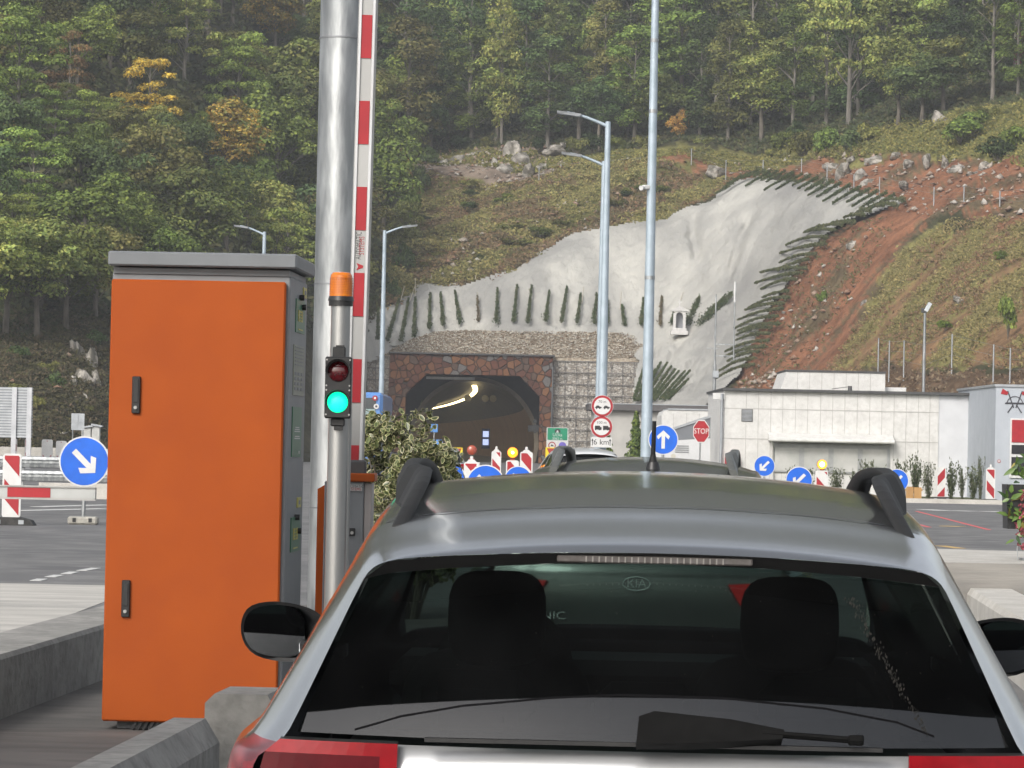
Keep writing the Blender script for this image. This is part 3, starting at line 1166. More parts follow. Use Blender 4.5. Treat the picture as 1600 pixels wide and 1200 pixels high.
PR = dict(
    b1=tree_proto('broad', GREENS, 1, 'broadleaf_tree'), b2=tree_proto('broad', PALE, 2, 'broadleaf_tree'),
    b3=tree_proto('broad', OLIVE, 3, 'broadleaf_tree'), l1=tree_proto('layered', GREENS, 4, 'broadleaf_tree'),
    l2=tree_proto('layered', PALE, 5, 'broadleaf_tree'), yel=tree_proto('layered', YELLOW, 6, 'autumn_tree'),
    org=tree_proto('broad', ORANGE, 7, 'autumn_tree'), brn=tree_proto('layered', BROWN, 8, 'autumn_tree'),
    t1=tree_proto('tall', GREENS, 9, 'forest_tree'), t2=tree_proto('tall', PALE, 10, 'forest_tree'),
    t3=tree_proto('tall', OLIVE, 11, 'forest_tree'), b4=tree_proto('broad', DARK, 12, 'broadleaf_tree'),
    t4=tree_proto('tall', DARK, 13, 'forest_tree'))
USED = set()


def plant(key, px, py, hpx, label, group=None, wide=1.0, dz=0.0):
    """tree standing at pixel (px,py) of the hillside, hpx pixels tall in the photograph"""
    H = dict(b=10.5, l=12.0, t=15.0, y=12.0, o=10.5)[key[0]] if key != 'brn' else 12.0
    p = Tv(px, py)
    s = hpx * p.y / F / H
    rz = rnd.uniform(0, 6.28)
    sc = (s * wide, s * wide, s)
    if key not in USED:
        USED.add(key)
        o = PR[key]
        o.location, o.rotation_euler, o.scale = p, (0, 0, rz), sc
        o["label"] = label
        if group:
            o["group"] = group
    else:
        o = dup(PR[key], p, rz, sc, label, group)
        if not group and "group" in o:
            del o["group"]
    return o


# the wood on the left slope
GL = 'trees of the dense wood on the left hillside'
LB = dict(b1='mid green round crowned tree in the dense wood left of the galvanised column',
          b2='pale green round crowned tree in the dense wood left of the galvanised column',
          b3='olive tinged round crowned tree in the dense wood left of the galvanised column',
          b4='dark green round crowned tree in the dense wood left of the galvanised column',
          l1='mid green layered tree in the dense wood left of the galvanised column',
          l2='pale green layered tree in the dense wood left of the galvanised column')
EDGE = [(-260, 470), (0, 505), (100, 495), (180, 470), (330, 520), (560, 540), (600, 445), (640, 400), (650, 300), (650, 250)]


SPECIAL = [(236, 200, 112), (352, 285, 142), (108, 190, 150), (430, 90, 130)]


def wood_left():
    y = 520.0
    row = 0
    while y > -330:
        sc = .98 if y > 200 else (.86 if y > -25 else 2.0)
        x = -150 + (row % 2) * 40
        while x < 655:
            xx, yy = x + rnd.uniform(-26, 26), y + rnd.uniform(-22, 22)
            lim = np.interp(xx, [-400, 0, 100, 180, 400, 560, 600, 630, 652], [470, 500, 485, 480, 520, 520, 440, 390, 250])
            if yy < lim:
                k = rnd.choices(['b1', 'b2', 'b3', 'b4', 'l1', 'l2'], [4, 3, 1.6, 2, 3, 2])[0]
                h = rnd.uniform(150, 215) * min(sc, 1.0) * (0.9 if yy > 350 else 1)
                for (qx, qy, qh) in SPECIAL:
                    if abs(xx - qx) < (84 if qx == 236 else 62) and yy > qy - 12:
                        h = max(min(h, yy - (qy - .36 * qh)), 78)
                if not (yy - h > 350 and xx > 180 and xx < 470):
                    plant(k, xx, yy, h, LB[k], GL, rnd.uniform(.9, 1.25))
            x += 88 * sc
        y -= 53 * min(sc, 1.35)
        row += 1


wood_left()
for (x_, y_, h_, k_) in ((-40, 528, 200, 'b2'), (8, 512, 190, 'b1'), (58, 520, 185, 'b2'), (104, 512, 180, 'b1'), (150, 506, 175, 'b3'), (-90, 530, 200, 'b1')):
    plant(k_, x_, y_, h_, LB[k_], GL, 1.15)
plant('yel', 232, 222, 140, 'bright yellow autumn tree in the middle of the left wood', None, 1.05)
plant('org', 352, 296, 146, 'broad golden orange autumn tree in the wood left of the galvanised column', None, 1.2)
plant('brn', 108, 190, 150, 'brownish autumn tree above the left edge of the orange cabinet', None, .8)
plant('org', 430, 90, 130, 'orange tinged tree high in the left wood near the column', None, 1.0)
plant('org', 20, 260, 80, 'small orange leaved tree at the left edge of the photo', None, .9)
plant('org', 618, 330, 100, 'rusty orange bush like tree right of the barrier arm', None, .7)
plant('b3', 625, 420, 120, 'olive tree at the corner of the wood right of the barrier arm', None, .7)
plant('yel', 345, 20, 110, 'pale yellow topped tree at the top of the left wood', None, .9)

# the wood along the ridge on the right: rows up the slope
GR = 'tall trees of the forest along the ridge'
LR = dict(t1='mid green slender tree in the ridge forest above the slope', t2='pale green slender tree in the ridge forest above the slope',
          t3='olive slender tree in the ridge forest above the slope', t4='dark slender tree in the ridge forest above the slope',
          b2='pale green bushy tree in the ridge forest above the slope', b4='dark bushy tree in the ridge forest above the slope')


def ridge():
    front = lambda x: np.interp(x, [600, 660, 760, 880, 1000, 1180, 1290, 1400, 1600, 1800, 2100], [262, 240, 222, 215, 222, 222, 205, 186, 150, 120, 90])
    for row in range(8):
        x = 640 - row * 10
        while x < 1840:
            xx = x + rnd.uniform(-18, 18)
            yy = front(xx) - row * 44 + rnd.uniform(-9, 9)
            k = rnd.choices(['t1', 't2', 't3', 't4', 'b2', 'b4'], [3, 2, 1.3, 3.5, 1.5, 2.6] if row else [2, 2, 1, 2.5, 1.2, 2])[0]
            h = rnd.uniform(165, 235) if k[0] == 't' else rnd.uniform(110, 150)
            plant(k, xx, yy, h, LR[k], GR, rnd.uniform(1.0, 1.45))
            x += 50 if row < 3 else (76 if row < 5 else 130)


ridge()
plant('t2', 783, 226, 235, 'pale yellow green slim tree with bare leaning stem at the forest edge', None, .75)
plant('b1', 625, 235, 165, 'large round green tree just right of the barrier arm', None, 1.0)
plant('t2', 858, 215, 165, 'pale green tree standing before the misty forest left of the lamp posts', None, 1.0)
plant('t3', 980, 205, 150, 'yellow green tree at the forest edge between lamp posts and mast', None, .9)
plant('l2', 1325, 200, 250, 'tall tree with a pale straight trunk and layered branches at the forest edge', None, .85)
plant('t2', 1172, 210, 180, 'tree with thick grey trunk at the forest edge right of the mast', None, 1.2)
plant('org', 1062, 228, 60, 'small orange bush at the forest edge right of the mast', None, .9)
RED_L = [(.30, .035, .03), (.22, .04, .03), (.12, .06, .03)]

# shrubs (things) on the slopes
def shrub_proto(cols, seed, name='shrub', leaf=.22, per=170):
    rs = np.random.RandomState(seed)
    cl = [(rs.uniform(-.75, .75), rs.uniform(-.6, .6), rs.uniform(.25, .95), rs.uniform(.3, .55)) for _ in range(12)]
    root = thing(name, 'x', 'shrub', (0, -200, 0))
    V, Fq, n = cloud(rs, cl, per * 3, leaf * .75, .85)
    np_mesh('foliage', V, Fq, leaf_mat, root, tint=leaf_tint(rs, n, cols))
    mb = MB()
    for (x, y, z, r) in cl[::2]:
        mb.tube([(0, 0, -.2), (x * .6, y * .6, z * .6), (x, y, z)], [.04, .025, .01], 5)
    mb.build('stem', bark, root)
    return root


SH = [shrub_proto(GREENS, 21), shrub_proto(OLIVE, 22), shrub_proto([(.11, .17, .03), (.08, .14, .03)], 23), shrub_proto(RED_L, 24), shrub_proto(DARK, 25)]
SHU = set()


def shrub(k, px, py, wpx, hpx, label, group=None):
    p = Tv(px, py)
    s = p.y / F
    sc = (wpx * s / 2.3, wpx * s / 2.3, hpx * s / 1.4)
    if k not in SHU:
        SHU.add(k)
        o = SH[k]
        o.location, o.scale, o.rotation_euler = p, sc, (0, 0, rnd.uniform(0, 6))
        o["label"] = label
        if group:
            o["group"] = group
    else:
        o = dup(SH[k], p, rnd.uniform(0, 6), sc, label, group)
        if not group and "group" in o:
            del o["group"]


GB = 'green shrubs on the grassy ridge right of the mast'
for (x, y, w, h, k) in ((1222, 240, 50, 40, 0), (1255, 245, 60, 45, 1), (1290, 242, 60, 50, 0), (1330, 238, 60, 45, 4), (1360, 225, 50, 36, 1), (1245, 222, 44, 40, 4), (1520, 205, 60, 36, 0), (1560, 250, 70, 42, 4), (1590, 235, 60, 45, 0), (1540, 190, 40, 30, 1), (1640, 250, 80, 60, 0), (1205, 250, 30, 22, 1), (1100, 232, 30, 20, 1)):
    shrub(k, x, y, w, h, ['mid green', 'olive', '', '', 'dark green'][k] + ' shrub in the long grass below the forest edge right of the mast', GB)
shrub(0, 1500, 220, 84, 40, 'big round green bush in the grass below the forest at the right', None)
shrub(2, 1283, 474, 24, 24, 'bright green small bush on bare red earth', None)
shrub(2, 1565, 408, 36, 20, 'bright green low bush high on the right grass slope', None)
shrub(2, 1478, 514, 30, 16, 'bright green low bush above the concrete building', None)
shrub(0, 1575, 520, 40, 66, 'dark green slim shrub on the slope above the fire station', None)
shrub(2, 1340, 522, 26, 14, 'bright green tuft beside a grey rock on the slope', None)
shrub(3, 1592, 130, 26, 90, 'red leaved tall shrub at the right edge below the forest', None)
GS = 'low brownish bushes on the scrub slope above the portal'
for i in range(34):
    x, y = rand_in([(650, 290), (1000, 290), (1060, 300), (1000, 335), (850, 380), (700, 435), (650, 440)], 1)
    k = rnd.choice([1, 1, 4, 0])
    shrub(k, float(x[0]), float(y[0]), rnd.uniform(22, 44), rnd.uniform(10, 18), ['mid green', 'olive', '', '', 'dark green'][k] + ' low bush in the brown scrub above the concrete slope', GS)
for (x, y, w, h, k) in ((672, 262, 34, 40, 4), (655, 300, 40, 50, 4), (640, 350, 40, 60, 0), (632, 430, 40, 60, 4), (612, 470, 30, 40, 4), (720, 232, 50, 24, 4), (842, 236, 30, 26, 4), (900, 240, 40, 30, 1), (925, 236, 50, 34, 4), (760, 232, 30, 20, 1), (1010, 236, 40, 30, 1), (965, 238, 40, 28, 0)):
    shrub(k, x, y, w, h, ['mid green', 'olive', '', '', 'dark green'][k] + ' shrub at the foot of the forest left of the mast', 'shrubs along the foot of the forest left of the mast')
for (x, y, w, h, k) in ((85, 610, 40, 34, 4), (75, 585, 34, 24, 1), (30, 560, 50, 24, 4), (150, 540, 40, 30, 4), (60, 640, 40, 24, 1), (20, 620, 60, 24, 1), (130, 650, 36, 20, 1)):
    shrub(k, x, y, w, h, ['', 'olive', '', '', 'dark green'][k] + ' bush on the shaded bank left of the orange cabinet', 'bushes on the shaded left bank')

# grass and scrub cover (stuff)
def cover(name, px, py, size, cols, up=.8):
    n = len(px)
    w = disp(T(px, py))
    per = 5
    c = np.repeat(w, per, axis=0) + nrs.randn(n * per, 3) * np.repeat(size, per)[:, None] * np.array([.8, .6, .25])
    c[:, 2] += .12
    nn = nrs.randn(n * per, 3) * .6 + np.array([0, -.9, up])
    V, Fq = leaf_quads(c, nn, np.repeat(size, per) * (.6 + .7 * nrs.rand(n * per)), nrs, .45)
    ct = np.repeat(np.repeat(cols, per, axis=0) * (1 + .35 * (nrs.rand(n * per, 1) * 2 - 1)), 4, axis=0)
    struct(np_mesh(name, V, Fq, leaf_mat2, tint=ct), 'stuff')


def cols_of(pal, n):
    return np.array(pal)[nrs.randint(0, len(pal), n)]


x, y = rand_in(SCRUB, 10500)
w_ = T(x, y)
n1 = fnoise(w_, .3, 3)
cs = np.where((n1 > .1)[:, None], cols_of([(.24, .22, .08), (.28, .24, .09), (.17, .17, .06)], len(x)), cols_of([(.19, .14, .075), (.16, .12, .065), (.23, .17, .085), (.10, .095, .045), (.20, .12, .07)], len(x)))
cover('scrub_cover', x, y, nrs.uniform(.15, .42, len(x)), cs)
x, y = rand_in(GRASS, 12000)
w_ = T(x, y)
n1 = fnoise(w_, .35)
ok = n1 < .34
x, y, n1 = x[ok], y[ok], n1[ok]
cs = np.where((n1 < -.02)[:, None], cols_of([(.22, .19, .075), (.19, .165, .065), (.26, .21, .09)], len(x)), cols_of([(.19, .125, .07), (.24, .17, .085), (.16, .13, .06), (.21, .12, .07)], len(x)))
cover('grass_slope_cover', x, y, nrs.uniform(.11, .3, len(x)), cs)
x, y = rand_in(RIDGE_GRASS, 11000)
cs = cols_of([(.20, .19, .055), (.16, .16, .05), (.25, .22, .07), (.11, .12, .04)], len(x))
cover('ridge_grass_cover', x, y, nrs.uniform(.15, .42, len(x)), cs)
x, y = rand_in(MULCH, 1800)
cover('mulch_cover', x, y, nrs.uniform(.12, .35, len(x)), cols_of([(.15, .10, .06), (.10, .065, .04), (.22, .17, .11)], len(x)))
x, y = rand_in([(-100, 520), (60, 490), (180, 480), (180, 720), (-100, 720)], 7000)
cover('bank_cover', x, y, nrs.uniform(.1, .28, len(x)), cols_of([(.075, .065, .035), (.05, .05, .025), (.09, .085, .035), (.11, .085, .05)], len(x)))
x = nrs.uniform(600, 1720, 10500)
y = np.interp(x, [600, 660, 760, 880, 1000, 1180, 1290, 1400, 1600, 1800], [262, 240, 222, 215, 222, 222, 205, 186, 150, 120]) + 8 - 85 * nrs.rand(10500)**1.3
cover('forest_undergrowth', x, y, nrs.uniform(.18, .55, len(x)), cols_of([(.06, .08, .03), (.09, .10, .04), (.045, .06, .025), (.11, .10, .045)], len(x)))
x, y = rand_in([(-150, -20), (640, -20), (640, 300), (600, 440), (560, 520), (180, 480), (-150, 480)], 12000)
cover('wood_canopy_fill', x, y, nrs.uniform(.3, .8, len(x)), cols_of([(.07, .09, .035), (.10, .11, .04), (.05, .065, .028), (.12, .115, .045)], len(x)))
x, y = rand_in([(-150, 400), (560, 400), (600, 470), (560, 545), (180, 500), (60, 520), (-150, 540)], 8500)
cover('wood_undergrowth', x, y, nrs.uniform(.14, .4, len(x)), cols_of([(.05, .065, .025), (.07, .075, .03), (.04, .05, .02), (.085, .07, .04)], len(x)))
x, y = rand_in([(1400, 345), (1330, 470), (1240, 610), (1120, 650), (1180, 570), (1215, 490), (1260, 410), (1350, 345)], 700)
cover('red_soil_weeds', x, y, nrs.uniform(.12, .32, len(x)), cols_of([(.13, .12, .05), (.16, .09, .05), (.10, .10, .04)], len(x)))

# climbing plants trained up the sprayed concrete: things
vine_cols = [(.045, .075, .025), (.06, .085, .03), (.035, .055, .022), (.10, .10, .045)]


def vine(x0, y0, x1, y1, w0, label, group, dens=1.0, cols=vine_cols, sag=0.0):
    t = np.linspace(0, 1, 12)
    xs, ys = x0 + (x1 - x0) * t, y0 + (y1 - y0) * t + sag * np.sin(t * np.pi)
    p = T(xs, ys) + np.array([0, -.85, .7])
    L = np.linalg.norm(np.diff(p, axis=0), axis=1).sum()
    n = int(170 * dens * max(L, 1.2))
    tt = nrs.rand(n)
    c = np.stack([np.interp(tt, t, p[:, k]) for k in range(3)], -1)
    base = Vector(p[0])
    wd = w0 * (1 - .75 * tt) * (.55 + .75 * np.abs(fnoise(c, 1.1, 2))) + .03
    c += nrs.randn(n, 3) * wd[:, None] * np.array([.5, .35, .5])
    V, Fq = leaf_quads(c - np.array(base), nrs.randn(n, 3) * .5 + np.array([0, -1, .7]), .15 * (.6 + .8 * nrs.rand(n)), nrs, .6)
    o = np_mesh('climbing_plant', V, Fq, leaf_mat2, tint=leaf_tint(nrs, n, cols))
    o.location = base
    tag(o, label, 'plant', group)


GV = 'climbing plants in a row on the concrete above the tunnel portal'
BR = [(.15, .11, .06), (.11, .085, .05), (.08, .08, .04)]
for i, (a0, b0, a1, b1) in enumerate(((90, 440, 98, 285), (140, 440, 196, 248), (205, 445, 242, 240), (268, 422, 274, 236), (340, 388, 346, 216), (408, 370, 395, 212), (490, 360, 463, 203), (577, 352, 572, 230), (663, 356, 668, 192), (745, 356, 762, 178), (813, 356, 832, 178), (898, 352, 917, 203), (975, 356, 1001, 186), (1050, 357, 1068, 218), (1130, 358, 1144, 218), (1197, 362, 1194, 240), (1278, 367, 1264, 272), (1358, 368, 1368, 240), (1447, 372, 1456, 232), (1502, 362, 1512, 310))):
    k = 3.0769
    dry = i in (7, 18)
    vine(560 + a0 / k, 400 + b0 / k, 560 + a1 / k, 400 + b1 / k, .2, ('dry brown' if dry else 'dark green') + ' climbing plant trained up the concrete above the gravel over the portal', GV, 1.0 if not dry else .6, BR if dry else vine_cols)
for (a0, b0, a1, b1) in ((1072, 522, 1092, 476), (1090, 518, 1122, 486), (1098, 516, 1132, 476), (1106, 512, 1142, 470)):
    vine(a0, b0, a1, b1, .55, 'dark green climbing plant on the concrete just right of the white shrine', 'climbing plants right of the shrine', 1.1)
for (a0, b0, a1, b1) in ((30, 1195, 75, 1040), (45, 1195, 130, 1050), (58, 1195, 155, 1018), (75, 1195, 185, 1018), (95, 1195, 205, 1035), (110, 1195, 222, 1050), (125, 1195, 240, 1058), (150, 1192, 268, 1058), (170, 1192, 292, 1055), (190, 1190, 285, 1095), (60, 1150, 110, 1040)):
    vine(980 + a0 / 3, 240 + b0 / 3, 980 + a1 / 3, 240 + b1 / 3, .11, 'dark green climbing plant slanting up the lower concrete right of the stone basket wall', 'climbing plants on the lower concrete right of the mast', 1.0)
edge = [(1412, 322), (1345, 350), (1290, 378), (1250, 425), (1222, 470), (1205, 515), (1188, 550), (1165, 590)]
ex, ey = [e[0] for e in edge], [e[1] for e in edge]
FR = [(.085, .095, .04), (.06, .08, .03), (.12, .115, .05), (.05, .065, .028)]
for i in range(28):
    t = (i + .5) / 28 * 7
    k = int(t)
    xx = ex[k] + (ex[k + 1] - ex[k]) * (t - k)
    yy = ey[k] + (ey[k + 1] - ey[k]) * (t - k)
    ln = rnd.uniform(44, 78) if i > 5 else rnd.uniform(26, 40)
    vine(xx + rnd.uniform(4, 14), yy + rnd.uniform(-4, 4), xx - ln * .8, yy + ln * rnd.uniform(.02, .22) + (6 if i > 8 else 0), .14, 'bushy creeping plant hanging over the right edge of the concrete above the red earth', 'creeping plants along the right edge of the concrete slope', .9, FR, sag=rnd.uniform(-6, -2))
top = [(1128, 308), (1150, 290), (1180, 281), (1215, 282), (1260, 290), (1300, 300), (1350, 312), (1395, 322)]
for i in range(24):
    t = (i + .5) / 24 * 7
    k = int(t)
    xx = top[k][0] + (top[k + 1][0] - top[k][0]) * (t - k)
    yy = top[k][1] + (top[k + 1][1] - top[k][1]) * (t - k)
    ln = rnd.uniform(20, 46) if i > 7 else rnd.uniform(8, 20)
    vine(xx + 8, yy - 3, xx - ln * .85, yy + ln * .55, .2, 'dark creeping plant hanging over the top edge of the concrete slope', 'creeping plants along the top edge of the concrete slope', 1.3)

# shrubby bed in front of the building (things)


def bed_shrub(seed, cols):
    rs = np.random.RandomState(seed)
    root = thing('bed_shrub', 'x', 'shrub', (0, -200, 0))
    mb, cs = MB(), []
    for i in range(11):
        a, sp = rs.rand() * 6.28, rs.uniform(.1, .8)
        h = rs.uniform(.7, 1.4)
        p = [np.array([sp * .3 * t * math.cos(a) + sp * t * t * math.cos(a), sp * t * math.sin(a), h * t]) for t in (0, .35, .7, 1)]
        mb.tube([tuple(q) for q in p], [.016, .012, .008, .004], 5)
        t = .15 + .85 * rs.rand(84)
        c = np.stack([np.interp(t, (0, .35, .7, 1), [q[k] for q in p]) for k in range(3)], -1)
        cs.append(c + rs.randn(84, 3) * .085)
    c = np.concatenate(cs)
    V, Fq = leaf_quads(c, rs.randn(len(c), 3) + np.array([0, -.5, .5]), .13 * (.6 + .8 * rs.rand(len(c))), rs, .5)
    np_mesh('foliage', V, Fq, leaf_mat2, root, tint=leaf_tint(rs, len(c), cols))
    mb.build('stem', bark, root)
    return root


hs_ = [bed_shrub(31, [(.07, .09, .04), (.05, .07, .03), (.14, .16, .09)]), bed_shrub(32, [(.09, .11, .05), (.055, .075, .035), (.16, .17, .11)])]
first = [True, True]
for i, (x, w, h) in enumerate(((1238, 44, 50), (1262, 40, 46), (1285, 40, 52), (1310, 44, 48), (1335, 40, 46), (1355, 46, 60), (1380, 40, 54), (1408, 44, 62), (1430, 46, 74), (1452, 40, 60), (1486, 44, 66), (1503, 30, 52), (1520, 40, 60), (1532, 26, 70))):
    k = i % 2
    p = col(x, 117 + (i % 3) * 1.5, .02)
    s = p.y / F
    lb = 'young evergreen shrub in the planted bed along the front of the concrete building'
    gr = 'young shrubs in the bed before the concrete building'
    sc = (w * s / 2.3, w * s / 2.3, h * s / 1.4)
    if first[k]:
        first[k] = False
        o = hs_[k]
        o.location, o.scale = p, sc
        o["label"], o["group"] = lb, gr
    else:
        dup(hs_[k], p, rnd.uniform(0, 6), sc, lb, gr)

# two conifers by the low grey building
for i, (x, h, w, lb) in enumerate(((945, 58, 30, 'slim dark conifer behind the distance plate on the lamp post'), (992, 92, 40, 'taller green conifer beside the foot of the tall mast'))):
    Z = 150
    b0 = col(x, Z, 0)
    Hh = (700 - (668 if i == 0 else 643)) / F * Z + 1.56
    root = thing('conifer', lb, 'tree', b0)
    rs = np.random.RandomState(50 + i)
    n = 2600
    z = rs.rand(n)**1.3 * .95
    rr = (1 - z) * .55 * (.35 + .75 * rs.rand(n)) * (1 + .25 * np.sin(z * 40)) + .03
    a = rs.rand(n) * 6.283
    c = np.stack([rr * np.cos(a), rr * np.sin(a), z * Hh + .1], -1)
    V, Fq = leaf_quads(c, np.stack([np.cos(a), np.sin(a), .3 + 0 * a], -1) + .5 * rs.randn(n, 3), .15 * (.6 + .8 * rs.rand(n)), rs, .45)
    np_mesh('crown', V, Fq, leaf_mat2, root, tint=leaf_tint(rs, n, DARK + GREENS))
    MB().tube([(0, 0, 0), (0, 0, Hh * .9)], [.06, .01], 6).build('trunk', bark, root)

# variegated shrub beside the barrier
root = thing('variegated_shrub', 'cream and green variegated evergreen shrub beside the barrier cabinet', 'shrub', col(625, 29, 0))
rs = np.random.RandomState(77)
cl = []
for k in range(84):
    a, z = rs.rand() * 6.28, rs.uniform(.5, 1.72)
    w = .47 * math.sin(math.pi * min(max((z - .1) / 1.95, .08), .92))**.6
    q = w * rs.rand()**.5
    cl.append((q * math.cos(a) - .02, q * math.sin(a), z - (.18 * max(q * math.cos(a), 0)), rs.uniform(.09, .17)))
cs, ns = [], []
for (x, y, z, r) in cl:
    k = 100
    d = rs.randn(k, 3)
    d /= np.linalg.norm(d, axis=1, keepdims=True)
    cs.append(np.array([x, y, z]) + d * r * (.5 + .6 * rs.rand(k, 1)))
    ns.append(d + .7 * rs.randn(k, 3))
for k, (x, z) in enumerate(((.12, 1.80), (.17, 1.83), (.20, 1.78), (-.05, 1.78), (-.2, 1.70), (.27, 1.55), (.30, 1.45), (.15, 1.75), (0, 1.76), (-.12, 1.77))):
    cs.append(np.array([[x, 0, z]]) + .025 * rs.randn(6, 3))
    ns.append(rs.randn(6, 3))
c, nn = np.concatenate(cs), np.concatenate(ns)
n = len(c)
nn /= np.linalg.norm(nn, axis=1, keepdims=True)
t = rs.randn(n, 3)
a = np.cross(nn, t)
a /= np.linalg.norm(a, axis=1, keepdims=True)
b = np.cross(nn, a)
L_ = (.062 * (.7 + .6 * rs.rand(n)))[:, None]
prof = [(-.5, 0), (-.28, .2), (0, .27), (.28, .2), (.5, 0), (.28, -.2), (0, -.27), (-.28, -.2)]
Vo = np.stack([c + b * L_ * u + a * L_ * v + nn * L_ * (abs(v) * .35) for u, v in prof], 1)
Vi = np.stack([c + b * L_ * u * .72 + a * L_ * v * .62 + nn * L_ * (abs(v) * .22 + .012) for u, v in prof], 1)
V = np.concatenate([Vo, Vi], 1).reshape(-1, 3)
fq = []
for k in range(8):
    fq.append([k, (k + 1) % 8, 8 + (k + 1) % 8, 8 + k])
fq += [[8, 9, 10, 11], [8, 11, 12, 15], [15, 12, 13, 14]]
fq = np.array(fq)
Fq = (fq[None] + np.arange(n)[:, None, None] * 16).reshape(-1, 4)
cream = np.array([(.62, .57, .33), (.55, .52, .28), (.38, .40, .17), (.16, .19, .06), (.66, .6, .4)])[rs.choice(5, n, p=[.32, .28, .16, .1, .14])] * (.8 + .4 * rs.rand(n, 1))
grn = np.array([(.07, .09, .03), (.10, .12, .045), (.045, .06, .02)])[rs.randint(0, 3, n)] * (.8 + .4 * rs.rand(n, 1))
tnt = np.concatenate([np.repeat(cream[:, None], 8, 1), np.repeat(grn[:, None], 8, 1)], 1).reshape(-1, 3)
np_mesh('foliage', V, Fq, tint_mat('variegated_leaf', 30, .15, .35, 0, trans=.12, spec=.5), root, tint=tnt)
mb = MB()
for (x, y, z, r) in cl[::2]:
    mb.tube([(x * .3, y * .3, 0), (x * .7, y * .7, z * .6), (x, y, z)], [.014, .009, .004], 5)
mb.build('stem', bark, root)


# ================================================================== TUNNEL PORTAL
PZ = 305.0
pc = col(736, PZ, 0)
k_ = PZ / F


def lx(px):
    return (px - 736) * k_


def lz(py, px=736):
    return P(px, py, PZ).z


root = thing('tunnel_portal', 'tunnel portal framed with reddish brown stone cladding', 'tunnel portal', pc)
stone = cell_mat('stone_cladding', [(.15, .055, .032), (.20, .085, .04), (.11, .045, .03), (.17, .16, .155), (.24, .11, .05), (.12, .075, .055), (.22, .095, .04), (.18, .07, .036), (.14, .055, .034)], (.03, .022, .018), 1.65, .06)
zt, ot = lz(555), lz(586)
xl, xr = lx(607), lx(860)
ol, orr = lx(632), lx(841)
mb = MB()
ch = 1.75


def stone_piece(poly):
    mb.prism(poly, -.9, 1.2, 0)


stone_piece([(xl - .35, -1), (ol, -1), (ol, ot - ch), (ol + ch, ot), (ol + ch, zt), (xl, zt)])
stone_piece([(orr, -1), (xr - .1, -1), (xr, zt), (orr - ch, zt), (orr - ch, ot), (orr, ot - ch)])
stone_piece([(ol + ch, ot), (orr - ch, ot), (orr - ch, zt), (ol + ch, zt)])
mb.build('stone_frame', stone, root)
cp = MB()
cp.box(((xl + xr) / 2, .1, zt + .07), (xr - xl + .3, 2.4, .14))
cp.build('coping', M['dark'], root)
# dark lobby behind the frame with a horseshoe opening into the bored tube
cz, rad = 1.75, 5.35
acx = lx(738)
arch = []
for i in range(41):
    a = R(-20 + 220 * i / 40)
    arch.append((acx + rad * math.cos(a), cz + rad * math.sin(a)))
mb = MB()
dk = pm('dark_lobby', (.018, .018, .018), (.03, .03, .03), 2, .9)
Y1 = 6.5
X0, X1, Zt = ol - .5, orr + .5, ot + .4
mb.add([(X0, 1.25, -1), (X0, Y1, -1), (X0, Y1, Zt), (X0, 1.25, Zt)], [[0, 1, 2, 3]])
mb.add([(X1, 1.25, -1), (X1, Y1, -1), (X1, Y1, Zt), (X1, 1.25, Zt)], [[3, 2, 1, 0]])
mb.add([(X0, 1.25, Zt), (X1, 1.25, Zt), (X1, Y1, Zt), (X0, Y1, Zt)], [[0, 1, 2, 3]])
out = []
for (x, z) in arch:
    dx, dz = x - acx, z - cz
    t = 99
    if dx > 1e-6:
        t = min(t, (X1 - acx) / dx)
    if dx < -1e-6:
        t = min(t, (X0 - acx) / dx)
    if dz > 1e-6:
        t = min(t, (Zt - cz) / dz)
    if dz < -1e-6:
        t = min(t, (-1 - cz) / dz)
    out.append((acx + dx * t, cz + dz * t))
for i in range(40):
    mb.add([(arch[i][0], Y1, arch[i][1]), (out[i][0], Y1, out[i][1]), (out[i + 1][0], Y1, out[i + 1][1]), (arch[i + 1][0], Y1, arch[i + 1][1])], [[0, 1, 2, 3]])
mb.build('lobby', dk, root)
# bored tube curving away to the left
spine = smooth_fn([(0, 0), (20, -.1), (60, -.9), (120, -3.2), (200, -7.6), (290, -14.5), (420, -29), (600, -56)])
ys = np.r_[np.arange(0, 60, 6), np.arange(60, 300, 15), np.arange(300, 601, 30)]
mb = MB()
for j, y in enumerate(ys):
    mb.v += [(x + float(spine(y)), Y1 + y, z) for (x, z) in arch]
for j in range(len(ys) - 1):
    for i in range(40):
        mb.f.append([j * 41 + i, j * 41 + i + 1, (j + 1) * 41 + i + 1, (j + 1) * 41 + i])
        mb.m.append(0 if 9 < i < 31 else 1)
        mb.s.append(True)
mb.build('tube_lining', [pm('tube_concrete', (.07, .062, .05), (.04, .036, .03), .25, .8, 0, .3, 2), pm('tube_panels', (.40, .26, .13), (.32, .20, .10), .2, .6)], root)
# arch rim
rim = MB()
for i in range(40):
    for (ra, rb, ya, yb) in ((rad - .02, rad + .35, -.35, -.35), (rad - .02, rad - .02, -.35, .2)):
        q = []
        for (ii, rr, yy) in ((i, ra, ya), (i, rb, yb), (i + 1, rb, yb), (i + 1, ra, ya)):
            a = R(-20 + 220 * ii / 40)
            q.append((acx + rr * math.cos(a), Y1 + yy, cz + rr * math.sin(a)))
        rim.add(q, [[0, 1, 2, 3]])
rim.build('arch_rim', pm('rim_concrete', (.24, .20, .14), (.17, .14, .10), 1, .8), root)
rd = MB()
rl = []
for y in ys:
    rl.append((acx + float(spine(y)), Y1 + y))
rd.add([(pc.x + x - 5, PZ + y, .01) for x, y in rl] + [(pc.x + x + 5, PZ + y, .01) for x, y in rl], [[i, len(rl) + i, len(rl) + i + 1, i + 1] for i in range(len(rl) - 1)])
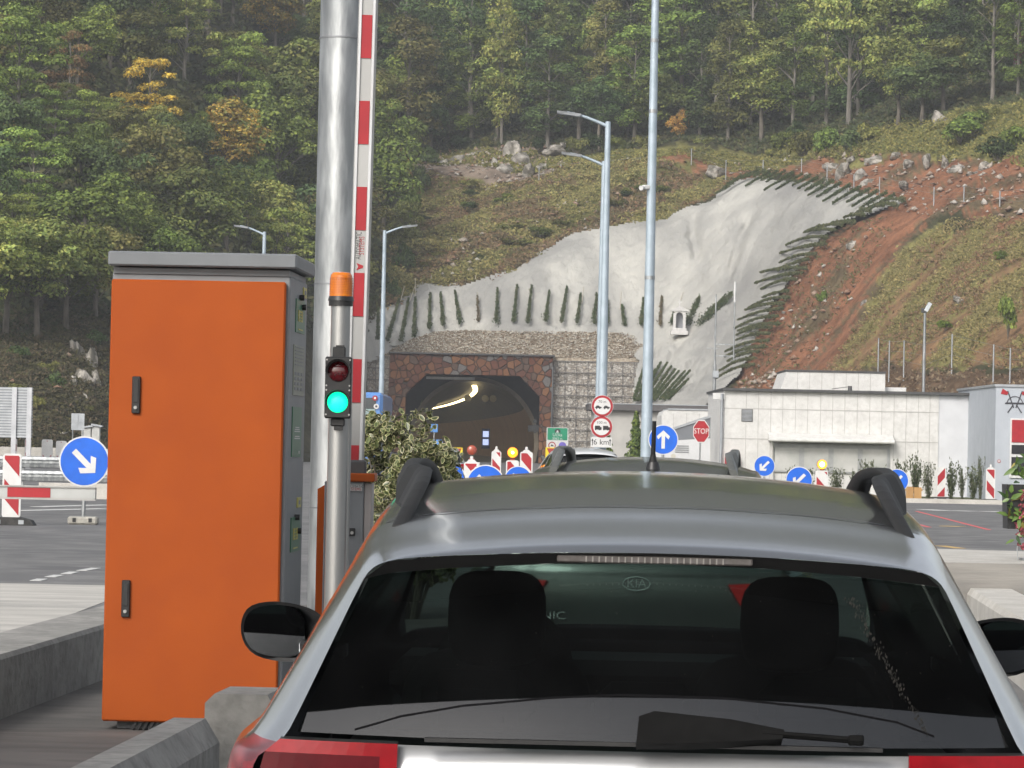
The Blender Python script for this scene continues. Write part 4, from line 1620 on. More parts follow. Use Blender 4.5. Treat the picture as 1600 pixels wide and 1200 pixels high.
struct(rd.build('tunnel_road', gm))
# lamps along the crown
lm = pm('tunnel_lamp', (.9, .8, .5), None, 5, .5, emit=(1.0, .80, .40), estr=4.0)
for y in list(np.arange(1.0, 60, 4.0)) + list(np.arange(62, 330, 6.5)):
    tl = MB()
    x0, x1 = float(spine(y)), float(spine(y + 2.6))
    Ln = 2.8 if y < 60 else 5.0
    ang = math.atan2(x1 - x0, 2.6)
    tl.box((0, 0, 0), (.42, Ln, .12), 0, Matrix.Rotation(-ang, 3, 'Z'))
    tl.build('ceiling_lamp', lm, root, (acx + x0 - .05, Y1 + y + 1, cz + rad - .42))
# fans, signals and signs inside
fn = MB()
for dx in (-.9, .75, 1.5):
    fn.cyl((acx + dx, Y1 + 24, cz + rad - 1.2), (acx + dx, Y1 + 27, cz + rad - 1.2), .33, n=14)
fn.build('jet_fan', pm('fan_steel', (.3, .28, .22), None, 6, .5, .5), root)
sg = MB()
for k in range(2):
    for q in range(3):
        x = orr - .35
        z = 3.6 - q * .42
        if k == 0:
            sg.disc((x, z), .17, -.99, 14, 0, -.93)
sg.build('lane_signal', M['black'], root)
e1 = MB()
e1.box((acx + float(spine(60)) + 1.55, Y1 + 58, 2.15), (.85, .2, 2.1), 1)
e1.box((acx + float(spine(60)) + 1.55, Y1 + 57.88, 2.62), (.6, .02, .62), 0)
e1.box((acx + float(spine(60)) + 1.55, Y1 + 57.88, 1.78), (.6, .02, .62), 0)
e1.build('emergency_sign', [pm('lit_sign', (.5, .6, .9), None, 5, .4, emit=(.55, .65, 1.0), estr=.8), pm('sign_case', (.02, .05, .25), None, 5, .4)], root)
hb = MB()
hb.box((lx(832), -1.0, 3.0), (.9, .12, .55))
hb.build('message_board', M['black'], root)
bar = MB()
bar.box((lx(700), 3.2, ot - .25), (4.2, .3, .22))
bar.build('light_gantry', M['alu'], root)

# gabion walls either side
gab = cell_mat('gabion_stone', [(.62, .58, .52), (.52, .47, .41), (.70, .66, .60), (.42, .38, .33), (.58, .51, .43), (.74, .70, .64)], (.17, .16, .14), 5.0, .06)
wire = pm('gabion_wire', (.16, .155, .15), (.2, .19, .18), 4, .6, .5)


def gabion(px0, px1, ptop, lb):
    a, b = lx(px0), lx(px1)
    zt_ = lz(ptop)
    root = thing('gabion_wall', lb, 'wall', (pc.x, PZ + .3, 0))
    bw = (b - a)
    nc, nr = max(1, round(bw / 2.0)), 9
    mb, wr = MB(), MB()
    for i in range(nc):
        for j in range(nr):
            w, h = bw / nc, zt_ / nr
            y = .10 * (j % 2) + rnd.uniform(0, .12)
            mb.box((a + w * (i + .5), 1.0 + y, h * (j + .5)), (w - .05, 2.0, h - .05), 0)
    for i in range(nc * 2 + 1):
        wr.box((a + bw * i / nc / 2, -.06, zt_ / 2), (.05, .03, zt_))
    for j in range(nr + 1):
        wr.box(((a + b) / 2, -.09, zt_ * j / nr), (bw, .03, .07))
    mb.build('stone_basket', gab, root)
    wr.build('wire_mesh', wire, root)


gabion(862, 1006, 561, 'wall of wire baskets filled with pale stones right of the tunnel portal')
gabion(520, 605, 560, 'wall of wire baskets left of the tunnel portal behind the bus')

# white shrine on the gravel ledge
sp = P(1061, 522, Tv(1061, 522).y - 2.6)
root = thing('shrine', 'small white arched shrine with a cross on the ledge above the portal', 'shrine', sp)
wm_ = pm('shrine_white', (.60, .59, .57), (.52, .51, .50), 5, .7)
mb = MB()
mb.box((0, 0, .1), (1.5, 1.2, .35), 0, None, .03)
mb.box((0, 0, .38), (1.25, 1.0, .25), 0, None, .03)
mb.box((-.42, 0, 1.15), (.22, .8, 1.3))
mb.box((.42, 0, 1.15), (.22, .8, 1.3))
ap = [(-.31 + 0, 1.5)] + [(.31 * math.cos(R(180 - 18 * i)), 1.5 + .38 * math.sin(R(180 - 18 * i))) for i in range(11)]
for i in range(10):
    a = (.31 * math.cos(R(180 - 18 * i)), 1.5 + .38 * math.sin(R(180 - 18 * i)))
    b = (.31 * math.cos(R(162 - 18 * i)), 1.5 + .38 * math.sin(R(162 - 18 * i)))
    mb.prism([a, b, (b[0], 2.0), (a[0], 2.0)], -.4, .4)
mb.build('frame', wm_, root)
rf = MB()
rf.prism([(-.75, 1.98), (.75, 1.98), (.75, 2.06), (0, 2.42), (-.75, 2.06)], -.5, .5)
rf.box((0, -.1, 2.68), (.10, .10, .6))
rf.box((0, -.1, 2.76), (.36, .09, .10))
rf.build('roof', wm_, root)
bk = MB()
bk.box((0, .32, 1.2), (.64, .05, 1.6))
bk.build('niche', pm('niche_grey', (.30, .31, .33), (.25, .26, .28), 4, .8), root)


# ================================================================== STREET FURNITURE
def steel_post(name, root, H, r0, r1, mat=None):
    mb = MB()
    mb.cyl((0, 0, 0), (0, 0, H), r0, r1, 12)
    mb.box((0, 0, .02), (r0 * 3.4, r0 * 3.4, .04))
    return mb.build(name, mat or M['post'], root)


def lamp_post(px, Z, ptop, side, arm, label):
    loc = col(px, Z, 0)
    u = _u / _u.z
    H = P(px + 8, ptop, Z).z
    root = thing('lamp_post', label, 'lamp post', loc, 0, 'tall galvanised lamp posts along the road')
    steel_post('pole', root, H, .17 if Z < 130 else .15, .085)
    mb = MB()
    pts = [(side * arm * t, 0, H - .15 + (.42 * math.sin(t * 1.57))) for t in (0, .2, .45, .7, .85)]
    mb.tube(pts, [.06, .05, .045, .04, .035], 8)
    mb.build('arm', M['post'], root)
    hd = MB()
    q = side
    hd.add([(q * arm * .55, -.13, H + .22), (q * arm * 1.05, -.16, H + .30), (q * arm * 1.05, .16, H + .30), (q * arm * .55, .13, H + .22), (q * arm * .58, -.11, H + .13), (q * arm * 1.04, -.13, H + .22), (q * arm * 1.04, .13, H + .22), (q * arm * .58, .11, H + .13)],
           [[0, 1, 2, 3], [7, 6, 5, 4], [0, 4, 5, 1], [1, 5, 6, 2], [2, 6, 7, 3], [3, 7, 4, 0]])
    hd.build('lamp_head', M['grey'] if 0 else pm('lamp_head_grey', (.42, .44, .46), None, 4, .4, .4), root)
    return root


lamp_post(938, 109, 190, -1, 1.5, 'nearest and tallest lamp post carrying two round distance signs')
lamp_post(933.5, 126, 252, -1, 1.45, 'lamp post overlapped by the taller one with the two round signs')
lamp_post(593, 166, 360, 1, 1.45, 'lamp post with its arm to the right beside the red and white barrier arm')
lamp_post(405, 170, 362, -1, 1.4, 'lamp post rising behind the orange cabinet before the dark wood')
# tall mast
loc = col(1008, 100, 0)
root = thing('mast', 'very tall tapered steel mast with a small camera, reaching beyond the top edge', 'mast', loc)
steel_post('pole', root, 15.5, .17, .10)
cmb = MB()
cz_ = hgt(1012, 293, 100)
cmb.box((-.16, -.12, cz_), (.2, .14, .12), 0, Matrix.Rotation(.5, 3, 'Z'), .02)
cmb.cyl((-.24, -.2, cz_ - .02), (-.31, -.3, cz_ - .04), .06, .07, 10)
cmb.build('camera', M['white'], root)
for zz in (6.3, 11.0, 13.0):
    r_ = MB()
    rr = .17 - .07 * zz / 15.5 + .01
    r_.cyl((0, 0, zz), (0, 0, zz + .1), rr, rr, 12)
    r_.build('collar', M['galv'], root)

# floodlight post on the right
loc = col(1440, 152, 0)
H = hgt(1444, 488, 152)
root = thing('floodlight_post', 'slim post with a tilted floodlight behind the concrete building', 'lamp post', loc)
steel_post('pole', root, H, .075, .06, M['galv'])
fl = MB()
fl.box((.12, 0, H + .22), (.18, .3, .42), 0, Matrix.Rotation(.5, 3, 'Y'), .02)
fl.box((-.06, 0, H + .08), (.2, .22, .2), 1, None, .02)
fl.build('floodlight', [pm('flood_glass', (.62, .66, .68), None, 4, .2, .3), M['dark']], root)
bs = MB()
bs.cyl((0, 0, H * .42), (1.05, 0, H * .20), .03, n=8)
bs.build('brace', M['galv'], root)

# antenna mast
Zm = 150
loc = col(1113, Zm, 0)
root = thing('antenna_mast', 'thin radio mast with side arms and a second whip antenna left of the concrete building', 'antenna')
root.location = loc
H = hgt(1115, 460, Zm)
pl_ = MB()
pl_.cyl((0, 0, 0), (0, 0, hgt(1114, 570, Zm)), .075, n=10)
pl_.cyl((0, 0, hgt(1114, 570, Zm)), (0, 0, H), .045, .03, n=8)
pl_.build('pole', M['galv'], root)
ar = MB()
for py in (538, 556):
    z = hgt(1128, py, Zm)
    ar.box((.4, 0, z), (.9, .05, .05))
ar.box((-.1, 0, hgt(1110, 544, Zm)), (.5, .04, .04))
ar.build('bracket', M['galv'], root)
wp = MB()
xo = (1143 - 1113) * Zm / F - .02
wp.cyl((xo, 0, hgt(1143, 562, Zm)), (xo, 0, hgt(1143, 440, Zm)), .03, .03, 8)
wp.cyl((xo, 0, hgt(1143, 472, Zm)), (xo, 0, hgt(1143, 440, Zm)), .045, .045, 8, 1)
wp.build('whip_antenna', [M['galv'], M['white']], root)
bx = MB()
bx.box((.04, -.12, hgt(1114, 585, Zm)), (.26, .2, .3), 0, None, .02)
bx.build('junction_box', M['signback'], root)


# ------------------------------------------------------------------ signs
def rim_disc(mb, r, rim, face, edge, y=-.03, c=(0, 0)):
    mb.disc(c, r, y, 40, edge, y + .02)
    mb.disc(c, r - rim, y - .005, 40, face, y - .001)


def rotp(poly, a, c=(0, 0)):
    ca, sa = math.cos(a), math.sin(a)
    return [(c[0] + x * ca - z * sa, c[1] + x * sa + z * ca) for x, z in poly]


def arrow(mb, r, a, mi, y, c=(0, 0), fat=1.0):
    """white arrow; a = 0 points up"""
    w = .105 * r * fat
    mb.prism(rotp([(-w, -.62 * r), (w, -.62 * r), (w, .45 * r), (-w, .45 * r)], a, c), y, y + .002, mi)
    for s in (1, -1):
        pts = [(0, .66 * r), (0, .38 * r), (s * .36 * r, .02 * r), (s * .46 * r, .24 * r)]
        if s > 0:
            pts = pts[::1]
        else:
            pts = pts[::-1]
        mb.prism(rotp(pts, a, c), y - .002, y + .001, mi)


def blue_sign(px, py, Z, dia_px, ang, label, group=None, base=True, lamp=False):
    r = dia_px * Z / F / 2
    loc = col(px, Z, 0)
    z = hgt(px, py, Z)
    root = thing('direction_sign', label, 'road sign', loc, 0, group)
    mb = MB()
    rim_disc(mb, r, r * .06, 0, 1, -.05, (0, z))
    arrow(mb, r * .95, ang, 1, -.060, (0, z), 1.15)
    mb.build('sign_face', [M['blue'], M['white'], M['signback']], root)
    ps = MB()
    ps.cyl((0, 0, .05), (0, 0, z + r * .6), .035, n=8)
    ps.build('post', M['galv'], root)
    if base:
        b = MB()
        b.box((0, 0, .07), (.52, .34, .14), 0, None, .03)
        b.box((-.14, -.175, .08), (.06, .01, .07), 1)
        b.box((.14, -.175, .08), (.06, .01, .07), 1)
        b.build('base', [pm('cast_base', (.42, .40, .35), (.3, .29, .26), 12, .9), M['black']], root)
    return root


blue_sign(130, 721, 62.5, 79, R(225 - 0), 'large round blue sign with white arrow pointing down right, left of the orange cabinet')
blue_sign(1034, 687, 88, 47, 0, 'round blue sign with white arrow pointing straight up beside the foot of the mast', None, True)
GC = 'round blue arrow signs among the roadworks boards'
blue_sign(700, 746, 66, 50, R(225), 'round blue arrow sign peeking out just right of the left roof rail', None)
blue_sign(757, 756, 60, 60, R(225), 'round blue sign half hidden behind the silver car roof, left of the lit amber lamp', None)
blue_sign(808, 750, 66, 44, R(225), 'small round blue sign half hidden behind the car roof, right of the lit amber lamp', None)
blue_sign(1193, 728, 100, 33, R(135), 'round blue arrow sign right behind the roof rail of the dark car ahead', None)
blue_sign(1247, 750, 76, 42, R(135), 'round blue arrow sign half hidden by the car roof, left of the glowing lamp', None)
blue_sign(1400, 751, 88, 37, R(135), 'round blue arrow sign pointing down left beside the right roof rail of the silver car', None)


def beacon_board(px, pbase, Z, w, h, label, flip=1, group=None, lamp=None, z0=.12, chevron=False, knob=False, tilt=0.0):
    loc = col(px, Z, 0)
    root = thing('warning_board', label, 'warning board', loc, tilt, group)
    mb = MB()
    mb.prism(rrect(w, h, w * .16, 0, z0 + h / 2), -.02, .02, 0)
    iw, ih = w * .80, h - w * .22
    x0, x1, zz0, zz1 = -iw / 2, iw / 2, z0 + h / 2 - ih / 2, z0 + h / 2 + ih / 2
    st = w * 1.05
    zc = zz0 - 2 * st
    while zc < zz1 + 2 * st:
        if chevron:
            for s in (1, -1):
                poly = [(0, zc), (s * iw / 2, zc + iw * .5), (s * iw / 2, zc + iw * .5 + st * .5), (0, zc + st * .5)]
                if s < 0:
                    poly = poly[::-1]
                pl = clip_rect(poly, x0, x1, zz0, zz1)
                if len(pl) > 2:
                    mb.prism(pl, -.025, -.021, 1)
        else:
            dz = iw * 1.15 * flip
            poly = [(x0, zc + (dz if flip < 0 else dz) * 1.0), (x1, zc), (x1, zc + st), (x0, zc + st + dz)]
            poly = [(x0, zc + dz), (x1, zc), (x1, zc + st), (x0, zc + dz + st)]
            pl = clip_rect(poly, x0, x1, zz0, zz1)
            if len(pl) > 2:
                mb.prism(pl, -.025, -.021, 1)
        zc += st * 2
    if knob:
        mb.box((0, 0, z0 + h + .05), (w * .22, .03, .16), 0, None, .01)
        mb.prism([(-w * .42, z0 + h - .04), (w * .42, z0 + h - .04), (w * .2, z0 + h + .05), (-w * .2, z0 + h + .05)], -.018, .018, 0)
    mb.build('board', [M['white'], M['red']], root)
    b = MB()
    b.prism([(-.42, 0), (.42, 0), (.36, .09), (.15, .14), (-.15, .14), (-.36, .09)], -.2, .2, 0)
    b.box((-.2, -.205, .06), (.09, .012, .07), 1)
    b.box((.2, -.205, .06), (.09, .012, .07), 1)
    b.build('base', [M['rubber'], M['signback']], root)
    if lamp:
        lz_ = z0 + h + (.14 if not knob else .22)
        l = MB()
        l.box((0, .05, z0 + h + .02), (.1, .08, .12), 1)
        l.cyl((0, .08, lz_ + .03), (0, -.05, lz_ + .03), lamp[1], n=20, mi=1)
        l.sphere((0, -.05, lz_ + .03), lamp[1] * .94, 18, 10, 0, (1, .45, 1))
        if lamp[0] in (amber_on, amber_hot):
            l.sphere((0, -.09, lz_ + .03), lamp[1] * (.55 if lamp[0] is amber_hot else .32), 14, 8, 2, (1, .4, 1))
        l.build('warning_lamp', [lamp[0], pm('lamp_housing', (.38, .06, .03), None, 6, .4), hot_core], root)
    return root


amber_on = pm('lamp_lit', (.3, .12, .01), None, 4, .4, emit=(1.0, .33, .015), estr=1.8)
amber_hot = pm('lamp_lit_bright', (.3, .12, .01), None, 4, .4, emit=(1.0, .40, .03), estr=2.2)
hot_core = pm('lamp_core', (.9, .7, .3), None, 4, .4, emit=(1.0, .85, .45), estr=6.0)
dome_off = pm('lamp_unlit', (.34, .07, .035), (.28, .05, .03), 6, .25, coat=.5)
beacon_board(17, 820, 61, .32, 1.10, 'red and white striped board behind the lowered barrier arm at the far left', 1, None, None, .13)
beacon_board(1470, 790, 117, .30, 1.0, 'red and white striped board with stripes rising to the right before the concrete building', -1, None, None, .12)
beacon_board(1547, 790, 114, .30, 1.0, 'red and white striped board with stripes falling to the right near the fire station', 1, None, None, .12, knob=True)
GT = 'roadworks boards with red triangles before the tunnel'
beacon_board(735, 0, 75, .32, 1.06, 'white topped red board carrying an unlit dark orange lamp', 1, None, (dome_off, .105), .12, knob=True)
beacon_board(745, 0, 64, .26, 1.0, 'white topped red board between the two blue discs left of the lit amber lamp', 1, None, None, .1, knob=True)
beacon_board(774, 0, 95, .26, 1.28, 'slim white topped board behind the gap left of the lit amber lamp', 1, None, None, .1, knob=True)
beacon_board(799, 0, 78, .28, 1.12, 'red and white board carrying the lit amber lamp before the tunnel mouth', 1, None, (amber_on, .12), .1)
beacon_board(821, 0, 95, .34, 1.28, 'white topped board right of the lit amber lamp', 1, None, None, .1, knob=True)
beacon_board(693, 0, 100, .30, 1.2, 'white board with red top beside the variegated shrub', 1, None, None, .1, knob=True)
beacon_board(1283, 0, 100, .36, .92, 'red and white board carrying the glowing lamp before the concrete building', 1, None, (amber_hot, .14), .1)
GL_ = 'small boards behind the left guardrail'
beacon_board(21, 0, 168, .30, 1.25, 'small striped board left of the pair behind the guardrail', 1, None, None, .1)
beacon_board(43, 0, 168, .30, 1.25, 'small striped board right of the pair behind the guardrail, under the big sign', 1, None, None, .1)
beacon_board(73, 0, 168, .52, 1.25, 'wide chevron board behind the guardrail left of the blue arrow sign', 1, None, None, .1, chevron=True)
beacon_board(95, 0, 168, .50, 1.2, 'wide chevron board behind the guardrail partly covered by the blue arrow sign', 1, None, None, .1, chevron=True)

# stop sign
Z = 128
loc = col(1091, Z, 0)
root = thing('stop_sign', 'red octagonal STOP sign on a thin post before the low white building', 'road sign', loc)
z, r = hgt(1094, 674, Z), .375
mb = MB()
oc = lambda rr: [(.06 + rr * math.cos(R(22.5 + 45 * i)) * .84, z + rr * 1.18 * math.sin(R(22.5 + 45 * i))) for i in range(8)]
mb.prism(oc(r), -.05, -.03, 0)
mb.prism(oc(r * .92), -.055, -.051, 1)
mb.text('STOP', (.06, z), .275, -.058, 0, 0, .8)
mb.build('sign_face', [M['white'], M['red']], root)
MB().cyl((0, 0, 0), (.05, 0, z), .03, n=8).build('post', M['galv'], root)

# distance signs on the nearest lamp post
Z = 108.6


def car_icon(mb, c, s, mi, y, truck=False):
    if truck:
        mb.prism([(c[0] - s * .5, c[1] - s * .35), (c[0] + s * .5, c[1] - s * .35), (c[0] + s * .5, c[1] + s * .4), (c[0] - s * .5, c[1] + s * .4)], y, y + .002, mi)
    else:
        mb.prism([(c[0] - s * .75, c[1] - s * .25), (c[0] + s * .75, c[1] - s * .25), (c[0] + s * .7, c[1] + s * .05), (c[0] + s * .35, c[1] + s * .08), (c[0] + s * .12, c[1] + s * .32), (c[0] - s * .35, c[1] + s * .32), (c[0] - s * .55, c[1] + s * .05)], y, y + .002, mi)
    for dx in (-.35, .35):
        mb.disc((c[0] + dx * s, c[1] - s * .32), s * .15, y - .002, 12, mi)


for (px, py, truck, tx, lb) in ((938, 634.5, False, '70 m', 'round red ringed sign with two cars, upper of the two on the lamp post'), (937.5, 667, True, '100 m', 'round red ringed sign with two trucks, lower of the two on the lamp post')):
    p = col(px, Z, 0)
    zc = hgt(px, py, Z)
    root = thing('distance_sign', lb, 'road sign', (p.x, Z, zc))
    mb = MB()
    mb.disc((0, 0), .335, -.14, 40, 0, -.12)
    mb.disc((0, 0), .325, -.145, 40, 1, -.141)
    mb.disc((0, 0), .255, -.150, 40, 0, -.146)
    mb.text(tx, (0, .13), .12, -.153, 2)
    for dx in (-.125, .125):
        car_icon(mb, (dx, -.03), .16 if truck else .14, 2, -.153, truck)
        if truck:
            mb.box((dx + (.1 if dx > 0 else .1), -.152, -.05), (.05, .003, .09), 2)
    mb.build('sign_face', [M['white'], M['red'], M['black']], root)
    cl_ = MB()
    cl_.box((0, -.1, 0), (.06, .06, .1))
    cl_.build('clamp', M['galv'], root)
p = col(937.5, Z, 0)
zc = hgt(937.5, 691, Z)
root = thing('distance_plate', 'white plate reading 6 km between two arrows under the round signs', 'road sign', (p.x, Z, zc))
mb = MB()
mb.prism(rrect(.64, .31, .03), -.14, -.12, 0)
mb.text('6 km', (0, -.0), .24, -.143, 1)
for s in (-1, 1):
    mb.box((s * .27, -.142, -.0), (.022, .003, .2), 1)
    mb.prism([(s * .27 - .035, .04), (s * .27 + .035, .04), (s * .27, .11)], -.144, -.142, 1)
mb.build('sign_face', [M['white'], M['black']], root)
MB().box((0, -.1, 0), (.06, .06, .1)).build('clamp', M['galv'], root)

# green tunnel sign
Z = 270
p = col(870, Z, 0)
root = thing('tunnel_sign', 'white and green tunnel name sign beside the portal', 'road sign', p)
z0, z1 = hgt(870, 704, Z), hgt(870, 668, Z)
w = 34 * Z / F
mb = MB()
mb.prism(rrect(w, z1 - z0, .05, 0, (z0 + z1) / 2), -.05, -.02, 0)
zm = z0 + (z1 - z0) * .43
mb.prism(rrect(w - .14, z1 - zm - .08, .04, 0, (z1 + zm) / 2), -.056, -.051, 1)
zq = zm + (z1 - zm) * .76
mb.prism([(-.22, zq - .14), (.22, zq - .14), (.22, zq), (.12, zq + .1), (0, zq + .14), (-.12, zq + .1), (-.22, zq)], -.060, -.057, 2)
mb.prism([(-.1, zq - .14), (.1, zq - .14), (.03, zq + .03), (-.03, zq + .03)], -.064, -.061, 0)
mb.text('U\u010dka', (0, zm + (z1 - zm) * .44), .34, -.060, 0)
mb.text('5062 m', (0, zm + (z1 - zm) * .15), .25, -.060, 0)
zl = (z0 + zm) / 2
mb.disc((-w * .24, zl), .29, -.056, 28, 3)
mb.disc((-w * .24, zl), .21, -.060, 28, 0)
mb.prism([(-w * .24 - .12, zl - .06), (-w * .24 + .13, zl - .06), (-w * .24 + .1, zl + .02), (-w * .24 - .04, zl + .09)], -.063, -.061, 2)
mb.disc((w * .24, zl), .29, -.056, 28, 4)
mb.build('sign_face', [M['white'], M['green'], M['black'], M['red'], pm('violet_film', (.16, .12, .50), None, 5, .4)], root)
ps = MB()
ps.cyl((.5, 0, 0), (.5, 0, z0 + .2), .06, n=8)
ps.cyl((-.5, 0, 0), (-.5, 0, z0 + .2), .06, n=8)
ps.build('post', M['galv'], root)

# yellow and red chevron boards
for (px, f1, lb) in ((712, 1, 'yellow and red warning board behind the silver car before the tunnel'), (862, -1, 'yellow and red warning board right of the portal foot')):
    Z = 230
    p = col(px, Z, 0)
    root = thing('hazard_board', lb, 'warning board', p)
    mb = MB()
    zc = hgt(px, 713, Z)
    w, h = .85, 1.15
    mb.prism([(-w / 2, zc - h / 2), (w / 2, zc - h / 2), (w / 2, zc + h / 2), (-w / 2, zc + h / 2)], -.05, -.02, 0)
    t = [(-w / 2 + .08, zc + h / 2 - .06), (w / 2 - .06, zc + h / 2 - .06), (f1 * .05, zc - .1)]
    mb.prism(t[::-1], -.056, -.051, 1)
    mb.build('board', [M['yellow'], M['red']], root)
    MB().box((0, 0, zc / 2 - .1), (.08, .05, zc)).build('post', M['galv'], root)

# big sign seen from behind, far left
Z = 165
p = col(10, Z, 0)
root = thing('sign_back', 'back of a large ribbed aluminium road sign at the far left', 'road sign', p)
zt_, zb_ = hgt(20, 605, Z), hgt(20, 684, Z)
x1 = (49 - 10) * Z / F
mb = MB()
n = 18
for i in range(n):
    zz = zb_ + (zt_ - zb_) * (i + .5) / n
    mb.box((x1 - 1.9, 0, zz), (3.8, .04, (zt_ - zb_) / n * .62), 0)
    mb.box((x1 - 1.9, .012, zz), (3.78, .02, (zt_ - zb_) / n), 1)
mb.build('panel', [pm('ribbed_aluminium', (.46, .48, .50), (.38, .40, .42), 3, .45, .4), pm('rib_shadow_gap', (.22, .235, .25), None, 3, .6)], root)
for xx in (x1 - .85, x1 - .15, x1 - 3.2):
    MB().box((xx, -.08, zt_ / 2 + .0), (.22, .1, zt_)).build('post', pm('sign_post_grey', (.50, .51, .53), (.42, .43, .45), 3, .5, .3), root)
Z = 168
p = col(120, Z, 0)
root = thing('sign_back', 'small grey sign seen from behind, above the round blue arrow sign', 'road sign', p)
zt_, zb_ = hgt(120, 646, Z), hgt(120, 672, Z)
mb = MB()
mb.box((0, 0, (zt_ + zb_) / 2), (.62, .03, zt_ - zb_))
mb.box((0, -.03, (zt_ + zb_) / 2), (.02, .03, zt_ - zb_))
mb.box((0, -.03, (zt_ + zb_) / 2), (.62, .03, .02))
mb.build('panel', M['signback'], root)
for s in (-.24, .24):
    MB().cyl((s, .05, 0), (s, .05, zt_), .03, n=8).build('post', M['galv'], root)
for i, (px, py, w, h, lb) in enumerate(((134, 674, .45, .42, 'pale cabinet behind the round blue arrow sign'), (149, 672, .38, .55, 'taller pale cabinet behind the blue arrow sign, next to the orange cabinet'))):
    Z = 172
    p = col(px, Z, 0)
    zt_ = hgt(px, py - 6, Z)
    root = thing('utility_box', lb, 'cabinet', p)
    MB().box((0, 0, zt_ / 2), (w, .4, zt_), 0, None, .02).build('body', pm('box_grey', (.50, .50, .48), (.42, .42, .40), 4, .6), root)
    MB().box((.04, -.03, zt_ + .04), (w + .16, .55, .08), 0, Matrix.Rotation(.15 * (i * 2 - 1), 3, 'Y')).build('lid', M['signback'], root)

# guardrail and concrete barrier on the left
Z = 93
root = thing('guardrail', 'double steel guardrail behind the striped board at the far left', 'guardrail', col(0, Z, 0))
xa, xb = (-420) * Z / F, (172) * Z / F
for (pt, pb) in ((713, 731), (735, 752)):
    zt_, zb_ = hgt(60, pt, Z), hgt(60, pb, Z)
    h = zt_ - zb_
    mb = MB()
    prof = [(0, 0), (-.05, .05), (-.06, .28), (-.005, .42), (-.005, .58), (-.06, .72), (-.05, .95), (0, 1)]
    for i in range(7):
        (y0, a), (y1, b) = prof[i], prof[i + 1]
        mb.add([(xa, y0, zb_ + a * h), (xb, y0, zb_ + a * h), (xb, y1, zb_ + b * h), (xa, y1, zb_ + b * h)], [[0, 1, 2, 3]])
    mb.build('rail', M['galv'], root)
for i in range(7):
    x = xb - .9 - i * 1.45
    MB().box((x, .1, .42), (.12, .14, .9)).build('post', M['galv'], root)
cb = MB()
cb.slab([(0, 0), (9, 0), (9, .5), (0, .5)], 0, hgt(60, 699, 172))
o = cb.build('concrete_barrier', M['concrete_pale'], None, col(-120, 171, 0))
tag(o, 'low beige concrete barrier behind the guardrail on the left', 'barrier')
cb = MB()
cb.slab([(0, 0), (4.2, 0), (4.2, .35), (0, .35)], 0, .38)
tag(cb.build('concrete_barrier', M['concrete_pale'], None, col(60, 88, 0)), 'low pale concrete kerb block in front of the guardrail foot', 'barrier')

# lowered barrier arm of the neighbouring lane
Z = 31
p = col(146, Z, 0)
zc = hgt(80, 770, Z)
root = thing('boom_barrier', 'lowered red and white barrier arm crossing the left edge of the photo', 'barrier')
root.location = (p.x, Z, zc)
mb = MB()
h_ = 21 * Z / F
mb.box((-2.2, 0, 0), (4.4, .05, h_), 0, None, .008)
mb.box((-2.2, -.03, h_ * .47), (4.4, .03, h_ * .10), 0)
mb.box((-2.2, -.03, -h_ * .47), (4.4, .03, h_ * .10), 0)
s_ = Z / F
for (a, b) in ((-138, -71), (-275, -208), (-412, -345), (-550, -482)):
    mb.box(((a + b) / 2 * s_, -.029, 0), ((b - a) * s_, .008, h_ * .72), 1)
mb.box((-2.2, -.026, 0), (4.39, .004, h_ * .74), 2)
mb.build('arm', [M['alu'], M['red'], pm('arm_grey_film', (.42, .43, .42), None, 5, .5)], root)
MB().box((-5.0, .1, -.45), (.45, .4, 1.25), 0, None, .02).build('housing', M['grey'], root)
MB().box((-4.6, .0, 0), (.5, .06, .12)).build('arm_clamp', M['dark'], root)

# ------------------------------------------------------------------ orange cabinet
CZ = 17.4
s_ = CZ / F
bl, br = P(161, 1128, CZ), P(440, 1133, CZ)
tz = hgt(300, 428, CZ)
bz = hgt(300, 1130, CZ)
cw = (446 - 166) * s_
cxm_ = P(306, 800, CZ).x
depth_ = .82
root = thing('payment_cabinet', 'tall orange and grey toll payment cabinet on the left island', 'cabinet', (cxm_, CZ, IZ), R(-2.4))
hz = tz - IZ
b0 = bz - IZ
mb = MB()
mb.box((0, depth_ / 2 + .02, (hz + b0) / 2), (cw, depth_, hz - b0), 0, None, .006)
mb.build('body', M['grey'], root)
dr = MB()
dr.box((-.008, -.005, (hz + b0) / 2 - .015), (cw - .02, .045, hz - b0 - .035), 0, None, .008)
dr = dr.build('door', M['orange'], root)
for (px, py, h) in ((206, 617, 58), (197, 935, 58)):
    hd = MB()
    x = (px - 306) * s_ + .012
    z = hgt(px, py, CZ) - IZ
    hd.box((x, -.036, z), (13 * s_, .02, h * s_), 0, None, .004)
    hd.box((x, -.047, z + .02), (8 * s_, .006, h * s_ * .62), 0, None, .002)
    hd.cyl((x, -.045, z - h * s_ * .34), (x, -.058, z - h * s_ * .34), .0085, n=14, mi=1)
    hd.build('handle', [M['black'], M['alu']], dr)
cpm = MB()
ztop = hgt(310, 396, CZ) - IZ
cpm.box((0.01, depth_ / 2, (hz + ztop) / 2 + .018), (cw + .05, depth_ + .1, ztop - hz - .03), 0, None, .008)
cpm.box((0, depth_ / 2, hz + .012), (cw - .01, depth_ - .02, .03), 0)
cpm.build('lid', pm('lid_grey', (.17, .18, .19), (.15, .16, .17), 5, .45), root)
pl_ = MB()
pl_.box((0, depth_ / 2 + .05, b0 / 2), (cw - .12, depth_ - .1, b0), 0)
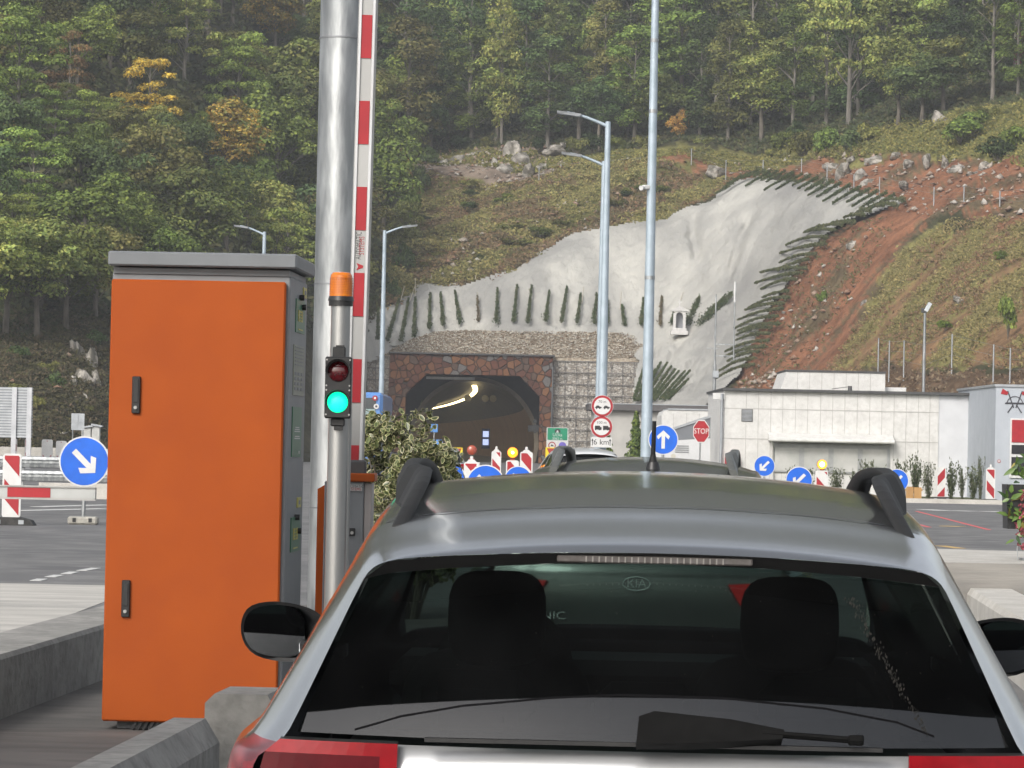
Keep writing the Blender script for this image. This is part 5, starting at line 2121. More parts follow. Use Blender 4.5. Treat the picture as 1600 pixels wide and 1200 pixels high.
for i in range(24):
    pl_.box((-cw / 2 + .16 + i * .028, -.0, b0 / 2 + .005), (.012, .012, .05), 1, Matrix.Rotation(.5, 3, 'Y'))
pl_.build('plinth', [M['grey'], M['black']], root)
sx0 = cw / 2
notice = pm('notice_green', (.035, .15, .075), (.03, .13, .065), 8, .35)
ntext = pm('notice_yellow', (.55, .50, .12), None, 8, .4)
pale = pm('notice_pale', (.30, .31, .25), (.26, .27, .22), 8, .5)


def side_panel(py0, py1, u0, u1, name, mats, lines=()):
    """label on the lane side of the cabinet; u = fraction of the depth"""
    z0, z1 = hgt(465, py1, CZ + .4) - IZ, hgt(465, py0, CZ + .4) - IZ
    y0, y1 = u0 * depth_ + .03, u1 * depth_ + .03
    q = MB()
    q.box((sx0 + .002, (y0 + y1) / 2, (z0 + z1) / 2), (.006, y1 - y0, z1 - z0), 0)
    for (a, b, c, d) in lines:
        q.box((sx0 + .006, y0 + (y1 - y0) * (a + b) / 2, z0 + (z1 - z0) * (c + d) / 2), (.003, (y1 - y0) * (b - a), (z1 - z0) * (d - c)), 1)
    q.build(name, mats, root)


glyph = [(.2 + .3 * (i % 2), .42 + .3 * (i % 2), .34 + .09 * k, .40 + .09 * k) for i in range(2) for k in range(4)] + [(.2, .3, .34, .68), (.62, .7, .38, .68)]
side_panel(468, 520, .30, .82, 'notice', [notice, ntext], glyph + [(.25, .75, .08, .12)])
side_panel(540, 618, .22, .84, 'notice', [pale, M['grey']], [(.1, .9, .95 - .07 * i, .97 - .07 * i) for i in range(6)] + [(.1, .3, .1 + .1 * i, .16 + .1 * i) for i in range(4)] + [(.4, .6, .1 + .1 * i, .16 + .1 * i) for i in range(4)] + [(.7, .9, .1 + .1 * i, .16 + .1 * i) for i in range(4)])
side_panel(636, 714, .22, .76, 'notice', [notice, M['white']], [(.2, .8, .5, .52), (.25, .75, .54, .56), (.3, .7, .58, .6), (.2, .8, .36, .38), (.25, .75, .40, .42), (.7, .78, .06, .12)])
side_panel(808, 862, .28, .80, 'notice', [notice, ntext], glyph + [(.25, .75, .08, .12)])
side_panel(446, 462, .72, .92, 'sticker', [ntext, M['grey']], [(.3, .7, .3, .7)])
side_panel(778, 794, .62, .84, 'sticker', [ntext, M['grey']], [(.3, .7, .3, .7)])
for py in (466, 808, 480, 830):
    z = hgt(470, py, CZ + .5) - IZ
    q = MB()
    q.cyl((sx0, .56 * depth_ + .1 * (py in (480, 830)), z), (sx0 + .025, .56 * depth_ + .1 * (py in (480, 830)), z), .015, n=10)
    q.build('button', M['black'], root)

# ------------------------------------------------------------------ gantry column
GZ = 23
root = thing('steel_column', 'massive galvanised steel column right behind the orange cabinet', 'column', (col(513, GZ, IZ).x, GZ, IZ))
s_ = GZ / F
mb = MB()
H = 7.5
r_ = 34.5 * s_
hx = 8
for k in range(1):
    mb.cyl((0, 0, 0), (0, 0, H), r_ * 1.02, r_ * .98, 32)
mb.build('shaft', M['galv'], root)
for py in (444, 793, 60):
    z = hgt(500, py, GZ) - IZ
    q = MB()
    q.cyl((0, 0, z - .005), (0, 0, z + .005), r_ * 1.03, n=32)
    q.build('seam', pm('seam_steel', (.25, .26, .27), None, 4, .5, .6), root)
q = MB()
q.box((0, 0, .02), (r_ * 3.2, r_ * 3.2, .04))
for a in range(8):
    an = R(22 + 45 * a)
    q.cyl((r_ * 1.35 * math.cos(an), r_ * 1.35 * math.sin(an), .04), (r_ * 1.35 * math.cos(an), r_ * 1.35 * math.sin(an), .1), .02, n=6)
q.build('base_plate', M['galv'], root)

# ------------------------------------------------------------------ signal post
SZ = 15.8
s_ = SZ / F
sx = col(517, SZ, IZ).x
root = thing('signal_post', 'aluminium post with an amber beacon and a small traffic light showing green', 'traffic light', (sx, SZ, IZ))
hh = lambda py: hgt(525, py, SZ) - IZ
mb = MB()
mb.cyl((0, 0, 0), (0, 0, hh(474)), 17 * s_, 15 * s_, 28)
mb.build('pole', M['alu'], root)
MB().cyl((.043, .06, 0), (.043, .06, hh(560)), 5 * s_, n=12).build('conduit', M['alu'], root)
MB().box((0, 0, .01), (.2, .2, .02)).build('base_plate', M['alu'], root)
bc = MB()
bc.cyl((0, 0, hh(478)), (0, 0, hh(470)), 19 * s_, n=24)
bc.cyl((0, 0, hh(470)), (0, 0, hh(463)), 20.5 * s_, 19 * s_, n=24)
bc = bc.build('beacon_base', M['black'], root)
bl_ = MB()
zz = [464, 460, 440, 430, 426, 424.5]
rr = [18.3, 18.3, 18, 17, 14, 3]
for i in range(5):
    bl_.cyl((0, 0, hh(zz[i])), (0, 0, hh(zz[i + 1])), rr[i] * s_, rr[i + 1] * s_, 40, 0, i == 4)
for i in range(10):
    z = hh(458 - i * 2.6)
    bl_.cyl((0, 0, z - .001), (0, 0, z + .001), 18.6 * s_, n=40, mi=1)
bl_.build('beacon_lens', [pm('amber_lens', (.66, .19, .004), (.52, .115, .003), 14, .15, coat=.4, stretch=(1, 1, .3)), pm('amber_ridge', (.55, .14, .006), None, 10, .2, coat=.4)], root)
tl = thing('signal_head', '', '')
for k in ('label', 'category'):
    del tl[k]
bpy.data.objects.remove(tl)
yf = -.115
zt_, zb_ = hh(558), hh(654)
mb = MB()
mb.box((.0, yf + .045, (zt_ + zb_) / 2), (41 * s_, .07, zt_ - zb_), 0, None, .006)
mb.box((-.0, yf + .07, hh(551)), (20 * s_, .06, .05), 0, None, .005)
mb.box((.004, yf + .07, hh(546)), (13 * s_, .05, .035), 0)
mb.box((-.0, yf + .07, hh(660)), (22 * s_, .06, .035), 0, None, .005)
mb.box((.004, yf + .07, hh(667)), (14 * s_, .05, .03), 0)
for dx in (-18, 18):
    for py in (563, 603, 610, 648):
        mb.cyl((dx * s_, yf + .01, hh(py)), (dx * s_, yf + .006, hh(py)), .004, n=8, mi=1)
# sun visors: half rings over each lens
for py in (581, 629):
    zc = hh(py)
    for i in range(18):
        a0, a1 = R(-10 + 200 * i / 18), R(-10 + 200 * (i + 1) / 18)
        q = []
        for (a, rr_, y) in ((a0, 19 * s_, yf + .01), (a1, 19 * s_, yf + .01), (a1, 19 * s_, yf - .045), (a0, 19 * s_, yf - .045)):
            q.append((rr_ * math.cos(a), y, zc + rr_ * math.sin(a)))
        mb.add(q, [[0, 1, 2, 3]])
head = mb.build('signal_head', [M['black'], M['alu']], root)
for (py, mt) in ((581, pm('red_lens_off', (.09, .004, .008), (.05, .003, .005), 60, .12, coat=.6)), (629, pm('green_lens_lit', (.02, .5, .3), (.02, .45, .25), 120, .3, emit=(.0, .92, .42), estr=1.15))):
    q = MB()
    zc = hh(py)
    q.sphere((0, yf + .008, zc), 16.2 * s_, 24, 12, 0, (1, .35, 1))
    q.build('lens', mt, head)

# ------------------------------------------------------------------ barrier of this lane
BZ = 19.3
s_ = BZ / F
bx_ = col(535, BZ, IZ).x
root = thing('barrier_gate', 'grey and orange barrier cabinet with its red and white arm raised', 'barrier', (bx_, BZ, IZ))
zf = lambda py: hgt(550, py, BZ) - IZ
X = lambda px: P(px, 800, BZ).x - bx_
xa, xb, xc, xd = X(492), X(532), X(570), X(583)
mb = MB()
mb.box(((xb + xc) / 2 - .04, .0, zf(752) / 2), (xc - xb + .08, .36, zf(752)), 0, None, .004)
mb.build('housing', M['grey'], root)
mb = MB()
mb.box((xc + .021, .02, zf(752) / 2), (.04, .36, zf(752) - .01), 0, None, .004)
mb.build('side_cover', pm('side_cover_pale', (.42, .38, .36), (.34, .31, .30), 4, .5), root)
mb = MB()
mb.box(((xb + xd) / 2 + .002, 0, (zf(752) + zf(739)) / 2), (xd - xb + .02, .40, zf(739) - zf(752)), 0, None, .006)
mb.build('top_cover', M['orange'], root)
fr = MB()
w_ = 11 * s_
z1, z2 = zf(766), zf(742)
yq = .22
fr.prism([(xa, 0), (xa + w_, 0), (xa + w_, z1 - .012), (xb - .0, z2 - w_ * 1.15), (xb - .0, z2), (xa, z1)], yq, yq + .12, 0)
fr.build('side_frame', M['orange'], root)
MB().box(((xa + w_ + xb) / 2, yq + .06, z1 / 2), (xb - xa - w_, .05, z1 - .03)).build('side_panel', M['grey'], root)
lb_ = MB()
lb_.box(((X(537) + X(567)) / 2, -.185, zf(761.5)), (30 * s_, .008, 10 * s_), 0)
lb_.text('AUTOMATIC', (X(554), zf(759.2)), .021, -.192, 1, 0, .9)
lb_.text('SYSTEMS', (X(555), zf(763.6)), .021, -.192, 2, 0, .9)
lb_.prism([(X(539), zf(765)), (X(541), zf(765)), (X(546), zf(758)), (X(544), zf(758))], -.193, -.190, 2)
lb_.build('maker_label', [pm('label_grey', (.48, .48, .47), None, 6, .4), M['dark'], M['red']], root)
for py in (773, 795):
    MB().cyl((X(543), -.18, zf(py)), (X(543), -.2, zf(py)), .009, n=12).build('lock', M['alu'], root)
q = MB()
q.box((X(553), -.185, zf(830)), (.035, .012, .042), 0, None, .003)
q.cyl((X(553), -.19, zf(831)), (X(553), -.2, zf(831)), .009, n=10, mi=1)
q.build('latch', [M['black'], M['alu']], root)
# raised arm, leaning slightly
A0, A1 = P(552, 738, BZ), P(583, -260, BZ)
av = (A1 - A0).normalized()
AL = (A1 - A0).length
arm = MB()
lean = math.atan2(av.x, av.z)
w_ = 30 * s_
arm.box((0, 0, AL / 2), (w_, .05, AL), 0, None, .004)
arm.box((w_ * .34, -.028, AL / 2), (w_ * .16, .02, AL - .01), 1, None, .003)
arm.box((-w_ * .38, -.028, AL / 2), (w_ * .12, .02, AL - .01), 1)
for py in (701, 566, 431, 296, 161, 26, -109, -244):
    z = (738 - py) * s_
    arm.box((-w_ * .04, -.0275, z), (17 * s_, .006, 68 * s_), 2)
zt2 = (738 - 360) * s_
arm.text('AUTOMATIC', (-w_ * .10, zt2 + .02), .042, -.0262, 3, math.pi / 2, .62)
arm.text('SYSTEMS', (w_ * .06, zt2 + .02), .042, -.0262, 4, math.pi / 2, .62)
arm.prism([(-w_ * .2, zt2 - .115), (w_ * .16, zt2 - .1), (w_ * .16, zt2 - .088), (-w_ * .2, zt2 - .075), (-w_ * .1, zt2 - .095)], -.0275, -.0255, 4)
ao = arm.build('arm', [pm('arm_profile', (.40, .40, .39), (.33, .33, .32), 4, .45, .4, stretch=(1, 1, .2)), pm('arm_edge', (.58, .59, .60), (.5, .5, .5), 4, .4, .3), M['red'], M['dark'], M['red']], root)
ao.location = (A0.x - bx_, .06, A0.z - IZ - .1)
ao.rotation_euler = (0, lean, 0)
MB().box((X(552), .02, zf(733)), (.13, .13, .1), 0, None, .01).build('arm_socket', M['dark'], root)

# ================================================================== BUILDINGS
BZ2 = 125.0
s_ = BZ2 / F
root = thing('service_building', 'long low pale concrete service building at the right', 'building', (col(1128, BZ2, 0).x, BZ2, 0))
bx0 = root.location.x
Xb = lambda px: P(px, 690, BZ2).x - bx0
Zb = lambda py, px=1300: hgt(px, py, BZ2)
H = Zb(610, 1140)
W = Xb(1466)
mb = MB()
mb.box((W / 2, 5, H / 2), (W, 10, H), 0)
for px in (1165, 1184, 1203.5, 1222, 1242, 1261, 1281, 1300, 1319, 1338.5, 1358, 1377, 1396, 1415, 1434, 1452):
    mb.box((Xb(px), -.004, H / 2), (.016, .012, H - .02), 1)
for py in (641, 688):
    mb.box((W / 2, -.006, Zb(py, 1290)), (W - .02, .012, .03), 1)
mb.build('wall', [M['panel'], M['joint']], root)
MB().box((Xb(1530) / 2, 4.95, H + .04), (Xb(1530) + .12, 10.3, .09)).build('roof_edge', M['dark'], root)
# white end bay and rear link
mb = MB()
W2 = Xb(1530)
mb.box(((W + W2) / 2, 4.4, (H - .01) / 2), (W2 - W, 8.74, H - .01), 0)
mb.build('white_bay', pm('white_render', (.58, .59, .61), (.53, .54, .56), 2, .8), root)
mb = MB()
mb.box(((Xb(1528) + Xb(1552)) / 2, 6, Zb(642, 1540) / 2), (Xb(1554) - Xb(1526), 5, Zb(636, 1540)), 0)
mb.build('link_wall', pm('link_grey', (.50, .52, .55), (.45, .47, .5), 2, .8), root)
mb = MB()
mb.cyl((Xb(1530.5), -.12, 0), (Xb(1530.5), -.12, Zb(622, 1530)), .06, n=10)
mb.cyl((Xb(1126.5), -.1, 0), (Xb(1126.5), -.1, Zb(615, 1126)), .05, n=10)
mb.build('drain_pipe', pm('pipe_grey', (.33, .35, .37), None, 5, .5, .3), root)
mb = MB()
mb.box((Xb(1122), .2, Zb(619, 1122)), (.42, .5, .22))
mb.box((Xb(1541), -.05, Zb(622, 1540)), (.62, .4, .14))
mb.build('gutter_box', M['white'], root)
vt = MB()
vz = Zb(649, 1166)
for i in range(9):
    vt.box((Xb(1166.5), -.03, vz - .18 + i * .045), (.36, .03, .022), 1)
vt.box((Xb(1166.5), -.012, vz), (.40, .02, .44), 0)
vt.build('vent', [pm('vent_dark', (.14, .14, .14), None, 4, .6), M['signback']], root)
# window band with canopy
wz0, wz1 = Zb(738), Zb(700)
wx0, wx1 = Xb(1207), Xb(1390)
mb = MB()
mb.box(((wx0 + wx1) / 2, -.04, (wz0 + wz1) / 2 + .05), (wx1 - wx0, .06, wz1 - wz0 + .16), 0)
wf = mb.build('window', pm('window_frame_grey', (.34, .35, .35), None, 5, .5, .3), root)
wg = pm('window_glass', (.50, .50, .48), (.38, .39, .37), 1.2, .12, 0, coat=.5)
for i in range(4):
    a = wx0 + (wx1 - wx0) * (i / 4) + .09
    b = wx0 + (wx1 - wx0) * ((i + 1) / 4) - .09
    q = MB()
    q.box(((a + b) / 2, -.075, (wz0 + wz1) / 2), (b - a, .012, wz1 - wz0 - .04))
    q.build('pane', wg, wf)
q = MB()
c0, c1 = Xb(1200), Xb(1395)
q.add([(c0, -.02, Zb(678)), (c1, -.02, Zb(678)), (c1, -.55, Zb(687)), (c0, -.55, Zb(687)), (c0, -.02, Zb(691)), (c1, -.02, Zb(691)), (c1, -.55, Zb(691)), (c0, -.55, Zb(691))], [[0, 1, 2, 3][::-1], [3, 2, 6, 7][::-1], [7, 6, 5, 4][::-1], [0, 3, 7, 4][::-1], [1, 5, 6, 2][::-1]])
q.build('canopy', M['panel'], root)
q = MB()
q.cyl((c0, -.6, Zb(689)), (c1, -.6, Zb(691, 1390)), .07, n=10)
q.tube([(c0 + .05, -.6, Zb(690)), (c0 + .15, -.45, Zb(696)), (c0 + .18, -.1, Zb(700)), (c0 + .18, -.1, .2)], .04, 8)
q.build('gutter', pm('gutter_white', (.62, .62, .6), None, 5, .5), root)
q = MB()
q.box((Xb(1144), -.16, Zb(719, 1144)), (.5, .3, .28), 0, None, .02)
q.build('hydrant_box', M['red'], root)
q = MB()
q.cyl((Xb(1335), 2, H + .08), (Xb(1335), 2, H + .28), .09, .07, 10)
q.cyl((Xb(1335), 2, H + .26), (Xb(1306), 2, H + .16), .012, n=6)
q.build('roof_vent', M['dark'], root)
# bed kerb + strip of grass
q = MB()
q.box((Xb(1395), -13.3, .06), (10.5, .3, .16))
tag(q.build('concrete_kerb', M['concrete_pale'], None, (bx0, BZ2, 0)), 'long pale kerb of the planted bed behind the striped boards', 'kerb')
q = MB()
q.slab([(Xb(1150), -13.1), (Xb(1560), -13.1), (Xb(1560), -.3), (Xb(1150), -.3)], 0, .05)
struct(q.build('planting_bed', pm('bed_grass', (.07, .10, .03), (.10, .08, .045), 3, .95, 0, .6, 20), None, (bx0, BZ2, 0)))
q = MB()
for i in range(5):
    q.box((i * .26, 0, .26), (.24, .05, .38 + .03 * (i % 2)))
q.box((.5, .05, .36), (1.4, .03, .06))
tag(q.build('timber_fence', pm('timber', (.46, .27, .10), (.36, .2, .08), 4, .8, stretch=(1, 1, .2)), None, col(1384, 116, 0)), 'short run of new orange timber boards behind the right roof rail', 'fence')

# upper block behind
Z3 = 142
root = thing('upper_building', 'white concrete block rising behind the long service building', 'building', (col(1222, Z3, 0).x, Z3, 0))
x0 = root.location.x
Xu = lambda px: P(px, 600, Z3).x - x0
zt_ = hgt(1300, 581.5, Z3)
mb = MB()
za = hgt(1222, 612, Z3)
mb.prism([(Xu(1212), 0), (Xu(1384), 0), (Xu(1383), zt_), (Xu(1229), zt_), (Xu(1219), za)], 0, 5, 0)
for px in (1246, 1265, 1284, 1303, 1322, 1341, 1360):
    mb.box((Xu(px), -.004, zt_ / 2), (.02, .012, zt_ - .02), 1)
mb.build('wall', [M['panel'], M['joint']], root)
MB().box(((Xu(1229) + Xu(1383)) / 2, 2.5, zt_ + .03), (Xu(1384) - Xu(1228), 5.1, .07)).build('roof_edge', M['dark'], root)
MB().box((Xu(1400), 1, hgt(1400, 608, Z3) - .1), (.9, 1.2, .35)).build('duct', M['white'], root)

# fire station
Z4 = 118
root = thing('fire_station', 'grey fire station with red framed glass door at the right edge', 'building', (col(1553, Z4, 0).x, Z4, 0))
x0 = root.location.x
Xf = lambda px: P(px, 660, Z4).x - x0
Zf = lambda py: hgt(1580, py, Z4)
zt_ = Zf(604)
mb = MB()
mb.box((Xf(1700) / 2, 5, zt_ / 2), (Xf(1700), 10, zt_), 0)
mb.build('wall', pm('station_grey', (.40, .43, .47), (.36, .39, .43), 2, .75), root)
MB().box((Xf(1700) / 2, 5, zt_ + .03), (Xf(1700) + .1, 10.1, .08)).build('roof_edge', M['signback'], root)
q = MB()
q.box((Xf(1640), -.03, (Zf(655) + Zf(745)) / 2), (Xf(1702) - Xf(1579), .08, Zf(652) - Zf(745)), 0)
dd = q.build('door', M['white'], root)
q = MB()
q.box((Xf(1640), -.08, (Zf(656) + Zf(691)) / 2), (Xf(1700) - Xf(1581.5), .04, Zf(656) - Zf(691)), 0)
q.build('upper_panel', M['red'], dd)
q = MB()
q.box((Xf(1640), -.08, (Zf(695) + Zf(709)) / 2), (Xf(1700) - Xf(1581.5), .04, Zf(695) - Zf(709)), 0)
q.build('pane', pm('dark_glass', (.02, .02, .025), None, 4, .08, coat=.5), dd)
q = MB()
q.box((Xf(1640), -.08, (Zf(714) + Zf(742)) / 2), (Xf(1700) - Xf(1581.5), .04, Zf(714) - Zf(742)), 0)
q.build('pane', MATS['dark_glass'], dd)
em = MB()
ec = (Xf(1585), Zf(625))
for s in (-1, 1):
    em.prism(rotp([(-.02, -.30), (.02, -.30), (.02, .30), (-.02, .30)], -s * .35, (ec[0] + s * .14, ec[1] + .02)), -.012, -.008, 0)
    hd_ = rotp([(-.02, .0), (.2, .05), (.2, -.14), (-.02, -.1)], s * .35, (ec[0] + s * .24 if s < 0 else ec[0] + s * .24, ec[1] + .26))
    if s < 0:
        hd_ = [(2 * (ec[0]) - x, z) for x, z in rotp([(-.02, .0), (.2, .05), (.2, -.14), (-.02, -.1)], .35, (ec[0] + .24, ec[1] + .26))][::-1]
    em.prism(hd_, -.014, -.009, 1)
hl = [(ec[0] + .26 * math.cos(R(180 - 18 * i)), ec[1] - .12 + .24 * math.sin(R(180 - 18 * i))) for i in range(11)]
for i in range(10):
    a, b = Vector((hl[i][0], 0, hl[i][1])), Vector((hl[i + 1][0], 0, hl[i + 1][1]))
    em.cyl(a + Vector((0, -.012, 0)), b + Vector((0, -.012, 0)), .014, n=6, mi=0)
em.prism([(ec[0] - .34, ec[1] - .14), (ec[0] + .34, ec[1] - .14), (ec[0] + .30, ec[1] - .08), (ec[0] - .30, ec[1] - .08)], -.013, -.008, 0)
em.prism(rotp([(-.02, -.2), (.02, -.2), (.02, .12), (-.02, .12)], .6, (ec[0] + .12, ec[1] - .26)), -.014, -.009, 0)
em.prism(rotp([(-.02, -.2), (.02, -.2), (.02, .12), (-.02, .12)], -.6, (ec[0] - .12, ec[1] - .26)), -.014, -.009, 0)
em.build('emblem', [pm('emblem_black', (.04, .04, .05), None, 5, .5), M['red']], root)
q = MB()
q.disc((Xf(1562), Zf(721)), .055, -.012, 18, 0, -.004)
q.disc((Xf(1562), Zf(721)), .035, -.016, 18, 1, -.012)
q.build('round_notice', [M['red'], M['white']], root)

# low buildings left of it
Z5 = 152
root = thing('white_annex', 'low white annex with rounded corner behind the STOP sign', 'building', (col(1032, Z5, 0).x, Z5, 0))
x0 = root.location.x
Xa = lambda px: P(px, 680, Z5).x - x0
Za = lambda py: hgt(1080, py, Z5)
mb = MB()
zt_ = Za(641)
r = .25
mb.prism([(0, 0), (Xa(1127), 0), (Xa(1127), zt_), (r, zt_), (r * .3, zt_ - r * .3), (0, zt_ - r)], 0, 5)
for px in (1052, 1072, 1092, 1112):
    mb.box((Xa(px), -.004, zt_ / 2), (.02, .012, zt_ - .3), 1)
mb.build('wall', [M['panel'], M['joint']], root)
MB().box(((r + Xa(1127)) / 2, 2.5, zt_ + .03), (Xa(1127) - r, 5.1, .06)).build('roof_edge', M['signback'], root)
q = MB()
q.box((Xa(1121), -.04, Za(690) - .3), (.24, .06, 2.2))
q.build('window', MATS['dark_glass'], root)
Z6 = 165
root = thing('grey_building', 'low grey building with a dark flat roof edge right of the lamp post signs', 'building', (col(926, Z6, 0).x, Z6, 0))
x0 = root.location.x
Xg = lambda px: P(px, 680, Z6).x - x0
Zg = lambda py: hgt(1000, py, Z6)
zt_ = Zg(640.5)
mb = MB()
mb.box((Xg(1100) / 2, 3, zt_ / 2), (Xg(1100), 6, zt_))
mb.build('wall', pm('grey_render', (.44, .43, .40), (.37, .36, .34), 1.5, .85, 0, .1, 20), root)
MB().box((Xg(1100) / 2, 2.9, zt_ + .1), (Xg(1100) + .5, 6.6, .28)).build('roof_edge', pm('roof_band', (.10, .095, .095), None, 4, .7), root)
MB().box((Xg(1100) / 2, 2.9, zt_ + .26), (Xg(1100) + .54, 6.64, .035)).build('roof_flashing', M['signback'], root)

# ------------------------------------------------------------------ fences on the hill
wire2 = pm('fence_wire', (.26, .27, .27), None, 5, .5, .5)


def hill_fence(pts, hpx, label, extra=None):
    P0 = Tv(*pts[0])
    root = thing('mesh_fence', label, 'fence', P0)
    tops = []
    for (x, y) in pts:
        p = Tv(x, y)
        h = hpx * p.y / F
        q = MB()
        q.cyl((0, 0, -1.2), (0, 0, h), .05, n=6)
        q.build('post', M['signback'], root, p - P0)
        tops.append((p - P0, h))
    w = MB()
    for i in range(len(tops) - 1):
        (a, ha), (b, hb) = tops[i], tops[i + 1]
        for t in (.35, .65, .97):
            w.cyl(a + Vector((0, 0, ha * t)), b + Vector((0, 0, hb * t)), .012, n=4, caps=False)
    w.build('wire', wire2, root)


hill_fence([(1080, 262), (1134, 280), (1192, 280), (1252, 278), (1292, 288), (1334, 302), (1374, 306), (1459, 322), (1506, 320), (1562, 328), (1620, 322)], 30, 'wire fence on thin posts along the top of the concrete slope')
hill_fence([(1372, 578), (1389, 582), (1412, 582), (1442, 588), (1487, 572), (1552, 588), (1578, 594), (1640, 596)], 50, 'wire fence on thin posts on the slope behind the concrete building')
hill_fence([(842, 282), (876, 278), (905, 276), (1000, 268)], 22, 'short wire fence below the ridge rocks left of the lamp posts')
GST = 'thin pale stakes on the concrete above the portal'
for (x0, y0, x1, y1) in ((626, 476, 632, 447), (641, 474, 648, 448), (649, 474, 649, 434), (674, 440, 674, 430), (743, 440, 743, 430), (746, 470, 746, 456), (909, 478, 912, 448), (968, 488, 971, 455), (1060, 480, 1068, 456)):
    a = Tv(x0, y0) + Vector((0, -1.0, .5))
    b = P(x1, y1, a.y)
    q = MB()
    q.cyl((0, 0, -.3), b - a, .04, .03, n=5)
    o = q.build('stake', pm('stake_wood', (.5, .46, .38), (.4, .36, .3), 5, .8), None, a)
    tag(o, 'thin pale stake standing on the concrete slope above the tunnel portal', 'stake', GST)

# ------------------------------------------------------------------ planter with flowers at the right edge
Z7 = 30.5
s_ = Z7 / F
p = col(1590, Z7, .66)
root = thing('flower_planter', 'black planter with green leaves and red flowers at the right edge of the photo', 'planter', p)
bz0, bz1 = hgt(1590, 826, Z7) - .66, hgt(1590, 757, Z7) - .66
wd = .5
mb = MB()
x0 = (1567 - 1590) * s_
mb.prism([(x0 + .015, bz0), (x0 + wd - .015, bz0), (x0 + wd, bz1), (x0, bz1)], -.15, .15)
for i in range(4):
    mb.box((x0 + .05 + i * .12, -.152, (bz0 + bz1) / 2), (.02, .012, bz1 - bz0 - .04))
mb.build('trough', M['black'], root)
q = MB()
q.box((x0 + .3, 0, bz0 / 2), (.06, .06, bz0))
q.box((x0 + .3, 0, .01), (.3, .2, .02))
q.tube([(-.02, -.16, .26), (-.03, -.17, .1), (-.015, -.18, -.1), (.0, -.16, -.25)], .004, 5)
q.build('stand', M['galv'], root)


def leaf_blade(c, d, n, L, W):
    d, n = d.normalized(), n.normalized()
    a = d.cross(n).normalized()
    n = a.cross(d)
    return [c, c + d * L * .35 + a * W * .5 + n * L * .05, c + d * L * .75 + a * W * .32, c + d * L - n * L * .12, c + d * L * .75 - a * W * .32, c + d * L * .35 - a * W * .5 + n * L * .05, c + d * L * .4 - n * L * .02]


lf, lt = MB(), []
rs = random.Random(5)
for (px, py, num, sp) in ((1590, 735, 16, .05), (1600, 760, 12, .06), (1580, 805, 16, .05), (1597, 835, 12, .05), (1575, 780, 8, .04), (1610, 720, 12, .06)):
    c0 = Vector(((px - 1590) * s_, -.17, hgt(px, py, Z7) - .66))
    for i in range(num):
        c = c0 + Vector((rs.gauss(0, sp), rs.gauss(0, .03), rs.gauss(0, sp * .6)))
        d = Vector((rs.gauss(0, 1), -abs(rs.gauss(.4, .3)), rs.gauss(.2, .7)))
        v = leaf_blade(c, d, Vector((rs.gauss(0, .5), -1, rs.gauss(.5, .4))), rs.uniform(.07, .13), rs.uniform(.035, .05))
        lf.add(v, [[0, 1, 6], [1, 2, 6], [2, 3, 4, 6], [4, 5, 6], [5, 0, 6]], rs.choice([0, 0, 0, 1, 2]), True)
lf.build('leaves', [pm('planter_leaf', (.08, .15, .03), (.11, .17, .04), 20, .4), pm('planter_leaf_dark', (.04, .08, .025), None, 20, .4), pm('planter_leaf_gold', (.25, .22, .05), None, 20, .4)], root)
fl = MB()
for (px, py, num) in ((1600, 775, 30), (1594, 800, 34), (1591, 825, 36), (1594, 842, 22), (1602, 810, 36)):
    c0 = Vector(((px - 1590) * s_, -.2, hgt(px, py, Z7) - .66))
    for i in range(num):
        c = c0 + Vector((rs.gauss(0, .03), rs.gauss(0, .03), rs.gauss(0, .045)))
        for k in range(4):
            d = Vector((rs.gauss(0, 1), -.6, rs.gauss(0, 1)))
            v = leaf_blade(c, d, Vector((0, -1, .3)), .022, .016)
            fl.add(v, [[0, 1, 6], [1, 2, 6], [2, 3, 4, 6], [4, 5, 6], [5, 0, 6]], rs.choice([0, 0, 1, 2]), True)
fl.build('flowers', [pm('petal_red', (.22, .03, .04), (.17, .025, .035), 30, .5), pm('petal_pink', (.38, .09, .14), None, 30, .5), pm('petal_dull', (.17, .065, .05), None, 30, .5)], root)


# ================================================================== CARS
def paint(name, c, rough=.28, metal=.75, coat=.6):
    return pm(name, c, tuple(v * .93 for v in c), 3, rough, metal, .015, 300, coat=coat)


tyre = pm('tyre', (.018, .018, .018), (.03, .03, .03), 10, .8)
rimm = pm('alloy', (.45, .46, .47), None, 5, .3, .8)
inside = pm('cabin_dark', (.016, .016, .017), (.022, .022, .022), 8, .8)
lamp_red = pm('tail_lens', (.24, .005, .010), (.19, .004, .008), 30, .22, coat=.05, spec=.2)
lamp_dark = pm('tail_lens_dark', (.085, .004, .008), (.06, .003, .006), 20, .2, coat=.08, spec=.2)
lamp_lit = pm('brake_lens', (.35, .01, .01), (.3, .01, .01), 20, .15, coat=.3, emit=(1, .02, .02), estr=.5)
plate = pm('number_plate', (.7, .7, .7), None, 6, .4)


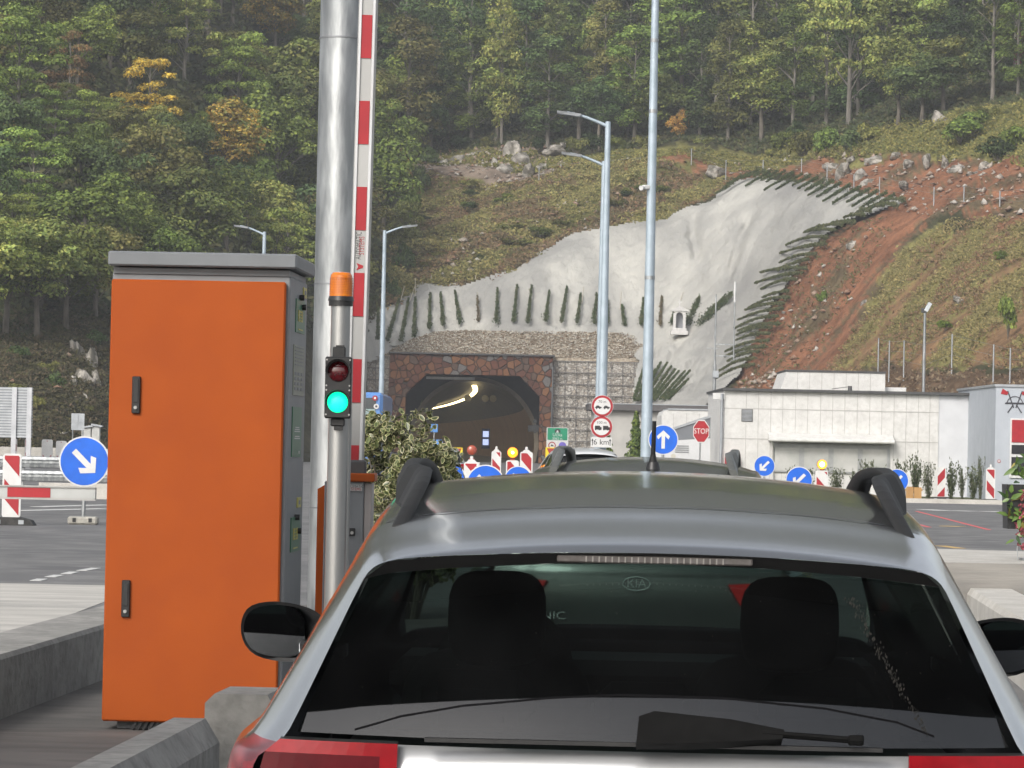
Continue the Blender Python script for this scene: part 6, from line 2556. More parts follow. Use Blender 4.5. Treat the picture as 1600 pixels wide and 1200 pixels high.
class Car:
    """body shell lofted from level curves; y runs from the tail (0) to the nose, x right"""

    def __init__(self, p):
        self.p = p
        self.top, self.wr, self.wb, self.wm, self.zb = [smooth_fn(p[k]) for k in ('top', 'wr', 'wb', 'wm', 'zb')]
        self.L = p['L']

    def level(self, k, y):
        zt = self.top(y)
        wr = self.wr(y)
        hood = np.clip((y - self.p['ws'][0]) / (self.p['ws'][1] - self.p['ws'][0]), 0, 1)
        d = 1 - .55 * hood
        zb = np.minimum(self.zb(y), zt - .05)
        c = self.p.get('crown', 1.0)
        if k == 0:
            return 0 * y, zt
        if k == 1:
            return .38 * wr, zt - .006 * c * d
        if k == 2:
            return .72 * wr, zt - .024 * c * d
        if k == 3:
            return .92 * wr, zt - .046 * c * d
        if k == 4:
            return wr, np.maximum(zt - .09 * d, zb + .015)
        if k == 5:
            return np.maximum(self.wb(y), wr + .005), zb
        if k == 6:
            return self.wm(y) * .982, zb - .07
        if k == 7:
            return self.wm(y), zb - .25
        if k == 8:
            return self.wm(y) * .99, .46 + 0 * y
        return self.wm(y) * .95, .24 + 0 * y

    def build(self, root, paint_m, roof_m, glass_m, windshield_m):
        p = self.p
        NU, SUB = 72, 5
        t = np.linspace(0, 1, NU)
        u = t**1.55
        cur_ = []
        for k in range(10):
            y = p['yr'][k] + (self.L - p['yr'][k]) * u
            x, z = self.level(k, y)
            cur_.append(np.stack([x, y, z], -1))
        cur_ = np.array(cur_)                       # (10, NU, 3)
        rows, lv = [], []
        for k in range(9):
            p0, p1, p2, p3 = cur_[max(k - 1, 0)].copy(), cur_[k], cur_[k + 1], cur_[min(k + 2, 9)]
            if k == 0:
                p0 = cur_[1] * np.array([-1, 1, 1])
            for s in range(SUB):
                q = s / SUB
                m0, m1 = (p2 - p0) / 2, (p3 - p1) / 2
                if k in (3, 4):          # keep the window plane fairly flat
                    m0, m1 = m0 * .5, m1 * .5
                rows.append((2 * q**3 - 3 * q**2 + 1) * p1 + (q**3 - 2 * q**2 + q) * m0 + (-2 * q**3 + 3 * q**2) * p2 + (q**3 - q**2) * m1)
                lv.append(k + q)
        rows.append(cur_[9])
        lv.append(9)
        rows, lv = np.array(rows), np.array(lv)
        self.rows, self.lv = rows, lv
        K = len(rows)
        full = np.concatenate([rows[::-1] * np.array([-1, 1, 1]), rows[1:]], 0)      # left sill .. centre .. right sill
        NC = len(full)
        lvl = np.r_[-lv[::-1], lv[1:]]
        V = full.reshape(-1, 3)
        parts = {'lampl': [], 'lampr': [], 'body': [], 'spoiler': [], 'windscreen': [], 'roof': []}
        panes = {}
        for i in range(NC - 1):
            a = abs(lvl[i] + lvl[i + 1]) / 2
            sd = 1 if lvl[i] + lvl[i + 1] > 0 else -1
            for j in range(NU - 1):
                q = [i * NU + j, (i + 1) * NU + j, (i + 1) * NU + j + 1, i * NU + j + 1]
                yc = (V[q[0]][1] + V[q[2]][1]) / 2
                key = 'body'
                if 4.12 < a < 4.9:
                    for n, (ya, yb) in enumerate(p['panes']):
                        if ya < yc < yb:
                            key = (sd, n)
                if a < 3.6 and p['ws'][0] + .03 < yc < p['ws'][1] - .03:
                    key = 'windscreen'
                if a < 3.98 and key == 'body':
                    if yc < p['spoil']:
                        key = 'spoiler'
                    elif yc < p['ws'][0] + .03:
                        key = 'roof'
                if 5.12 < a < 6.5 and yc < p['lamp_y']:
                    key = 'lampr' if sd > 0 else 'lampl'
                if isinstance(key, tuple):
                    panes.setdefault(key, []).append(q)
                else:
                    parts[key].append(q)

        def mk_(name, faces, mat, off=0.0, par=root):
            used = sorted({i for f in faces for i in f})
            mp = {g: i for i, g in enumerate(used)}
            vv = V[used].copy()
            if off:
                vv[:, 0] -= np.sign(vv[:, 0]) * off
            return np_mesh(name, vv, [[mp[i] for i in f] for f in faces], mat, par, smooth=True)
        self.body = mk_('body', parts['body'], paint_m)
        self.roof = mk_('roof', parts['roof'], roof_m)
        self.spoiler = mk_('spoiler', parts['spoiler'], roof_m)
        self.screen = mk_('windscreen', parts['windscreen'], windshield_m)
        self.lamps = [mk_('tail_light', parts[k], p['lamp_m']) for k in ('lampl', 'lampr') if parts[k]]
        for (sd, n), f in panes.items():
            mk_('side_window', f, glass_m, .004)
        # nose closing, underside and cabin floor
        q = MB()
        n1 = full[:, -1]
        q.add([tuple(v) for v in n1] + [(v[0], v[1] - .0, .24) for v in n1], [[i, i + 1, NC + i + 1, NC + i] for i in range(NC - 1)], 0, False)
        q.build('front_bumper', M['black'], root)
        q = MB()
        W = float(self.wm(1.5)) * .93
        q.box((0, self.L / 2, .235), (W * 2, self.L - .35, .05))
        q.box((0, self.L * .5, .50), (W * 1.9, self.L * .55, .04))
        q.build('underbody', inside, root)
        for sx in (-1, 1):
            for y in p['wheels']:
                w = MB()
                x0 = sx * (float(self.wm(y)) - .19)
                x1 = sx * (float(self.wm(y)) + .012)
                w.cyl((x0, y, .32), (x1, y, .32), .32, n=28)
                w.cyl((x1 - sx * .012, y, .335), (x1 - sx * .005, y, .335), .365, n=28)
                wo = w.build('wheel', tyre, root)
                h = MB()
                h.cyl((x1 - sx * .01, y, .32), (x1 + sx * .008, y, .32), .215, .2, 24)
                for s in range(5):
                    h.box((x1 + sx * .01, y, .32), (.012, .36, .035), 0, Matrix.Rotation(R(36 * s), 3, 'X'))
                h.build('rim', rimm, wo)

    def glass_rear(self, root, gmat, bx, bz, by, tx, tz, ty, kb, kt, nx=24, nz=12, name='rear_window', crown=.012):
        def f(s, t):
            x = s * (bx + (tx - bx) * t)
            z = bz + (tz - bz) * t + crown * (1 - s * s) * (t if t > 0 else 0)
            y = by + (ty - by) * t - .025 * math.sin(math.pi * t) + (kb + (kt - kb) * t) * s * s
            return (x, y, z)
        self.gf = f
        V = [f(-1 + 2 * i / nx, j / nz) for j in range(nz + 1) for i in range(nx + 1)]
        Fq = [[j * (nx + 1) + i, j * (nx + 1) + i + 1, (j + 1) * (nx + 1) + i + 1, (j + 1) * (nx + 1) + i] for j in range(nz) for i in range(nx)]
        o = np_mesh(name, V, Fq, gmat, root, smooth=True)
        return o


def rail(root, x, up, lo, w, mat, lean=.0):
    """roof rail: side outline given by upper and lower edges (y,z), width w"""
    for sx in (-1, 1):
        mb = MB()
        U, Lw = smooth_fn(up), smooth_fn(lo)
        ys_ = np.linspace(up[0][0], up[-1][0], 40)
        ring = []
        for y in ys_:
            zu, zl = float(U(y)), min(float(Lw(y)), float(U(y)) - .006)
            c, h = (zu + zl) / 2, (zu - zl) / 2
            sec = []
            for i in range(12):
                a = 2 * math.pi * i / 12
                ex = math.copysign(abs(math.cos(a))**.4, math.cos(a))
                ez = math.copysign(abs(math.sin(a))**.4, math.sin(a))
                sec.append((sx * (x - lean * (zu - zl) * (ez * .5 + .5)) + ex * w / 2, y, c + ez * h))
            ring.append(sec)
        for i in range(39):
            mb.add(ring[i] + ring[i + 1], [[k, (k + 1) % 12, 12 + (k + 1) % 12, 12 + k] for k in range(12)], 0, True)
        mb.add(ring[0], [list(range(12))])
        mb.add(ring[-1], [list(range(12))[::-1]])
        mb.build('roof_rail', mat, root)


def seat(mb, x, y, z, w=.50, lean=.18):
    m_ = Matrix.Rotation(-lean, 3, 'X')
    mb.pillow((x, y, z - .13), (w, .17, .62), 0, m_)
    mb.pillow((x, y - .06, z + .26), (w * .50, .13, .24), 0, m_, .55)
    mb.box((x, y + .30, z - .3), (w, .55, .16), 0, None, .05)


# ------------------------------------------------------------------ silver estate in the foreground
silver = paint('silver_paint', (.34, .35, .36), .11, .92, .4)
roof_silver = silver
tinted = glass('privacy_glass', (.12, .155, .147), 1.0, .02, 1.8, .02)
clear = glass('windscreen_glass', (.72, .84, .79), .9)
GOLF = dict(L=4.56, top=[(.19, 1.345), (.212, 1.359), (.25, 1.367), (.45, 1.402), (.63, 1.434), (.66, 1.438), (1.0, 1.471), (1.6, 1.498), (2.2, 1.498), (2.6, 1.462), (2.85, 1.41), (3.4, 1.11), (3.68, .985), (4.2, .90), (4.45, .80), (4.56, .62)],
            wr=[(.19, .592), (.4, .612), (.8, .622), (2.0, .615), (2.7, .60), (3.0, .63), (3.5, .71), (4.2, .67), (4.56, .5)],
            wb=[(.0, .712), (.06, .728), (.18, .772), (.4, .812), (.8, .828), (2.9, .835), (3.6, .80), (4.2, .74), (4.56, .55)],
            wm=[(-.1, .77), (0, .80), (.10, .845), (.28, .882), (.7, .90), (3.3, .90), (4.0, .87), (4.4, .78), (4.56, .6)],
            zb=[(0, .982), (1, .985), (3.0, .955), (3.6, .93), (4.2, .83), (4.56, .6)],
            yr=[.19, .193, .203, .222, .25, .055, .02, .0, -.02, 0], ws=(2.78, 3.62), panes=[(.62, 1.02), (1.10, 1.86), (1.94, 2.86)], spoil=.63, lamp_y=.30, lamp_m=pm('tail_lens_wing', (.30, .006, .012), (.10, .006, .01), 9, .2, spec=.25, stretch=(1, 1, 3)), wheels=(.86, 3.49), crown=1.0)
gl = P(1021, 1100, 7.05)
root = thing('parked_car', 'silver estate car with dark rear window and black roof rails filling the foreground', 'car', (gl.x, 7.05, 0), R(-1.5))
C1 = Car(GOLF)
C1.build(root, silver, roof_silver, tinted, clear)
rw = C1.glass_rear(root, tinted, .712, .975, -.062, .588, 1.284, .242, .137, .05, crown=.038)
gf = C1.gf
# seam between tailgate spoiler and roof, underside of the spoiler, third brake light
mb = MB()
xs = np.linspace(-.60, .60, 41)


def roofz(x, y):
    ks = [C1.level(k, np.array([y])) for k in range(5)]
    return float(np.interp(abs(x), [float(k[0][0]) for k in ks], [float(k[1][0]) for k in ks]))


und = MB()
tr = [C1.level(k, np.array([GOLF['yr'][k]])) for k in range(5)]
tp = [(float(tr[k][0][0]), GOLF['yr'][k], float(tr[k][1][0])) for k in range(5)]
edge_pts = [(-x, y, z) for (x, y, z) in tp[::-1]] + tp[1:]
ins = []
for (x, y, z) in edge_pts:
    s = max(-1, min(1, x / .592))
    g_ = gf(s, .99)
    ins.append((g_[0], g_[1] - .004, g_[2] + .004))
und.add(edge_pts + ins, [[i, 9 + i, 9 + i + 1, i + 1] for i in range(8)])
und.build('spoiler_underside', inside, root)
mb = MB()
for i in range(40):
    a, b = xs[i], xs[i + 1]
    y = .632 - .02 * (1 - (a / .6)**2)
    y2 = .632 - .02 * (1 - (b / .6)**2)
    mb.add([(a, y, roofz(a, y) + .003), (b, y2, roofz(b, y2) + .003), (b, y2 + .007, roofz(b, y2 + .007) + .003), (a, y + .007, roofz(a, y + .007) + .003)], [[0, 1, 2, 3]])
mb.build('roof_seam', M['black'], root)
tb = MB()
tb.box((0, .216, 1.331), (.40, .03, .017), 0, None, .003)
for i in range(22):
    tb.box((-.14 + i * .0133,   .200, 1.330), (.003, .004, .012), 1)
tb.build('third_brake_light', [pm('clear_lens', (.11, .10, .095), (.07, .062, .058), 40, .2, coat=.4), pm('clear_lens_rib', (.24, .225, .21), None, 40, .2)], root)
# printed band and inner trim at the foot of the glass
n = 40
# faint demister outline and smear
mb = MB()


def on_glass(s, t, o=-.0015):
    a = gf(s, t)
    return Vector((a[0], a[1] + o, a[2]))


for (pts, w) in (([(-.84, .03), (-.72, .12), (-.55, .19), (-.3, .245), (-.1, .27), (.2, .265), (.5, .22), (.7, .15), (.82, .05)], .0022),):
    m_ = []
    for i in range(len(pts) - 1):
        for k in range(5):
            m_.append((pts[i][0] + (pts[i + 1][0] - pts[i][0]) * k / 5, pts[i][1] + (pts[i + 1][1] - pts[i][1]) * k / 5))
    for i in range(len(m_) - 1):
        a, b = on_glass(*m_[i]), on_glass(*m_[i + 1])
        mb.add([a - Vector((0, 0, w)), b - Vector((0, 0, w)), b + Vector((0, 0, w)), a + Vector((0, 0, w))], [[0, 1, 2, 3]])
mb.build('trim_line', pm('print_line', (.006, .006, .007), None, 5, .7, spec=.05), rw)
rs = random.Random(9)
mb = MB()
for i in range(260):
    t = rs.random()**1.3
    s0, t0 = .665 + .115 * t + rs.gauss(0, .0045 + .006 * (1 - t)) , .86 - .80 * t + rs.gauss(0, .012)
    r = rs.uniform(.0005, .0016)
    a = on_glass(s0, max(t0, .02))
    mb.add([a + Vector((r * math.cos(k) * .8, 0, r * math.sin(k) * 2.6)) for k in (0, 1.05, 2.1, 3.14, 4.2, 5.2)], [[0, 1, 2, 3, 4, 5]])
for i in range(70):
    a = on_glass(rs.uniform(-.95, .95), rs.uniform(.1, .92))
    r = rs.uniform(.0006, .0014)
    mb.add([a + Vector((r * math.cos(k), 0, r * math.sin(k))) for k in (0, 1.05, 2.1, 3.14, 4.2, 5.2)], [[0, 1, 2, 3, 4, 5]])
mb.build('dirt_smear', pm('dirt', (.030, .028, .024), (.014, .014, .013), 60, .9, spec=.2), rw)
# tailgate
mb = MB()
nx, zs = 24, [(.958, .012), (.948, -.008), (.90, -.020), (.80, -.028), (.70, -.03), (.60, -.012), (.56, -.01)]
V, Fq = [], []
for (z, y) in zs:
    for i in range(nx + 1):
        s = -1 + 2 * i / nx
        V.append((s * float(np.interp(z, [.80, .90, .94, .971], [.785, .78, .752, .715])), y - .03 + .09 * abs(s)**2.3, z))
for j in range(len(zs) - 1):
    for i in range(nx):
        Fq.append([(j + 1) * (nx + 1) + i, (j + 1) * (nx + 1) + i + 1, j * (nx + 1) + i + 1, j * (nx + 1) + i])
tg = np_mesh('tailgate', V, Fq, paint('silver_tailgate', (.50, .51, .52), .3, .6, .4), root, smooth=True)
q = MB()
q.box((0, -.058, .976), (.9, .02, .008))
q.build('glass_gasket', M['black'], root)
q = MB()
q.box((0, -.075, .72), (.54, .012, .12), 0)
q.build('number_plate', plate, tg)
bp = MB()
bp.box((0, .05, .40), (1.66, .28, .34), 0, None, .06)
bp.build('rear_bumper', silver, root)
# tail lights: a part on the wing and a part on the tailgate
for sx in (-1, 1):
    t_ = MB()
    pts = []
    for i in range(9):
        x = .505 + (.80 - .505) * i / 8
        pts.append((sx * x, -.057 + .09 * (x / .775)**2.3))
    z0, z1 = .81, .964
    for i in range(8):
        (xa, ya), (xb, yb) = pts[i], pts[i + 1]
        edge_ = i == 0
        for (za, zb, mi) in ((z0, z0 + .022, 0), (z0 + .022, z1 - .026, 0 if edge_ else 1), (z1 - .026, z1, 0)):
            ka, kb_ = [np.interp(z_, [.90, .94, .964], [1, .968, .935]) for z_ in (za, zb)]
            fx = lambda x_, k_: x_ * (1 + (k_ - 1) * (abs(x_) - .5) / .275)
            q = [(fx(xa, ka), ya - .012, za), (fx(xb, ka), yb - .012, za), (fx(xb, kb_), yb - .012, zb), (fx(xa, kb_), ya - .012, zb)]
            t_.add(q if sx > 0 else q[::-1], [[0, 1, 2, 3]], mi, True)
    q = [(pts[0][0], pts[0][1] - .012, z0), (pts[0][0], pts[0][1] - .012, z1), (pts[0][0], pts[0][1] + .01, z1), (pts[0][0], pts[0][1] + .01, z0)]
    t_.add(q, [[0, 1, 2, 3]], 0)
    q = []
    for (x, y) in pts:
        q += [(fx(x, .935), y - .012, z1), (fx(x, .935), y + .02, z1 + .003)]
    t_.add(q, [[2 * i, 2 * i + 1, 2 * i + 3, 2 * i + 2] for i in range(8)], 2)
    tl_ = t_.build('tail_light', [lamp_red, lamp_dark, M['black']], root)
# rear wiper
wp = MB()
w0 = on_glass(.03, .085, -.022)
wp.prism([(-.055, -.036), (.05, -.034), (.23, -.020), (.235, .0), (.13, .020), (-.02, .034), (-.05, .022)], -.018, .012)
wiper_m = pm('wiper_black', (.004, .004, .004), (.006, .006, .006), 30, .5, spec=.06)
wp = wp.build('wiper', wiper_m, root, w0)
wp.rotation_euler = (R(-30), 0, 0)
q = MB()
q.box((.29, -.012, -.012), (.20, .014, .011), 0, Matrix.Rotation(.06, 3, 'Y'), .003)
q.box((.375, -.014, -.018), (.03, .02, .017), 0, None, .003)
q.build('wiper_blade', wiper_m, wp)
# roof rails
railm = pm('rail_black', (.016, .016, .016), (.022, .022, .022), 12, .6, spec=.3)
rail(root, .568, [(.56, 1.385), (.66, 1.425), (.85, 1.487), (1.05, 1.512), (1.5, 1.524), (2.0, 1.513), (2.3, 1.47), (2.45, 1.42)],
     [(.56, 1.33), (.98, 1.385), (1.02, 1.43), (1.10, 1.472), (1.5, 1.498), (2.0, 1.488), (2.2, 1.45), (2.45, 1.38)], .036, railm, .5)
# door mirrors
for sx in (-1, 1):
    mm = MB()
    yy, zz = 2.76, 1.035
    cx_ = sx * .985
    ctrl_ = [(-.125, -.01), (-.118, -.055), (-.08, -.082), (0, -.088), (.075, -.072), (.112, -.03), (.116, .025), (.09, .065), (.02, .078), (-.07, .062), (-.115, .03)]
    out = []
    for i in range(len(ctrl_)):
        a_, b_2, c_2, d_2 = [Vector(ctrl_[(i + o_) % len(ctrl_)]) for o_ in (-1, 0, 1, 2)]
        for q_ in (0, .34, .67):
            out.append(tuple(.5 * (2 * b_2 + (c_2 - a_) * q_ + (2 * a_ - 5 * b_2 + 4 * c_2 - d_2) * q_**2 + (3 * b_2 - a_ - 3 * c_2 + d_2) * q_**3)))
    out = [(cx_ + sx * a, zz + b) for a, b in out]
    if sx < 0:
        out = out[::-1]
    c_ = Vector((cx_, yy + .1, zz))
    n = len(out)
    v = [(x, yy, z) for x, z in out] + [(c_.x + (x - c_.x) * .82, yy + .10, c_.z + (z - c_.z) * .82) for x, z in out] + [(c_.x + (x - c_.x) * .35, yy + .14, c_.z + (z - c_.z) * .35) for x, z in out]
    mm.add(v, [[k, k + n, (k + 1) % n + n, (k + 1) % n] for k in range(n)] + [[k + n, k + 2 * n, (k + 1) % n + 2 * n, (k + 1) % n + n] for k in range(n)] + [list(range(2 * n, 3 * n))[::-1]], 0, True)
    mm.add([(x, yy, z) for x, z in out] + [(c_.x + (x - c_.x) * .9, yy + .006, c_.z + (z - c_.z) * .88) for x, z in out], [[k, (k + 1) % n, (k + 1) % n + n, k + n] for k in range(n)], 0)
    mm.box((sx * .87, yy + .06, zz - .055), (.12, .08, .05), 0, None, .01)
    mo = mm.build('door_mirror', M['black'], root)
    q = MB()
    pl2 = [(c_.x + (x - c_.x) * .895, c_.z + (z - c_.z) * .875) for x, z in out]
    q.add([(x, yy + .014 - sx * (x - c_.x) * .57 + (z - c_.z) * .02, z) for x, z in pl2], [list(range(n))], 0)
    q.build('mirror_glass', pm('mirror_glass', (.80, .82, .84), (.8, .82, .84), 2, .02, 1.0, spec=1), mo)
# cabin
st = MB()
seat(st, -.37, 2.0, .86)
seat(st, .37, 2.0, .86)
st.build('front_seat', inside, root)
st = MB()
st.box((0, 1.05, .70), (1.25, .16, .52), 0, Matrix.Rotation(-.2, 3, 'X'), .05)
for x in (-.38, .38):
    st.box((x, .98, .985), (.26, .1, .13), 0, None, .04)
st.box((0, .98, .97), (.24, .1, .12), 0, None, .04)
st.box((0, .6, .90), (1.3, .75, .02))
st.build('rear_seat', inside, root)
ds = MB()
ds.box((0, 3.15, .90), (1.4, .5, .12), 0, None, .04)
ds.cyl((-.37, 2.72, .95), (-.37, 2.76, .93), .19, n=24)
ds.box((0, 2.72, 1.32), (.24, .03, .07), 0, None, .01)
ds.build('dashboard', inside, root)
q = MB()
for (x, y, r) in ((-.118, .42, .011), (.30, .40, .006), (-.12, .8, .006)):
    c_ = Vector((x, y, roofz(x, y) + .001))
    v = [c_ + Vector((r * math.cos(k * .785), r * 1.8 * math.sin(k * .785), 0)) for k in range(8)]
    v = [Vector((p_.x, p_.y, roofz(p_.x, p_.y) + .0012)) for p_ in v]
    q.add(v, [list(range(8))])
q.build('dropping', M['white'], root)

# toll canopy spanning the lanes above the silver car (seen only as the dark reflection in its rear window)
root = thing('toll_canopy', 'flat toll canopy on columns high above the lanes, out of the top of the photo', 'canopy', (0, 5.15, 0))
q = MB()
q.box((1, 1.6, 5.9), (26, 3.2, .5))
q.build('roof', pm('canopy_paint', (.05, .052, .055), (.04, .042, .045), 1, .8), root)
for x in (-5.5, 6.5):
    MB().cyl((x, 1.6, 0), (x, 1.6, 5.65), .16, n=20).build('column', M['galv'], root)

# ------------------------------------------------------------------ dark crossover ahead
KIA = dict(L=4.14, top=[(.14, 1.40), (.20, 1.435), (.45, 1.475), (.9, 1.512), (1.5, 1.525), (2.0, 1.51), (2.4, 1.45), (2.6, 1.38), (3.1, 1.12), (3.3, 1.02), (3.8, .95), (4.05, .85), (4.14, .65)],
           wr=[(.14, .54), (.5, .57), (1.2, .585), (2.2, .58), (2.5, .60), (3.1, .70), (3.8, .66), (4.14, .5)],
           wb=[(0, .68), (.1, .72), (.4, .78), (1, .80), (2.6, .81), (3.2, .78), (3.8, .72), (4.14, .55)],
           wm=[(-.1, .74), (0, .78), (.15, .84), (.5, .87), (1, .88), (3, .88), (3.7, .85), (4.14, .6)],
           zb=[(0, 1.0), (1, 1.0), (2.7, .98), (3.3, .95), (3.8, .86), (4.14, .62)],
           yr=[.14, .143, .15, .165, .19, .05, .02, 0, -.02, 0], ws=(2.35, 3.25), panes=[(.55, .9), (.98, 1.66), (1.74, 2.5)], spoil=.45, lamp_y=-1, lamp_m=lamp_red, wheels=(.78, 3.36), crown=1.3)
kl = P(998, 800, 17.2)
root = thing('crossover_car', 'dark grey crossover car with roof rails just ahead of the silver estate', 'car', (kl.x, 17.2, 0), R(-4.2))
root.scale = (1, 1, .991)
C2 = Car(KIA)
dk_paint = paint('graphite_paint', (.15, .16, .155), .25, .5, .7)
C2.build(root, dk_paint, paint('graphite_roof', (.045, .048, .045), .25, .3, .4), glass('car_glass', (.16, .2, .19), .8), clear)
C2.glass_rear(root, MATS['car_glass'], .62, 1.03, .03, .53, 1.40, .22, .06, .03)
mb = MB()
V, Fq = [], []
zs = [(1.03, .02), (.99, -.01), (.92, -.02), (.80, -.03), (.68, -.01), (.6, .0)]
for (z, y) in zs:
    for i in range(21):
        s = -1 + 2 * i / 20
        V.append((s * .74, y + .09 * abs(s)**2.4, z))
for j in range(len(zs) - 1):
    for i in range(20):
        Fq.append([(j + 1) * 21 + i, (j + 1) * 21 + i + 1, j * 21 + i + 1, j * 21 + i])
kt = np_mesh('tailgate', V, Fq, dk_paint, root, smooth=True)
em = MB()
ez = hgt(995, 909, 17.2)
ex = P(995, 909, 17.2).x - kl.x
for i in range(28):
    a, b = R(360 * i / 28), R(360 * (i + 1) / 28)
    em.cyl((ex + .066 * math.cos(a), -.036, ez + .033 * math.sin(a)), (ex + .066 * math.cos(b), -.036, ez + .033 * math.sin(b)), .004, n=6, mi=0)
em.text('KIA', (ex, ez), .058, -.040, 0, 0, 1.05)
chrome = pm('chrome_letters', (.8, .82, .82), None, 5, .25, .4)
em.build('emblem', [chrome], kt)
em = MB()
em.text('STONIC', (P(843, 960, 17.2).x - kl.x, hgt(855, 960, 17.2)), .055, -.015, 0, 0, 1.3)
em.build('badge', [chrome], kt)
for sx in (-1, 1):
    q = MB()
    zz = .865
    v = [(.44, zz + .05), (.50, zz - .05), (.66, zz - .09), (.80, zz - .02), (.82, zz + .07), (.62, zz + .06)]
    poly = [(sx * x, z) for x, z in v]
    ring = [(x, -.035 + .14 * max(0, abs(x) - .42)**1.2 * 1.6, z) for x, z in poly]
    ring2 = [(x, y + .03, z) for x, y, z in ring]
    q.add(ring + ring2, [list(range(6)) if sx > 0 else list(range(6))[::-1]] + [[i, i + 6, (i + 1) % 6 + 6, (i + 1) % 6] for i in range(6)])
    q.build('tail_light', lamp_lit, root)
bp = MB()
bp.box((0, .04, .42), (1.62, .26, .38), 0, None, .06)
bp.build('rear_bumper', M['black'], root)
q = MB()
q.box((0, -.1, .62), (.52, .012, .115))
q.build('number_plate', plate, root)
rail(root, .455, [(.50, 1.47), (.58, 1.52), (.7, 1.562), (1.3, 1.575), (1.9, 1.56), (2.1, 1.5)], [(.50, 1.44), (.66, 1.46), (.72, 1.53), (1.3, 1.552), (1.85, 1.53), (2.1, 1.46)], .04, pm('rail_grey', (.10, .105, .10), None, 6, .4), .4)
q = MB()
ay = .42
ax_ = P(1006, 720, 17.7).x - kl.x + .012
za = float(C2.top(np.array([ay])))
q.cyl((ax_, ay, za - .02), (ax_, ay, za + .03), .042, .028, 16)
q.cyl((ax_, ay, za + .03), (ax_, ay - .01, za + .07), .022, .013, 12)
q.cyl((ax_, ay - .01, za + .07), (ax_ + .004, ay - .04, za + .235), .012, .010, 10)
q.build('antenna', M['black'], root)
st = MB()
seat(st, -.35, 1.8, .92)
seat(st, .35, 1.8, .92)
st.box((0, 1.0, .9), (1.2, .15, .5), 0, None, .05)
st.build('seat', inside, root)

# ------------------------------------------------------------------ cars farther ahead (same loft, other proportions)
def other_car(px, Z, rz, name, label, paint_m, scale=1.0, hz=1.0, rearz=(1.0, 1.34)):
    loc = col(px, Z, 0)
    root = thing(name, label, 'car', loc, rz)
    root.scale = (scale, scale, hz)
    g = {k: v for k, v in KIA.items()}
    C = Car(g)
    C.build(root, paint_m, paint_m, glass('far_glass', (.05, .06, .06), 1.0), glass('far_glass', (.05, .06, .06)))
    C.glass_rear(root, MATS['far_glass'], .63, 1.03, .03, .53, 1.40, .22, .06, .03)
    V, Fq = [], []
    for (z, y) in zs:
        for i in range(21):
            s = -1 + 2 * i / 20
            V.append((s * .74, y + .09 * abs(s)**2.4, z))
    for j in range(len(zs) - 1):
        for i in range(20):
            Fq.append([(j + 1) * 21 + i, (j + 1) * 21 + i + 1, j * 21 + i + 1, j * 21 + i])
    np_mesh('tailgate', V, Fq, paint_m, root, smooth=True)
    for sx in (-1, 1):
        q = MB()
        q.box((sx * .70, .03, .9), (.2, .12, .2), 0, None, .03)
        q.build('tail_light', lamp_red, root)
    bp = MB()
    bp.box((0, .04, .42), (1.62, .26, .38), 0, None, .06)
    bp.build('rear_bumper', paint_m, root)
    q = MB()
    q.box((0, -.1, .62), (.52, .012, .115))
    q.build('number_plate', plate, root)
    return root


white_p = paint('white_paint', (.60, .61, .62), .3, 0, .6)
other_car(922, 72, R(6), 'white_car', 'white car beyond the dark crossover, below the distance signs', white_p, 1.02, 1.005)
other_car(686, 104, R(3), 'silver_car', 'silver grey car half hidden by the variegated shrub before the tunnel', paint('grey_car_paint', (.34, .37, .40), .3, .4, .6), 1.0, .97)

# bus seen from behind
Z = 135
s_ = Z / F
xr_ = P(598, 640, Z).x
root = thing('bus', 'blue cornered coach seen from behind through the gap left of the shrub', 'bus', (xr_ - 1.25, Z, 0))
H = hgt(585, 613, Z)
bb = pm('bus_blue', (.10, .24, .55), (.09, .21, .48), 3, .35, coat=.5)
q = MB()
q.box((0, 5.5, H / 2 + .15), (2.5, 11, H - .3), 0, None, .12)
q.build('body', bb, root)
q = MB()
q.box((-.08, -.012, H - .98), (2.12, .04, 1.45), 0, None, .03)
q.build('rear_window', pm('bus_glass', (.30, .38, .37), (.22, .3, .3), 1.0, .1, coat=.5), root)
q = MB()
q.box((-.08, -.03, H - .42), (2.14, .04, .42), 0, None, .02)
q.build('tinted_band', pm('bus_band', (.06, .07, .075), None, 3, .15, coat=.5), root)
for (px, py, mt) in ((586, 622, M['red']), (588, 635, M['white'])):
    q = MB()
    x, z = P(px, py, Z).x - root.location.x, hgt(px, py, Z)
    q.disc((x, z), .10, -.062, 20, 0, -.05)
    q.disc((x, z), .045, -.066, 16, 1, -.0625)
    q.build('sticker', [mt, M['white'] if mt is M['red'] else M['dark']], root)
for sx in (-1.1, 1.1):
    q = MB()
    q.box((sx, -.02, 1.0), (.16, .06, .5), 0, None, .02)
    q.build('tail_light', lamp_red, root)
for sx in (-1, 1):
    for y in (2.6, 8.6):
        q = MB()
        q.cyl((sx * .95, y, .48), (sx * 1.26, y, .48), .48, n=24)
        q.build('wheel', tyre, root)
q = MB()
q.box((0, -.02, .55), (2.4, .1, .4), 0, None, .04)
q.build('rear_bumper', M['dark'], root)
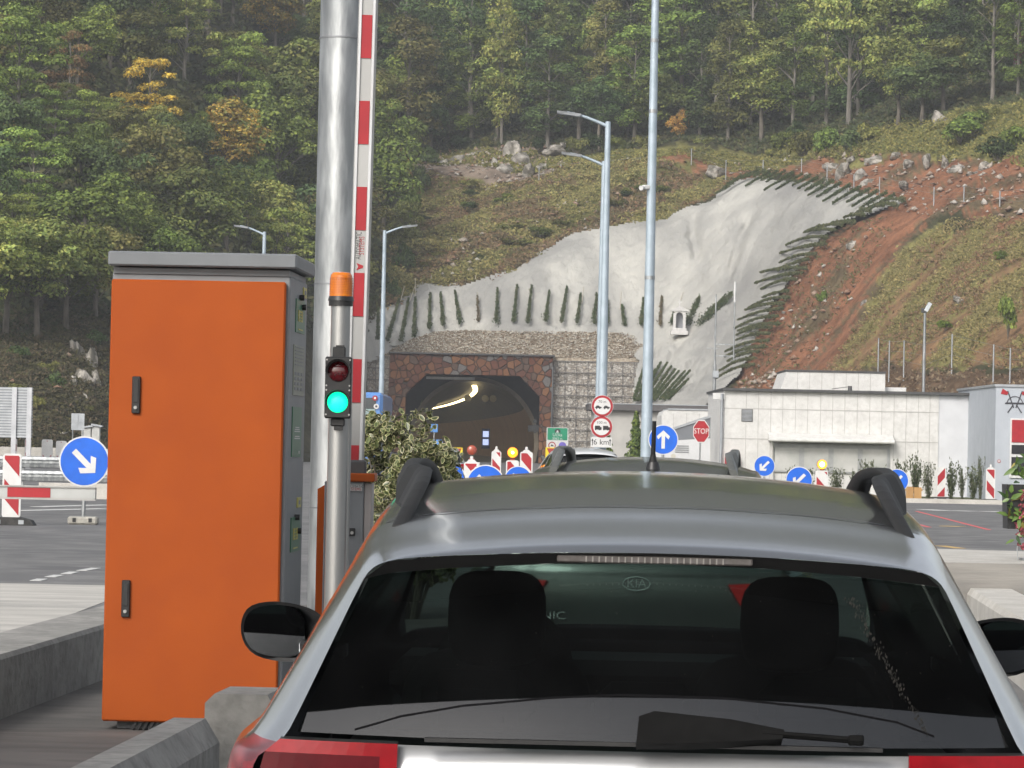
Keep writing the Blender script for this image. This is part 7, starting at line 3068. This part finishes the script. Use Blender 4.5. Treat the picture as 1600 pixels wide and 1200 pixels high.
# blue lorry load in front of the tunnel
Z = 180
s_ = Z / F
for (px, py, w, h, lb) in ((677, 669, 11, 13, 'small square blue road sign at the left inside edge of the tunnel mouth'), (684, 692, 14, 10, 'small blue road sign behind the variegated shrub, below a similar square one')):
    p = col(px, Z, 0)
    z = hgt(px, py, Z)
    root = thing('blue_sign', lb, 'road sign', p)
    q = MB()
    q.box((0, 0, z), (w * s_, .03, h * s_), 0, None, .01)
    q.build('sign_face', pm('pale_blue_film', (.08, .25, .60), None, 4, .4), root)
    MB().cyl((0, .03, 0), (0, .03, z), .035, n=8).build('post', M['galv'], root)

# white van in profile by the annex
Z = 133
s_ = Z / F
p = col(1030, Z, 0)
root = thing('white_van', 'white van with grey sloping windscreen and slatted vents before the low annex', 'van', p)
X = lambda px: (px - 1030) * s_
Zv = lambda py: hgt(1070, py, Z)
body = [(X(1012), .35), (X(1112), .35), (X(1112), Zv(684)), (X(1040), Zv(690)), (X(1016), Zv(697)), (X(1012), Zv(720))]
q = MB()
q.prism(body, 0, 2.0)
q.build('body', white_p, root)
q = MB()
q.prism([(X(1040), Zv(689.5)), (X(1112), Zv(683.5)), (X(1112), Zv(651)), (X(1104), Zv(652)), (X(1052), Zv(671))], .05, 1.95)
q.build('cab_window', pm('van_glass', (.20, .215, .23), (.16, .17, .19), 1, .2, coat=.4), root)
q = MB()
q.prism([(X(1050), Zv(672)), (X(1104), Zv(653)), (X(1113), Zv(651)), (X(1113), Zv(649)), (X(1103), Zv(650)), (X(1049), Zv(670))], .0, 2.0)
q.box((X(1110), -.01, (Zv(684) + Zv(651)) / 2), (.06, .04, Zv(651) - Zv(684)))
q.build('roof_edge', M['signback'], root)
q = MB()
for i in range(4):
    q.box((X(1064), -.012, Zv(697 + 3.2 * i)), (.52, .02, .035))
q.build('vent', M['grey'], root)
q = MB()
q.cyl((X(1051), .0, Zv(713)), (X(1051), -.03, Zv(713)), .09, n=18)
q.build('headlight', pm('lamp_clear', (.6, .58, .5), None, 5, .15, coat=.6), root)
for px in (1030, 1098):
    q = MB()
    q.cyl((X(px), -.02, .33), (X(px), .25, .33), .33, n=24)
    q.build('wheel', tyre, root)

# clean-up of prototypes that were never planted
for o in list(bpy.data.objects):
    if o.parent is None and o.location.y < -150 and o.type == 'EMPTY':
        for ch in list(o.children):
            bpy.data.objects.remove(ch)
        bpy.data.objects.remove(o)

# ------------------------------------------------------------------ air
HAZE = 0.00045
if HAZE:
    q = MB()
    q.box((0, 400, 150), (1700, 1100, 312))
    hm, N, L, b = base_mat('haze')
    N.remove(b)
    pv = N.new("ShaderNodeVolumePrincipled")
    pv.inputs["Color"].default_value = (.93, .96, 1.0, 1)
    pv.inputs["Density"].default_value = HAZE
    pv.inputs["Anisotropy"].default_value = .2
    L.new(pv.outputs[0], N["Material Output"].inputs["Volume"])
    struct(q.build('haze', hm), 'stuff')
